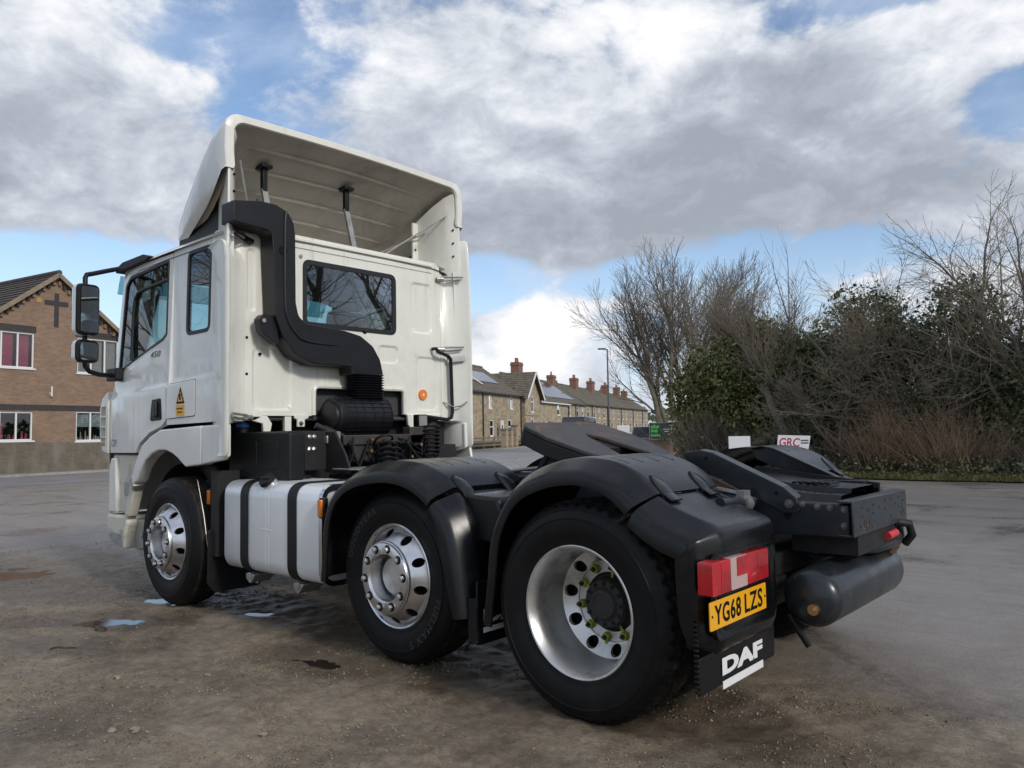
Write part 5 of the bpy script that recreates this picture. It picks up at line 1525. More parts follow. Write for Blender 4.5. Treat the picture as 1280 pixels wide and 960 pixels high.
# rear air tank under the tail beam, hoses and valves
b = MB(); AZ, AX = .535, -.80
b.add(*lathe([(.0005, .605), (.05, .602), (.09, .590), (.115, .572), (.128, .545), (.130, .53), (.130, -.40), (.128, -.42), (.115, -.45), (.08, -.47), (.0005, -.478)], 56))
b.V = [(v[0] + AX, v[1], v[2] + AZ) for v in b.V]
at_ = b.build('air_tank', MT['chassis'], TR, True, 50)
b = MB(); b.cyl((AX - .03, .59, AZ - .035), (AX - .03, .625, AZ - .035), .024, n=16); b.cyl((AX - .03, .625, AZ - .035), (AX - .03, .645, AZ - .035), .014, n=6)
b.build('drain_valve', MT['brass'], at_)
b = MB(); b.tube([(AX + .1, .57, AZ - .08), (AX + .06, .56, AZ - .15), (AX + .02, .55, AZ - .215)], .015); b.build('drain_hose', MT['rubber'], at_)
b = MB(); b.cyl((AX - .085, -.34, AZ + .1), (AX - .12, -.345, AZ + .145), .022, n=8); b.cyl((AX - .04, -.30, AZ + .125), (AX - .05, -.30, AZ + .16), .02, n=8)
b.build('valve_fitting', MT['rust'], at_)
b = MB(); b.add(*lathe([(.0005, .40), (.08, .39), (.125, .35), (.135, .31), (.135, -.3)], 40)); b.V = [(v[0] - .44, v[1], v[2] + .53) for v in b.V]
b2_ = b.build('inner_air_tank', MT['chassis_dark'], TR)
b = MB(); b.cyl((-.50, .395, .60), (-.50, .405, .60), .02, n=16); b.build('tank_plug', MT['white'], b2_)
b = MB(); b.box(-.93, -.62, -.36, .30, .70, .79); b.box(-.9, -.7, -.42, -.30, .66, .76); b.build('rear_valve_block', MT['chassis_dark'], TR)
b = MB(); b.tube([(-.70, .28, .70), (-.78, .1, .685), (-.90, -.08, .69), (-.93, -.3, .70), (-.93, -.36, .73), (-.92, -.38, .78)], .026, 12); b.build('air_hose', MT['chassis'], TR)
b = MB(); b.cyl((-.945, -.10, .748), (-.945, -.24, .752), .02, n=14); b.build('red_coupling', MT['red_rubber'], TR)
b = MB(); b.tube([(-.93, -.30, .80), (-.985, -.34, .79), (-.99, -.37, .73), (-.95, -.38, .68)], .022, 10); b.build('air_hose', MT['chassis_dark'], TR)
for s in (1, -1):
    b = MB()
    prof = [(.10, .0), (.118, .01), (.12, .05), (.113, .07), (.122, .10), (.115, .13), (.122, .17), (.115, .20), (.12, .24), (.112, .28), (.10, .30), (.0005, .30)]
    V, F = lathe([(r * .95, z) for r, z in prof], 32); b.add([(v[0] - .42, v[2] + .52 * s, v[1] + .44) for v in V], F)
    b.cyl((-.42, .52 * s, .30), (-.42, .52 * s, .44), .05)
    b.build('air_spring', MT['plastic'], TR)
b = MB(); b.box(-.6, .3, -.55, .55, .60, .70); b.box(-.45, .1, -.4, .4, .7, .9); b.box(.4, 2.1, -.36, .36, .45, .75); b.build('underbody', MT['chassis_dark'], TR)
# tube that carries the mudguard, with its clamp and steel strap
b = MB(); b.cyl((-.47, .40, .935), (-.47, .75, .955), .028, n=18); ms = b.build('mudguard_tube', MT['chassis'], TR)
b = MB(); b.cyl((-.47, .47, .937), (-.47, .53, .941), .042, n=18); b.box(-.49, -.45, .465, .535, .96, 1.0); b.box(-.485, -.455, .48, .52, .86, .90)
b.tube([(-.47, .5, .86), (-.475, .5, .80), (-.47, .5, .74)], .008); b.build('clamp', MT['steel'], ms)
b = MB(); b.bar((-.28, .54, 1.02), (-.47, .50, .985), .045, .012); b.bar((-.28, .54, 1.015), (-.47, .50, .92), .012, .02); b.build('strap', MT['steel'], ms)

# ---------------------------------------------------------------- mudguards
REAR_P = [(.60, .36), (.585, .48), (.567, .593), (.547, .751), (.495, .892), (.408, 1.012), (.293, 1.085), (.144, 1.133), (.0, 1.150), (-.12, 1.138), (-.22, 1.103), (-.30, 1.052), (-.352, 1.003)]
MID_P = [(x + .0, z) for x, z in [(1.975, .42), (1.965, .50), (1.953, .62), (1.935, .781), (1.868, .931), (1.745, 1.032), (1.573, 1.093), (1.36, 1.12), (1.20, 1.112), (1.08, 1.083), (.975, 1.035), (.905, .985)]]
MID_LOW = [(.880, .962), (.815, .880), (.766, .772), (.735, .66), (.712, .55), (.692, .42)]


def dense(P, k=3):
    out = []
    n = len(P)
    for i in range(n - 1):
        p0 = P[max(0, i - 1)]; p1 = P[i]; p2 = P[i + 1]; p3 = P[min(n - 1, i + 2)]
        for j in range(k):
            t = j / k
            out.append(tuple(.5 * (2 * p1[c] + (p2[c] - p0[c]) * t + (2 * p0[c] - 5 * p1[c] + 4 * p2[c] - p3[c]) * t * t + (3 * p1[c] - p0[c] - 3 * p2[c] + p3[c]) * t ** 3) for c in (0, 1)))
    out.append(P[-1]); return out


def normals(P, centre):
    out = []
    for i in range(len(P)):
        a = Vector(P[max(0, i - 1)]); c = Vector(P[min(len(P) - 1, i + 1)]); d = (c - a).normalized(); n = Vector((d.y, -d.x))
        if n.dot(Vector(P[i]) - Vector(centre)) < 0: n = -n
        out.append(n)
    return out


CROSS = [(.56, .022), (.56, .030), (1.10, .031), (1.138, .029), (1.148, .023), (1.232, -.020), (1.246, -.030), (1.262, -.046), (1.264, -.058), (1.262, -.092),
         (1.250, -.092), (1.248, -.060), (1.21, -.016), (1.12, .018)]


def guard_strip(P, centre, s, y_add=0.0, cross=CROSS):
    D = dense(P); N = normals(D, centre); rings = []
    for p, n in zip(D, N):
        rings.append([(p[0] + n.x * d, s * (y + y_add), p[1] + n.y * d) for y, d in cross])
    b = MB(); b.loft(rings, True, True, True); return b


def follow(P, centre, s, i0, i1, y0, y1, lift, name, parent, m, rounded=True, th=.006):
    """strip lying on the guard between fractions i0 and i1 of its length"""
    D = dense(P, 8); N = normals(D, centre); a = int(i0 * (len(D) - 1)); z = int(i1 * (len(D) - 1)); rings = []
    for k in range(a, z + 1):
        t = (k - a) / max(1, z - a)
        w = 1.0 if not rounded else min(1.0, math.sqrt(max(0.02, min(1, t / .18))))
        c = (y0 + y1) / 2; h = (y1 - y0) / 2 * w
        p, n = D[k], N[k]
        rings.append([(p[0] + n.x * d, s * y, p[1] + n.y * d) for y, d in ((c - h, lift - .004), (c - h, lift + th * .6), (c - h + .006, lift + th), (c + h - .006, lift + th), (c + h, lift + th * .6), (c + h, lift - .004))])
    b = MB(); b.loft(rings, True, True, True)
    return b.build(name, m, parent, True, 40)


def side_cross(d, k=0.0):
    return [(.625, .016 - k), (.625, .024 - k), (1.10, .027 - k), (1.136, .025 - k), (1.150, .018 - k), (1.226, -.018 - k), (1.246, -.030 - k), (1.259, -.045 - k), (1.264, -.060 - k), (1.262, -d), (1.248, -d), (1.244, -.052 - k), (1.21, -.012 - k), (1.12, .012 - k)]


TAIL_P = [((-.357, .996), .115), ((-.42, .958), .125), ((-.49, .930), .135), ((-.565, .905), .135), ((-.618, .884), .13), ((-.640, .866), .125), ((-.648, .83), .125), ((-.650, .76), .13), ((-.649, .64), .125), ((-.649, .53), .115), ((-.645, .47), .10), ((-.630, .425), .08), ((-.606, .395), .06)]
MID_T = [((.884, .966), .095), ((.815, .890), .11), ((.766, .785), .12), ((.735, .67), .12), ((.712, .56), .115), ((.692, .44), .10), ((.682, .36), .09)]


def guard_tail(TP, cen, s, k):
    P = [p for p, _ in TP]; W = [w for _, w in TP]
    D = dense(P, 3); N = normals(D, cen); rings = []
    for i, (p, n) in enumerate(zip(D, N)):
        f = i / 3; a = int(min(f, len(W) - 1)); c = min(a + 1, len(W) - 1); w = W[a] + (W[c] - W[a]) * (f - a)
        rings.append([(p[0] + n.x * d, s * y, p[1] + n.y * d) for y, d in side_cross(w, k)])
    b = MB(); b.loft(rings, True, True, True); return b


for s in (1, -1):
    for cen, P, TP, sh in (((0, .45), REAR_P, TAIL_P, .60), ((AX2, .45), MID_P, MID_T, .58)):
        g = guard_strip(P, cen, s).build('mudguard', MT['guard'], TR, True, 38)
        for y in (.66, .80, .94, 1.06): follow(P, cen, s, sh, .80, y - .014, y + .014, .026, 'rib', g, MT['guard'], False, .006)
        guard_tail(TP, cen, s, .004).build('tail_housing', MT['guard'], g, True, 40)
        P2 = P + [TP[0][0], TP[1][0]]
        for y in (.70, 1.055):
            follow(P2, cen, s, .765, .93, y - .052, y + .052, .0305, 'latch_recess', g, MT['black'], True, .0022)
            follow(P2, cen, s, .772, .985, y - .046, y + .046, .0318, 'latch_strap', g, MT['guard'], True, .005)
    g = MB(); g.prism([(.92, .975), (.60, .965), (.575, .90), (.60, .72), (.80, .72), (.9, .9)], 'y', *sorted((.60 * s, 1.10 * s)))
    bevel(g.build('guard_link_shelf', MT['guard'], TR), .02, 3)
    # flap behind the middle wheel
    f = MB(); f.box(.622, .634, *sorted((.70 * s, 1.235 * s)), .235, .55)
    for k in range(9): f.box(.622, .64, *sorted((1.233 * s, 1.243 * s)), .245 + k * .021, .257 + k * .021)
    f.box(.634, .70, *sorted((1.14 * s, 1.225 * s)), .24, .46)
    fl = bevel(f.build('mud_flap', MT['plastic'], TR), .003)
    if s > 0:
        lettering('lettering', 'DAF', MT['white'], fl, (.619, 1.195, .335), (0, -1, 0), ID3, .36, .075, 0, .055)
        u = MB(); u.box(.618, .6205, .83, 1.195, .292, .318); u.build('underline', MT['white'], fl)

# lamp cluster, plate and flap at the left rear corner (mirrored on the right without the plate)
for s in (1, -1):
    rec = panel('lamp_panel', rrect(.655, 1.225, .46, .80, .05), MT['guard'], TR, lambda a, c, d, s=s: (-.6765 - d, s * a, c), (.02, 0, 0),
                loops=[(rrect(.67, 1.212, .475, .785, .05), 0.0), (rrect(.69, 1.195, .495, .775, .04), -.012)])
    lamp = empty('tail_light', (-.668, 1.035 * s, .716), 0, TR)
    def seg(y0, y1, z0, z1, m, name, x1=-.028, r=.012):
        c = MB(); c.prism(rrect(y0 * s if s > 0 else -y1, y1 * s if s > 0 else -y0, z0, z1, .006, 3), 'x', x1, .03)
        return bevel(c.build(name, MT[m], lamp), r * .6, 3)
    seg(-.256, .252, -.060, .060, 'black', 'lamp_base', -.004)
    seg(.105, .260, -.064, .064, 'red_lens', 'brake_lens', -.034)
    seg(-.045, .103, -.064, .064, 'white_lens', 'reversing_lens', -.036)
    seg(-.043, .052, -.014, .062, 'red_lens', 'fog_lens', -.0385)
    seg(-.260, -.047, -.064, .064, 'red_lens', 'indicator_lens', -.034)
    rb = MB()
    rb.box(-.0352, -.029, *sorted((s * -.150, s * -.153)), -.055, .055); rb.box(-.0352, -.029, *sorted((s * .182, s * .185)), -.055, .055); rb.box(-.0352, -.029, *sorted((s * -.05, s * -.255)), -.004, -.001)
    rb.build('lens_rib', MT['red_lens2'], lamp)
    # wedge that carries the lens round the corner
    f = MB(); f.prism([(-.608, .255), (-.622, .255), (-.625, .40), (-.612, .40)], 'y', *sorted((.56 * s, 1.272 * s)))
    for k in range(14): f.box(-.622, -.602, *sorted((1.270 * s, 1.281 * s)), .265 + k * .02, .277 + k * .02)
    fl = bevel(f.build('mud_flap', MT['plastic'], TR), .003)
    ex = (0, -1, 0)
    y0 = 1.09 if s > 0 else -.69
    if s < 0: continue
    lettering('lettering', 'DAF', MT['white'], fl, (-.6275, y0, .292), ex, ID3, .39, .070, 0, .055)
    u = MB(); u.box(-.6285, -.6265, y0 - .39, y0, .238, .270); u.build('underline', MT['white'], fl)
pl = MB(); pl.prism(rrect(.765, 1.285, .515, .626, .008, 3), 'x', -.682, -.676)
plate = bevel(pl.build('number_plate', MT['yellow'], TR), .0015)
lettering('plate_characters', 'YG68', MT['black'], plate, (-.6835, 1.249, .5315), (0, -1, 0), ID3, .232, .080, 0, .022, 1.1)
lettering('plate_characters', 'LZS', MT['black'], plate, (-.6835, .981, .5315), (0, -1, 0), ID3, .175, .080, 0, .022, 1.1)
c = MB()
for y in (1.269, .781): c.cyl((-.6845, y, .57), (-.6815, y, .57), .005, n=10)
c.build('plate_screw', MT['black'], plate)

# ---------------------------------------------------------------- fuel tank
tk = empty('fuel_tank', (0, 0, 0), 0, TR)
prof = rrect(.60, 1.20, .352, .985, .11, 8)
def tank_ring(x, d): return [(x, y, z) for y, z in inset(prof, d)]
b = MB(); b.loft([tank_ring(2.02, .05), tank_ring(2.022, .025), tank_ring(2.032, .008), tank_ring(2.05, 0), tank_ring(3.21, 0), tank_ring(3.235, .010), tank_ring(3.25, .03), tank_ring(3.252, .05)], True, True, True)
b.build('tank_body', MT['tank'], tk, True, 30)
b = MB(); b.loft([tank_ring(2.0, .030), tank_ring(2.0, -.004), tank_ring(2.035, -.004), tank_ring(2.035, .030)], True); b.build('end_rim', MT['chrome'], tk)
pr = MB()
for xx in (2.62, 2.66): pr.loft([tank_ring(xx, .002), tank_ring(xx + .006, -.0012), tank_ring(xx + .012, .002)], True)
pr.build('weld_bead', MT['tank'], tk)
for x0 in (2.885, 2.285):
    b = MB(); b.loft([tank_ring(x0, .002), tank_ring(x0, -.008), tank_ring(x0 + .098, -.008), tank_ring(x0 + .098, .002)], True)
    st_ = b.build('tank_strap', MT['plastic'], tk)
    c = MB(); c.prism([(x0 - .02, .335), (x0 + .10, .335), (x0 + .10, .30), (x0 + .06, .27), (x0 + .04, .27)], 'y', 1.0, 1.16); c.box(x0 + .03, x0 + .06, .4, 1.17, .30, .345)
    c.cyl((x0 + .05, 1.10, .26), (x0 + .05, 1.10, .33), .012); bevel(c.build('strap_bracket', MT['steel'], st_), .004)
b = MB(); b.cyl((2.70, 1.10, .935), (2.70, 1.155, .992), .052, .050, n=24); b.build('filler_neck', MT['alloy_dull'], tk)
b = MB(); b.cyl((2.70, 1.154, .990), (2.70, 1.176, 1.014), .062, .058, n=24); b.bar((2.64, 1.176, 1.014), (2.76, 1.176, 1.014), .02, .02, (0, .7, .7)); bevel(b.build('filler_cap', MT['plastic'], tk), .004)
lettering('embossed_lettering', 'DAF', MT['tank'], tk, (2.735, 1.2005, .685), (-1, 0, 0), ID3, .155, .04, 0, .02)
b = MB(); b.box(2.58, 2.735, 1.199, 1.203, .660, .670); b.build('embossed_line', MT['tank'], tk)
def marker(x, y, z):
    mk = empty('marker_light', (x, y, z), 0, TR)
    c = MB(); c.box(-.03, .03, -.02, .012, -.065, .065); bevel(c.build('lamp_body', MT['plastic'], mk), .006)
    c = MB(); c.box(-.022, .022, .010, .030, -.055, .055); bevel(c.build('amber_lens', MT['orange'], mk), .008, 3)
marker(2.0, 1.195, .845); marker(3.55, 1.13, .845)

# ---------------------------------------------------------------- boxes and pipework behind the cab
bx = MB(); bx.prism(rrect(2.66, 3.50, .985, 1.335, .03), 'y', .88, 1.02)
bat = bevel(bx.build('reservoir_box', MT['plastic'], TR), .02, 3)
c = MB()
for k in range(2): c.prism(rrect(2.80 + k * .28, 3.0 + k * .28, 1.06, 1.27, .03), 'y', 1.018, 1.026)
bevel(c.build('pressed_panel', MT['plastic'], bat), .006)
c = MB(); c.cyl((3.40, .96, 1.33), (3.40, .96, 1.375), .052, n=20); c.build('cap_collar', MT['plastic'], bat)
c = MB(); c.cyl((3.40, .96, 1.375), (3.40, .96, 1.405), .052, .045, n=20); c.box(3.36, 3.44, .95, .97, 1.40, 1.42); bevel(c.build('blue_cap', MT['blue_cap'], bat), .004)
b = MB(); b.box(3.05, 3.60, .45, .88, .80, 1.34); b.box(3.2, 3.9, .75, 1.05, .70, .96); b.box(3.06, 3.75, -.50, .44, .85, 1.30); b.box(3.0, 3.8, -.95, -.5, .75, 1.2)
b.box(3.58, 5.2, -1.0, 1.0, 1.30, 1.42); b.box(3.45, 3.55, -1.0, .60, 1.2, 1.9)
b.build('engine_bay', MT['chassis_dark'], TR)
b = MB(); b.prism([(2.55, 1.02), (2.87, 1.02), (2.87, 1.33), (2.75, 1.33), (2.62, 1.16)], 'y', .55, .57); b.box(2.86, 2.875, .54, .82, 1.04, 1.335)
br = bevel(b.build('cab_bracket', MT['chassis_dark'], TR), .004)
for y in (.715, .675):
    for z in (1.295, 1.205): bolt(2.862, y, z, .012, 'x', br, 'chrome')
b = MB(); b.cyl((2.86, .78, 1.0), (2.86, .80, 1.19), .018, n=12); b.cyl((2.86, .80, .985), (2.86, .80, 1.01), .08, n=16); b.build('aerial_post', MT['plastic'], TR)
b = MB(); b.prism(rrect(2.30, 2.72, .30, .62, .02), 'z', 1.045, 1.055); bevel(b.build('step_plate', MT['steel'], TR), .003)
b = MB(); b.box(2.85, 2.93, .44, .50, 1.22, 1.33); b.box(2.83, 2.95, .50, .58, 1.24, 1.30); bevel(b.build('relay_valve', MT['steel'], TR), .006)
b = MB(); b.box(2.84, 3.0, -.52, .42, 1.22, 1.30); b.box(2.86, 2.95, -.1, .3, 1.08, 1.24); b.box(2.84, 2.94, -.44, -.26, 1.22, 1.36); bevel(b.build('air_line_rail', MT['hub'], TR), .008)
b = MB()
for i in range(26):
    y = random.uniform(-.5, .5); z = random.uniform(1.0, 1.28); y2 = y + random.uniform(-.25, .25); z2 = random.uniform(.95, 1.3)
    b.tube([(2.83, y, z), (2.80 + random.uniform(-.04, .03), (y + y2) / 2, min(z, z2) - random.uniform(0, .1)), (2.84, y2, z2)], random.choice((.006, .008, .011)), 7)
b.build('brake_pipe', MT['rubber'], TR)
b = MB()
for i in range(10):
    y = random.uniform(-.48, .48); z = random.uniform(1.05, 1.3); b.cyl((2.83, y, z), (2.80, y, z), random.choice((.010, .014)), n=8)
b.build('brass_union', MT['brass'], TR)


def coil(name, p0, p1, rad, turns, wire, m, sag=0.0):
    p0 = Vector(p0); p1 = Vector(p1); n = turns * 14; d = (p1 - p0).normalized(); t = Vector((1, 0, 0)); u = d.cross(t).normalized(); w = d.cross(u)
    pts = []
    for i in range(n + 1):
        f = i / n; a = 2 * math.pi * turns * f
        pts.append(p0.lerp(p1, f) + rad * (math.cos(a) * u + math.sin(a) * w) + Vector((0, 0, -sag * 4 * f * (1 - f))))
    c = MB(); c.tube(pts, wire, 8); return c.build(name, m, TR)


coil('coiled_air_line', (2.80, .06, 1.27), (2.66, .14, 1.03), .075, 6, .0095, MT['rubber'], .02)
coil('coiled_air_line', (2.82, -.03, 1.22), (2.72, .05, 1.0), .085, 5, .0095, MT['plastic'], .01)
coil('coiled_air_line', (2.86, -.50, 1.36), (2.82, -.46, 1.12), .085, 7, .010, MT['rubber'])
b = MB(); b.cyl((2.88, -.50, 1.10), (2.88, -.50, 1.34), .062, n=18); b.build('air_dryer', MT['chassis_dark'], TR)
b = MB(); b.tube([(2.78, -.16, 1.24), (2.74, -.26, 1.10), (2.74, -.40, 1.06), (2.78, -.52, 1.10), (2.82, -.60, 1.2)], .011, 8); b.tube([(2.8, .36, 1.28), (2.74, .40, 1.16), (2.76, .44, 1.06), (2.84, .46, 1.0)], .012, 8)
b.build('air_hose', MT['plastic'], TR)
b = MB()
for y, s in ((.50, 1), (-.58, -1)):
    b.cyl((2.98, y + .08 * s, 1.38), (2.90, y - .16 * s, 1.26), .026, n=12); b.cyl((2.96, y + .02 * s, 1.35), (2.91, y - .12 * s, 1.28), .034, n=12)
b.build('cab_damper', MT['chassis_dark'], TR)
wl = MB(); wl.box(2.96, 3.03, -.57, -.46, 1.36, 1.47); wlo = bevel(wl.build('work_light', MT['plastic'], TR), .008)
c = MB(); c.box(2.957, 2.961, -.56, -.47, 1.37, 1.46); c.build('lens', MT['steel'], wlo)

# air cleaner, bellows and snorkel on the cab's back wall
fl = empty('air_filter', (0, 0, 0), 0, TR)
FX, FZ = 3.14, 1.45
V, F = lathe([(.0005, .36), (.10, .36), (.125, .355), (.130, .335), (.15, .332), (.158, .32), (.158, .285), (.163, .28), (.163, -.18), (.150, -.205), (.12, -.215), (.0005, -.215)], 40)
b = MB(); b.add([(v[0] + FX, v[1], v[2] + FZ) for v in V], F); b.build('filter_body', MT['duct'], fl)
b = MB()
for k in range(24):
    a = 2 * math.pi * k / 24; b.bar((FX + .164 * math.cos(a), -.19, FZ + .164 * math.sin(a)), (FX + .164 * math.cos(a), .27, FZ + .164 * math.sin(a)), .012, .008, (math.cos(a), 0, math.sin(a)))
for y in (-.19, -.10, .0, .10, .18, .27): b.add(*(lambda vf: ([(v[0] + FX, v[1], v[2] + FZ) for v in vf[0]], vf[1]))(lathe([(.162, y - .005), (.170, y), (.162, y + .005)], 40)))
b.build('filter_rib', MT['duct'], fl)
b = MB(); rings = []
for k in range(21):
    z = 1.60 + .0107 * k; e = .010 if k % 2 else -.008
    rings.append([(x, y, z) for x, y in rrect(3.05 - e, 3.22 + e, -.165 - e, .135 + e, .05, 4)])
b.loft(rings, True, True, True); b.build('intake_bellows', MT['duct'], TR, True, 25)
DUCT = [(1.215, 3.045), (.985, 3.085), (.86, 3.085), (.755, 3.045), (.705, 2.97), (.69, 2.88), (.685, 2.34), (.66, 2.235), (.585, 2.182), (.22, 2.160), (.06, 2.130), (-.07, 2.05), (-.145, 1.94), (-.178, 1.81), (.155, 1.80), (.16, 1.865), (.30, 1.868),
        (.52, 1.868), (.68, 1.925), (.80, 2.06), (.865, 2.22), (.895, 2.87), (1.215, 2.89)]
DUCT = round_poly(DUCT, [.01, .03, .06, .08, .08, .06, .1, .08, .08, .05, .09, .1, .1, .01, .01, .02, .02, .1, .1, .1, .1, .06, .01], 4)
b = MB(); b.prism(DUCT, 'x', 3.085, 3.262)
du = bevel(b.build('intake_duct', MT['duct'], TR), .032, 4, 40)
c = MB(); rid = [(.775, 3.05), (.785, 2.9), (.785, 2.36), (.765, 2.22), (.70, 2.11), (.59, 2.045), (.28, 2.03)]
c.tube([(3.083, y, z) for y, z in dense(rid, 4)], [.010] * (len(dense(rid, 4)) - 3) + [.008, .006, .003], 8); c.build('duct_ridge', MT['duct'], du)
c = MB(); c.prism(round_poly([(.84, 2.22), (.95, 2.23), (.985, 2.19), (.96, 2.09), (.80, 1.98)], .03), 'x', 3.12, 3.20); bevel(c.build('duct_lug', MT['duct'], du), .012, 3)
c = MB(); c.cyl((3.118, .945, 2.18), (3.112, .945, 2.18), .016, n=12); c.build('lug_bolt', MT['steel'], du)
c = MB(); c.cyl((3.0855, .80, 2.735), (3.079, .80, 2.735), .034, n=20); c.build('duct_port', MT['black'], du)
c = MB(); c.cyl((3.12, .0, 2.17), (3.12, -.03, 2.19), .02, n=10); c.cyl((3.12, 1.0, 3.08), (3.12, 1.0, 3.105), .012, n=8); c.build('duct_clip', MT['duct'], du)

# ---------------------------------------------------------------- cab
def ycab(x, z):
    c0 = 1.655 + (5.3 - x) * .050
    t = min(1, max(0, (z - c0) / .06)); t = t * t * (3 - 2 * t)
    y = 1.222 - .034 * t - max(0, z - 1.9) * .018
    if x > 4.9: y -= .05 * ((x - 4.9) / .5) ** 2
    return y
CREASE = [[(x, 1.655 + (5.3 - x) * .05 + e) for x in np.linspace(a, b_, 8)] for e in (0, .03, .06) for a, b_ in ((3.22, 4.10), (4.14, 5.33))]

DOOR = [(4.128, 2.83), (4.128, 1.455), (4.213, 1.402), (4.436, 1.352), (4.62, 1.264), (4.713, 1.18), (5.31, 1.177), (5.352, 1.367), (5.372, 1.663), (5.345, 1.80), (5.30, 2.07), (5.125, 2.80), (5.08, 2.84)]
DWIN = round_poly([(4.205, 2.785), (4.965, 2.745), (5.065, 2.68), (5.200, 1.945), (5.165, 1.912), (4.285, 2.122), (4.215, 2.160)], [.03, .03, .05, .03, .02, .03, .03], 4)
SWIN = rrect(3.495, 3.862, 2.125, 2.785, .06)
for s in (1, -1):
    to = lambda a, c, d, s=s: (a, s * (ycab(a, c) + d), c)
    sp = panel('side_panel', [(3.20, 1.42), (4.118, 1.408), (4.118, 2.84), (3.20, 2.86)], MT['paint'], TR, to, (0, -.03 * s, 0), holes=[SWIN], lines=[l for l in CREASE if l[0][0] < 4], loops=[(inset(SWIN, -.035), 0.0)], grid=(6, 14))
    panel('window_gasket', inset(SWIN, -.012), MT['gasket'], sp, lambda a, c, d, s=s: (a, s * (ycab(a, c) + .003), c), (0, -.03 * s, 0), holes=[inset(SWIN, .018)])
    panel('side_window', inset(SWIN, .01), MT['glass'], sp, lambda a, c, d, s=s: (a, s * (ycab(a, c) - .006), c))
    fp = round_poly([(3.64, 1.472), (4.112, 1.458), (4.112, 1.735), (3.64, 1.752)], .02)
    lf = panel('locker_flap', fp, MT['paint'], sp, lambda a, c, d, s=s: (a, s * (ycab(a, c) + .006), c), (0, -.03 * s, 0), lines=[[(x, 1.655 + (5.3 - x) * .05) for x in np.linspace(3.66, 4.10, 6)]], grid=(4, 4))
    panel('flap_shadow_gap', inset(fp, -.006), MT['black'], sp, lambda a, c, d, s=s: (a, s * (ycab(a, c) + .001), c), lines=[[(x, 1.655 + (5.3 - x) * .05) for x in np.linspace(3.66, 4.10, 6)]])
    if s > 0:
        st_ = MB(); yy = 1.2295
        st_.mi = 0; st_.prism([(3.80, 1.573), (3.935, 1.573), (3.868, 1.705)], 'y', yy, yy + .0015)
        st_.mi = 1; st_.prism([(3.825, 1.588), (3.910, 1.588), (3.868, 1.672)], 'y', yy, yy + .0025)
        st_.mi = 1; st_.prism([(3.80, 1.475), (3.935, 1.475), (3.935, 1.563), (3.80, 1.563)], 'y', yy, yy + .0015)
        st_.mi = 0; st_.box(3.856, 3.880, yy, yy + .0035, 1.600, 1.650)
        for k in range(4): st_.box(3.905 - k * .027, 3.925 - k * .027, yy, yy + .0026, 1.528, 1.538)
        for k in range(3): st_.box(3.890 - k * .027, 3.910 - k * .027, yy, yy + .0026, 1.500, 1.510)
        st_.build('warning_sticker', [MT['black'], MT['sticker_yellow']], sp, False)
    dr = panel('cab_door', DOOR, MT['paint'], TR, to, (0, -.05 * s, 0), holes=[DWIN], lines=[l for l in CREASE if l[0][0] > 4], loops=[(inset(DWIN, -.03), 0.0)], grid=(9, 14))
    panel('window_gasket', inset(DWIN, -.010), MT['gasket'], dr, lambda a, c, d, s=s: (a, s * (ycab(a, c) + .003), c), (0, -.03 * s, 0), holes=[inset(DWIN, .016)])
    panel('door_window', inset(DWIN, .008), MT['glass'], dr, lambda a, c, d, s=s: (a, s * (ycab(a, c) - .010), c))
    q = [(4.90, 1.99), (4.885, 2.42), (4.86, 2.53), (4.80, 2.585), (4.70, 2.60), (4.22, 2.622)]
    c = MB(); c.tube([(x, s * (ycab(x, z) - .002), z) for x, z in q], .016, 8); c.build('quarterlight_bar', MT['gasket'], dr)
    hp = round_poly([(4.385, 1.625), (4.225, 1.632), (4.205, 1.452), (4.42, 1.444)], .025)
    c = MB(); c.prism(hp, 'y', *sorted((1.21 * s, 1.229 * s))); hh = bevel(c.build('door_handle', MT['plastic'], dr), .006)
    c = MB(); c.prism(round_poly([(4.32, 1.60), (4.27, 1.605), (4.265, 1.475), (4.335, 1.472)], .02), 'y', *sorted((1.226 * s, 1.252 * s)))
    V = c; bevel(c.build('handle_grip', MT['gasket'], dr), .01, 3)
    if s > 0:
        lettering('power_badge', '450', MT['badge'], dr, (4.515, 1.2205 - .034 - .002, 1.985), (-1, .012, 0), (0, -.018, 1), .20, .052, .3, .01, 1.0, .004)
        lettering('model_badge', 'CF', MT['badge'], dr, (5.265, 1.2015, 1.235), (-1, .09, 0), ID3, .14, .062, .2, .012, 1.0, .004)
    # white trim over the front wheel
    A1 = [(3.125, 1.398), (3.498, 1.392), (3.498, 1.096), (3.164, 1.136), (3.121, 1.165)]
    A2 = [(3.506, 1.392), (3.658, 1.388), (4.208, 1.372), (4.385, 1.320), (4.552, 1.242), (4.660, 1.120), (4.752, .968), (4.718, .907), (4.640, .945), (4.578, 1.040), (4.471, 1.122), (4.351, 1.176), (4.233, 1.203), (4.103, 1.203), (3.990, 1.178), (3.892, 1.141), (3.811, 1.098), (3.757, 1.074), (3.506, 1.096)]
    for A in (A1, A2):
        c = MB(); c.prism(A, 'y', *sorted(((1.13 if A is A2 else 1.20) * s, 1.238 * s))); bevel(c.build('wheel_arch_trim', MT['paint'], TR), .014, 3, 50)
    # rounded back corner of the cab
    arc = [(3.27, 1.02), (3.272, 1.05), (3.283, 1.085), (3.303, 1.118), (3.333, 1.146), (3.375, 1.168), (3.45, 1.185)]
    rings = [[(x, s * y, z) for x, y in arc] for z in (1.425, 1.6, 2.0, 2.5, 2.80)]
    rings += [[(x + .012, s * (y - .012), 2.865) for x, y in arc], [(x + .04, s * (y - .05), 2.905) for x, y in arc]]
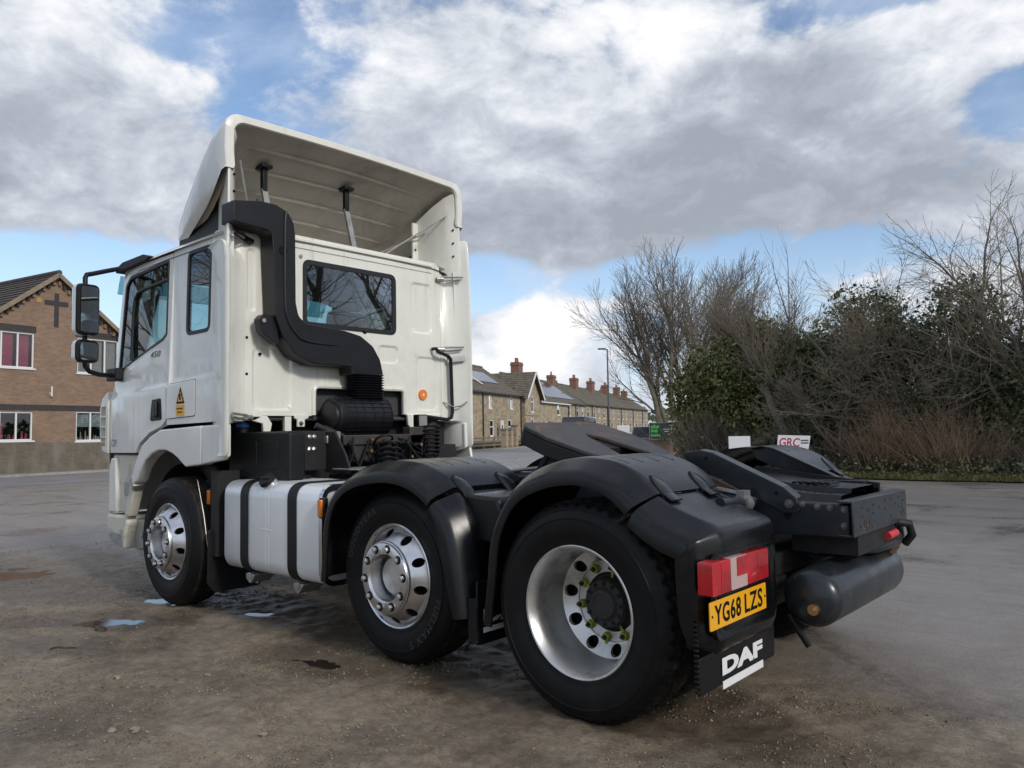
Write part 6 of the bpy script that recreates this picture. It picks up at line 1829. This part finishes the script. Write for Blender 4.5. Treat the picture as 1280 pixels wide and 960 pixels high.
    c = MB(); c.loft(rings, False); c.build('cab_corner', MT['cream'], TR, True, 50)
    # side collar that closes the gap to the trailer
    prof2 = [(3.42, 1.190), (3.30, 1.222), (3.20, 1.246), (3.125, 1.262), (3.095, 1.262), (3.082, 1.252), (3.086, 1.240), (3.105, 1.228), (3.16, 1.185), (3.215, 1.12), (3.25, 1.06), (3.262, 1.015), (3.30, 1.0), (3.42, 1.10)]
    prof3 = prof2[:8] + [(3.16, 1.19), (3.215, 1.165), (3.25, 1.156), (3.27, 1.152), (3.30, 1.15), (3.42, 1.15)]
    rings = [[(x + dx, s * y, z) for x, y in (prof2 if 1.41 < z < 2.8 else prof3)] for z, dx in (((1.165, .03), (1.19, .0), (1.40, 0), (1.42, 0), (1.6, 0), (2.2, 0), (2.62, .005), (2.70, .02), (2.745, .055), (2.765, .10)) if s > 0 else ((1.165, .03), (1.19, .0), (1.40, 0), (1.42, 0), (1.6, 0), (2.2, 0), (2.7, .012), (2.86, .02), (3.08, .03), (3.17, .045), (3.185, .07)))]
    c = MB(); c.loft(rings, True, True, True)
    if s < 0: c.V = [(v[0], v[1] * 1.012, v[2]) for v in c.V]
    col = c.build('side_collar', MT['cream'], TR, True, 40)
    c = MB()
    ext = ((3.62, 1.075), (3.35, 1.16), (3.20, 1.205), (3.172, 1.212), (3.165, 1.198), (3.19, 1.165), (3.26, 1.11), (3.40, 1.07), (3.615, 1.045))
    rings = [[(x + dx, s * y, z) for x, y in ext] for z, dx in ((2.70, .02), (2.75, .01), (3.0, 0), (3.2, 0), (3.34, .0))] + [[(x, s * (y - (.02 if k == 2 else 0)), 3.34 + f * (.06 + (3.62 - x) * .56)) for x, y in ext] for k, f in ((0, .5), (1, .85), (2, 1.0))]
    c.loft(rings, True, True, True); c.box(3.60, 3.62, *sorted((1.05 * s, .98 * s)), 2.9, 3.40)
    ce = c.build('collar_extension', MT['cream'], col, True, 40)
    c = MB()
    for z in (3.02, 3.15, 3.28):
        c.cyl((3.5995, 1.012 * s, z - .02), (3.594, 1.012 * s, z - .02), .011, n=8); c.cyl((3.205, 1.15 * s, z), (3.195, 1.145 * s, z), .010, n=8)
    c.build('panel_bolt', MT['black'], ce)
    for z in ((2.815, 1.455) if s > 0 else (2.79, 2.11)):
        c = MB(); c.tube([(3.262, .985 * s, z), (3.22, 1.03 * s, z + .01), (3.12, 1.195 * s, z + .02)], .010, 8); c.tube([(3.262, .985 * s, z - .03), (3.13, 1.185 * s, z - .005)], .007, 6); c.cyl((3.25, .97 * s, z - .01), (3.22, 1.03 * s, z - .008), .022, n=10)
        c.build('collar_stay', MT['steel'] if s < 0 or z < 2 else MT['plastic'], col)
    if s < 0:
        c = MB(); c.bar((3.215, -1.06, 2.00), (3.115, -1.205, 2.02), .012, .055, (0, 0, 1)); bevel(c.build('collar_bracket', MT['steel'], col), .003)
        c = MB(); c.tube([(3.25, -1.04, 1.60), (3.17, -1.10, 1.55), (3.13, -1.16, 1.56), (3.10, -1.21, 1.60)], .007, 6); c.build('cable', MT['steel'], col)
        # lower extension panel below the collar, in front of the wheel
        c = MB(); c.prism([(3.06, .86), (3.12, 1.165), (3.42, 1.165), (3.40, .86)], 'y', -1.285, -1.255)
        bevel(c.build('lower_collar', MT['cream'], TR), .01)
        c = MB()
        for z in (1.14, .93): c.cyl((3.30, -1.2545, z), (3.30, -1.250, z), .012, n=8)
        c.build('panel_bolt', MT['black'], col)
# back wall with window, engine opening and pressed panels
BK = [(-1.02, 1.475), (-.565, 1.475)] + round_poly([(-.565, 1.475), (-.565, 1.705), (.402, 1.705), (.402, 1.462)], [0, .06, .06, 0], 5)[1:-1] + [(.402, 1.462), (.86, 1.462), (.93, 1.428), (1.02, 1.425), (1.02, 2.90), (.96, 2.935), (-.96, 2.935), (-1.02, 2.90)]
BW = rrect(-.464, .491, 2.208, 2.735, .055)
def pressed(a0, a1, b0, b1, r, d=-.014, w=.022):
    return [(rrect(a0, a1, b0, b1, r), 0.0), (rrect(a0 + w, a1 - w, b0 + w, b1 - w, max(.01, r - w * .5)), d)]
loops = pressed(.60, .955, 1.50, 2.005, .07) + pressed(-.925, -.655, 2.235, 2.72, .06) + pressed(-.995, -.71, 1.51, 2.025, .06) + pressed(-.51, -.27, 1.93, 2.10, .05) + pressed(.92, 1.005, 2.26, 2.76, .035) + \
    pressed(-.93, .62, 2.822, 2.865, .015, .010, .010) + pressed(-.93, .93, 2.882, 2.918, .012, .010, .010)
op = round_poly([(-.50 - .12, 1.50), (-.62, 1.76), (.46, 1.76), (.46, 1.50)], [0, .09, .09, 0], 5)
bp = panel('back_panel', BK, MT['cream'], TR, lambda a, c, d: (3.27 - d, a, c), (.04, 0, 0), holes=[BW], loops=loops + [(inset(BW, -.03), 0)], lines=[op[1:-1]], grid=(16, 14), angle=28)
c = MB()
lip = [(.404, 1.468), (.404, 1.60)] + round_poly([(.402, 1.6), (.402, 1.705), (-.565, 1.705), (-.565, 1.6)], [0, .06, .06, 0], 5)[1:-1] + [(-.567, 1.60), (-.567, 1.48)]
c.tube([(3.268, y, z) for y, z in lip], .020, 8); c.build('opening_rim', MT['cream'], bp)
panel('window_gasket', inset(BW, -.014), MT['gasket'], bp, lambda a, c, d: (3.266, a, c), (.03, 0, 0), holes=[inset(BW, .026)])
panel('rear_window', inset(BW, .01), MT['glass'], bp, lambda a, c, d: (3.276, a, c))
c = MB(); c.cyl((3.271, .525, 2.765), (3.258, .525, 2.765), .014, n=12); c.build('stud', MT['steel'], bp)
c = MB()
for y, z in ((.885, 1.94), (1.0, 2.06), (1.0, 1.78)): c.cyl((3.285, y, z), (3.265, y, z), .011, n=10)
c.build('grommet', MT['black'], bp)
so_ = MB(); so_.cyl((3.285, -.80, 1.665), (3.266, -.80, 1.665), .048, n=28); stk = so_.build('round_sticker', MT['sticker_orange'], bp)
c = MB(); c.prism([(-.785, 1.655), (-.815, 1.655), (-.80, 1.682)], 'x', 3.2655, 3.264); c.build('sticker_mark', MT['white'], bp)
for pts_, xa, xb in (([(.60, 1.47), (.46, 1.47), (.475, 1.44), (.505, 1.43), (.505, 1.372), (.575, 1.372), (.575, 1.43), (.60, 1.44)], 3.235, 3.255), ([(.98, 1.46), (.82, 1.46), (.78, 1.40), (.80, 1.30), (.85, 1.30), (.86, 1.40), (.96, 1.425)], 3.27, 3.30),
                     ([(-.59, 1.48), (-1.0, 1.48), (-1.0, 1.44), (-.74, 1.44), (-.70, 1.36), (-.64, 1.34), (-.60, 1.38)], 3.25, 3.28), ([(.60, 1.3), (.66, 1.3), (.66, 1.47), (.60, 1.47)], 3.28, 3.32)):
    c = MB(); c.prism(pts_, 'x', xa, xb); bevel(c.build('cab_mount', MT['cream'], bp), .006)
bolt(3.235, .545, 1.40, .012, 'x', bp)
c = MB(); pts = [(3.25, -.905, 2.10), (3.20, -.905, 2.10), (3.19, -.93, 2.07), (3.19, -1.055, 2.035), (3.19, -1.085, 2.01), (3.19, -1.10, 1.50), (3.19, -1.085, 1.45), (3.19, -1.03, 1.43), (3.20, -.80, 1.455), (3.25, -.78, 1.46)]
c.tube(pts, .017, 10); c.build('grab_handle', MT['plastic'], TR)
c = MB(); c.box(3.32, 3.44, -1.12, -.72, .92, 1.44); bevel(c.build('side_locker', MT['chassis_dark'], TR), .02)
# roof, floor, front
rings = []
for x, dz, wd in ((3.272, -.004, 0), (3.6, 0, 0), (4.3, 0, 0), (4.8, -.01, 0), (5.05, -.05, .01), (5.13, -.10, .03)):
    rings.append([(x, y * (1 - wd), z + dz) for y, z in ((1.195, 2.84), (1.165, 2.875), (1.09, 2.91), (.95, 2.93), (.4, 2.938), (-.4, 2.938), (-.95, 2.93), (-1.09, 2.91), (-1.165, 2.875), (-1.195, 2.84))])
c = MB(); c.loft(rings, False); c.build('cab_roof', MT['paint'], TR, True, 50)
c = MB(); c.loft([[(x - .02, y * .985, z - .05) for x, y, z in r] for r in rings], False); c.build('headlining', MT['interior'], TR, True, 50)
c = MB(); c.box(3.30, 5.35, -1.16, 1.16, 1.42, 1.46); c.box(4.95, 5.40, -1.1, 1.1, 1.46, 2.02); c.box(3.35, 4.0, -1.1, 1.1, 1.46, 1.80); bevel(c.build('cab_floor', MT['interior'], TR), .02)
for y in (.55, -.55):
    c = MB(); c.box(4.15, 4.65, y - .25, y + .25, 1.62, 1.85); c.prism([(4.1, 1.8), (4.25, 1.8), (4.12, 2.5), (4.0, 2.5)], 'y', y - .24, y + .24); c.prism([(4.0, 2.52), (4.1, 2.52), (4.08, 2.70), (3.99, 2.70)], 'y', y - .13, y + .13)
    bevel(c.build('cab_seat', MT['seat'], TR), .04, 3)
c = MB(); c.tube([(4.86 + .06 * math.cos(a), -.55 + .22 * math.sin(a), 2.05 + .21 * math.cos(a)) for a in np.linspace(0, 2 * math.pi, 28)[:-1]], .016, 8, True); c.build('steering_wheel', MT['seat'], TR)
rings = []
for z, x, w in ((.62, 5.50, 1.17), (1.2, 5.54, 1.17), (1.65, 5.50, 1.16), (1.95, 5.40, 1.13)):
    rings.append([(x - .15, w, z), (x - .05, w - .03, z), (x, w - .15, z), (x + .03, 0, z), (x, -w + .15, z), (x - .05, -w + .03, z), (x - .15, -w, z)])
c = MB(); c.loft(rings, False); c.build('front_panel', MT['paint'], TR, True, 50)
c = MB(); c.loft([[(5.245, 1.12, 1.95), (5.40, .98, 1.95), (5.43, 0, 1.95), (5.40, -.98, 1.95), (5.245, -1.12, 1.95)], [(5.07, 1.10, 2.80), (5.17, .95, 2.80), (5.20, 0, 2.80), (5.17, -.95, 2.80), (5.07, -1.10, 2.80)]], False)
c.build('windscreen', MT['glass'], TR, True, 50)
for s in (1, -1):
    out_ = [(5.372, 1.175), (5.53, 1.195), (5.66, 1.33), (5.67, 1.58), (5.56, 1.68), (5.380, 1.74)]
    cg = panel('corner_deflector', out_, MT['cream'], TR, lambda a, c, d, s=s: (a, s * (1.195 - .25 * max(0, a - 5.42) ** 1.3), c), (0, -.04 * s, 0),
               holes=[[(5.43, z0), (5.625 - k, z0), (5.635 - k2, z1), (5.43, z1)] for z0, z1, k, k2 in ((1.52, 1.605, 0, .03), (1.425, 1.505, 0, 0), (1.33, 1.41, 0, 0), (1.235, 1.315, .05, 0))])
    c = MB(); c.box(5.40, 5.55, *sorted((1.06 * s, 1.09 * s)), 1.2, 1.66); c.build('deflector_duct', MT['dirty_white'], cg)
    c = MB(); c.prism([(5.315, 1.16), (5.335, .635), (4.95, .650), (4.845, .955), (4.70, 1.16)], 'y', *sorted((1.10 * s, 1.165 * s))); ep = bevel(c.build('step_surround', MT['dirty_white'], TR), .02, 3)
    c = MB(); c.prism([(5.33, 1.05), (5.335, .64), (5.16, .645), (5.19, 1.13), (5.29, 1.13)], 'y', *sorted((1.15 * s, 1.195 * s))); bevel(c.build('bumper_return', MT['cream'], ep), .015, 3)
    c = MB(); c.prism(rrect(4.94, 5.06, .80, .92, .03), 'y', *sorted((1.16 * s, 1.172 * s))); bevel(c.build('step_recess', MT['steel'], ep), .004)
    c = MB(); c.prism([(4.80, 1.0), (4.715, .92), (4.855, .625), (4.935, .640)], 'y', *sorted((1.13 * s, 1.215 * s))); bevel(c.build('arch_foot', MT['dirty_white'], ep), .01)
    c = MB(); c.prism([(4.75, .98), (4.69, .90), (4.72, .86), (4.80, .94)], 'y', *sorted((1.14 * s, 1.24 * s))); bevel(c.build('arch_clip', MT['steel'], ep), .008)
    c = MB(); c.prism([(5.35, .62), (5.345, .50), (5.30, .41), (5.20, .365), (4.955, .335), (4.945, .48), (4.90, .56), (4.92, .63)], 'y', *sorted((.8 * s, 1.205 * s))); bu = bevel(c.build('bumper_end', MT['dirty_white'], TR), .022, 3)
    c = MB(); c.prism([(5.305, .445), (5.20, .385), (4.985, .36), (4.98, .46), (5.20, .475)], 'y', *sorted((1.20 * s, 1.2085 * s))); bevel(c.build('step_tread', MT['steel'], bu), .003)
    c = MB(); c.prism([(4.90, .60), (4.66, .60), (4.65, .42), (4.72, .355), (4.93, .325), (4.925, .48)], 'y', *sorted((1.08 * s, 1.12 * s))); c.prism([(4.92, .34), (4.66, .36), (4.68, .28), (4.90, .27)], 'y', *sorted((1.0 * s, 1.1 * s)))
    c.cyl((4.80, 1.12 * s, .46), (4.80, 1.13 * s, .46), .025, n=12); bevel(c.build('step_bracket', MT['steel'], bu), .006)
    # inner wheel arch, its edge and flap
    rings = []
    for k in range(19):
        a = R(-8 + 190 * k / 18); r_ = .60
        x, z = AXF + r_ * math.cos(a) * 1.02, .50 + r_ * math.sin(a)
        rings.append([(x, .60 * s, z), (x, 1.13 * s, z)])
    c = MB(); c.loft(rings, False); c.box(AXF - .6, AXF + .7, *sorted((.55 * s, .60 * s)), .5, 1.3); c.box(3.33, 3.42, *sorted((.62 * s, 1.20 * s)), .42, 1.05); wa = c.build('inner_wheel_arch', MT['chassis_dark'], TR)
    c = MB(); c.tube([(3.665, 1.19 * s, .98), (3.60, 1.215 * s, .97), (3.49, 1.22 * s, .72), (3.42, 1.22 * s, .47)], .0028, 6); c.build('arch_edge_wire', MT['steel'], wa)
    c = MB(); c.prism(round_poly([(.80, .62), (1.23, .62), (1.235, .22), (1.18, .15), (.80, .15)], .03), 'x', 3.395, 3.41); c.V = [(v[0], v[1] * s, v[2]) for v in c.V]; bevel(c.build('mud_flap', MT['plastic'], TR), .004)
    # wind deflector above the door and sun visor edge
    c = MB(); c.prism(round_poly([(5.20, 2.81), (5.17, 2.86), (5.05, 2.892), (4.62, 2.895), (4.50, 2.86), (4.56, 2.84), (5.0, 2.825)], .02), 'y', *sorted((1.13 * s, 1.215 * s))); bevel(c.build('door_deflector', MT['plastic'], TR), .02, 3)
    c = MB(); c.prism([(5.30, 2.82), (5.37, 2.66), (5.35, 2.65), (5.27, 2.81)], 'y', *sorted((.0, 1.13 * s))); c.build('sun_visor', MT['glass'], TR)
    # mirrors
    ma = MB(); ma.tube([(5.24, 1.17 * s, 2.87), (5.20, 1.28 * s, 2.83), (5.14, 1.42 * s, 2.775), (5.11, 1.49 * s, 2.75), (5.10, 1.505 * s, 2.72), (5.095, 1.505 * s, 2.5), (5.085, 1.505 * s, 2.0), (5.085, 1.50 * s, 1.94), (5.095, 1.46 * s, 1.895), (5.14, 1.36 * s, 1.875), (5.18, 1.24 * s, 1.875)], .021, 12)
    ma.build('mirror_arm', MT['plastic'], TR)
    c = MB(); c.prism(rrect(5.07, 5.29, 1.825, 1.94, .02), 'y', *sorted((1.17 * s, 1.25 * s))); bevel(c.build('mirror_base', MT['plastic'], TR), .015, 3)
    for z0, z1, nm in ((2.205, 2.655, 'main'), (1.965, 2.165, 'wide')):
        mi = empty('mirror', (5.06, 1.51 * s, (z0 + z1) / 2), R(10) * s, TR)
        h = (z1 - z0) / 2
        def ring(x, d): return [(x, y, z) for y, z in inset(rrect(-.098, .098, -h, h, .055, 6), d)]
        c = MB(); c.loft([ring(-.015, .0), ring(.03, .0), ring(.075, .018), ring(.105, .05), ring(.115, .09)], True, False, True); c.build('mirror_cover', MT['paint'], mi, True, 60)
        c = MB(); c.loft([ring(-.015, .004), ring(-.045, .004), ring(-.058, .016), ring(-.054, .022)], True, True, True); c.build('mirror_bezel', MT['plastic'], mi, True, 40)
        c = MB(); c.prism(inset(rrect(-.098, .098, -h, h, .055, 6), .024), 'x', -.059, -.056); c.build('mirror_glass', MT['mirror'], mi, True)

# ---------------------------------------------------------------- roof air deflector
STN = [(3.165, 1.243, 3.305, 3.738, .125), (3.20, 1.25, 3.29, 3.733, .13), (3.27, 1.252, 3.235, 3.705, .135), (3.38, 1.25, 3.165, 3.645, .13), (3.55, 1.238, 3.085, 3.55, .16), (3.75, 1.21, 3.01, 3.43, .18), (3.95, 1.175, 2.95, 3.31, .18), (4.15, 1.125, 2.915, 3.185, .16), (4.42, .96, 2.915, 3.05, .10), (4.70, .72, 2.915, 2.95, .03)]
def fair_ring(x, hw, zb, zt, r, d=0.0):
    hw -= d; zt -= d; r = max(.01, r - d * .5)
    h = [(hw - .05 * min(1, max(0, (x - 3.2) / .3)), zb), (hw - .012, zb + .03), (hw, zb + (zt - r - zb) * .5), (hw - .004, zt - r)]
    for k in range(1, 7):
        a = R(90 * k / 6); h.append((hw - r + r * math.cos(a), zt - r + r * math.sin(a)))
    for k in range(1, 5): h.append(((hw - r) * (1 - k / 4), zt + .022 * math.sin(R(90 * k / 4))))
    full = h + [(-y, z) for y, z in reversed(h[:-1])]
    return [(x, y, z) for y, z in full]
rf = empty('roof_fairing', (0, 0, 0), 0, TR)
c = MB(); c.loft([fair_ring(*s_) for s_ in STN], False, False, False)
c.build('fairing_shell', MT['paint'], rf, True, 45)
c = MB(); c.loft([fair_ring(*STN[0]), fair_ring(3.158, 1.235, 3.31, 3.73, .12), fair_ring(3.158, 1.175, 3.31, 3.685, .10), fair_ring(3.175, 1.165, 3.31, 3.68, .10)], False); c.build('fairing_lip', MT['cream'], rf, True, 40)
inner = [fair_ring(3.175, 1.165, 3.31, 3.68, .10)] + [fair_ring(*s_, d=.055) for s_ in STN[2:]]
c = MB(); c.loft(inner, False); c.build('fairing_liner', MT['liner'], rf, True, 50)
for s in (1, -1):
    c = MB(); c.prism([(3.32, 2.80), (3.32, 3.30), (3.60, 3.20), (3.9, 3.05), (4.15, 2.98), (4.15, 2.80)], 'y', *sorted((1.10 * s, 1.115 * s))); c.build('gap_shade_sheet', MT['gasket'], rf)  # black sheet added to stand in for shade in the gap under the shell
def inner_z(x):
    for a, b_ in zip(STN, STN[1:]):
        if a[0] <= x <= b_[0]:
            t = (x - a[0]) / (b_[0] - a[0]); return a[3] + (b_[3] - a[3]) * t, a[1] + (b_[1] - a[1]) * t, a[4] + (b_[4] - a[4]) * t
    return STN[-1][3], STN[-1][1], STN[-1][4]
for x in (3.36, 3.56, 3.76, 3.96, 4.16):
    zt, hw, r_ = inner_z(x)
    pts = [(x + .05 * (abs(y) / hw) ** 2, y, zt - .055 - .002 + .02 * (1 - abs(y) / hw) - .05 * max(0, (abs(y) - hw + r_) / r_) ** 2) for y in np.linspace(-(hw - .2), hw - .2, 17)]
    c = MB(); c.tube(pts, [.006] + [.020] * 15 + [.006], 8); c.build('liner_rib', MT['liner'], rf)
for y, x0, x1 in ((.72, 3.42, 3.50), (-.10, 3.42, 3.50)):
    zt = inner_z(x1)[0] - .05
    c = MB(); c.bar((x1, y, zt), (x1, y, zt - .22), .045, .045, (1, 0, 0)); c.prism(rrect(x1 - .06, x1 + .06, y - .05, y + .05, .01), 'z', zt - .03, zt)
    su = bevel(c.build('strut', MT['plastic'], rf), .006)
    c = MB(); c.bar((x1, y, zt - .2), (x1 - .12, y, 2.93), .05, .028, (1, 0, 0)); c.build('perforated_leg', MT['steel'], su)
    c = MB()
    for k in range(8): xx = x1 - .014 - .0086 * k; c.cyl((xx, y, zt - .23 - .042 * k), (xx - .006, y, zt - .23 - .042 * k), .009, n=8)
    c.build('leg_hole', MT['black'], su)
for pts_ in ([(3.20, 1.10, 3.40), (3.30, .95, 2.95)], [(3.25, -1.10, 3.42), (3.42, -.42, 2.93)], [(3.50, -1.08, 3.30), (3.80, -.42, 2.93)]):
    c = MB(); c.tube(pts_, .009, 6); c.build('stay_rod', MT['steel'], rf)
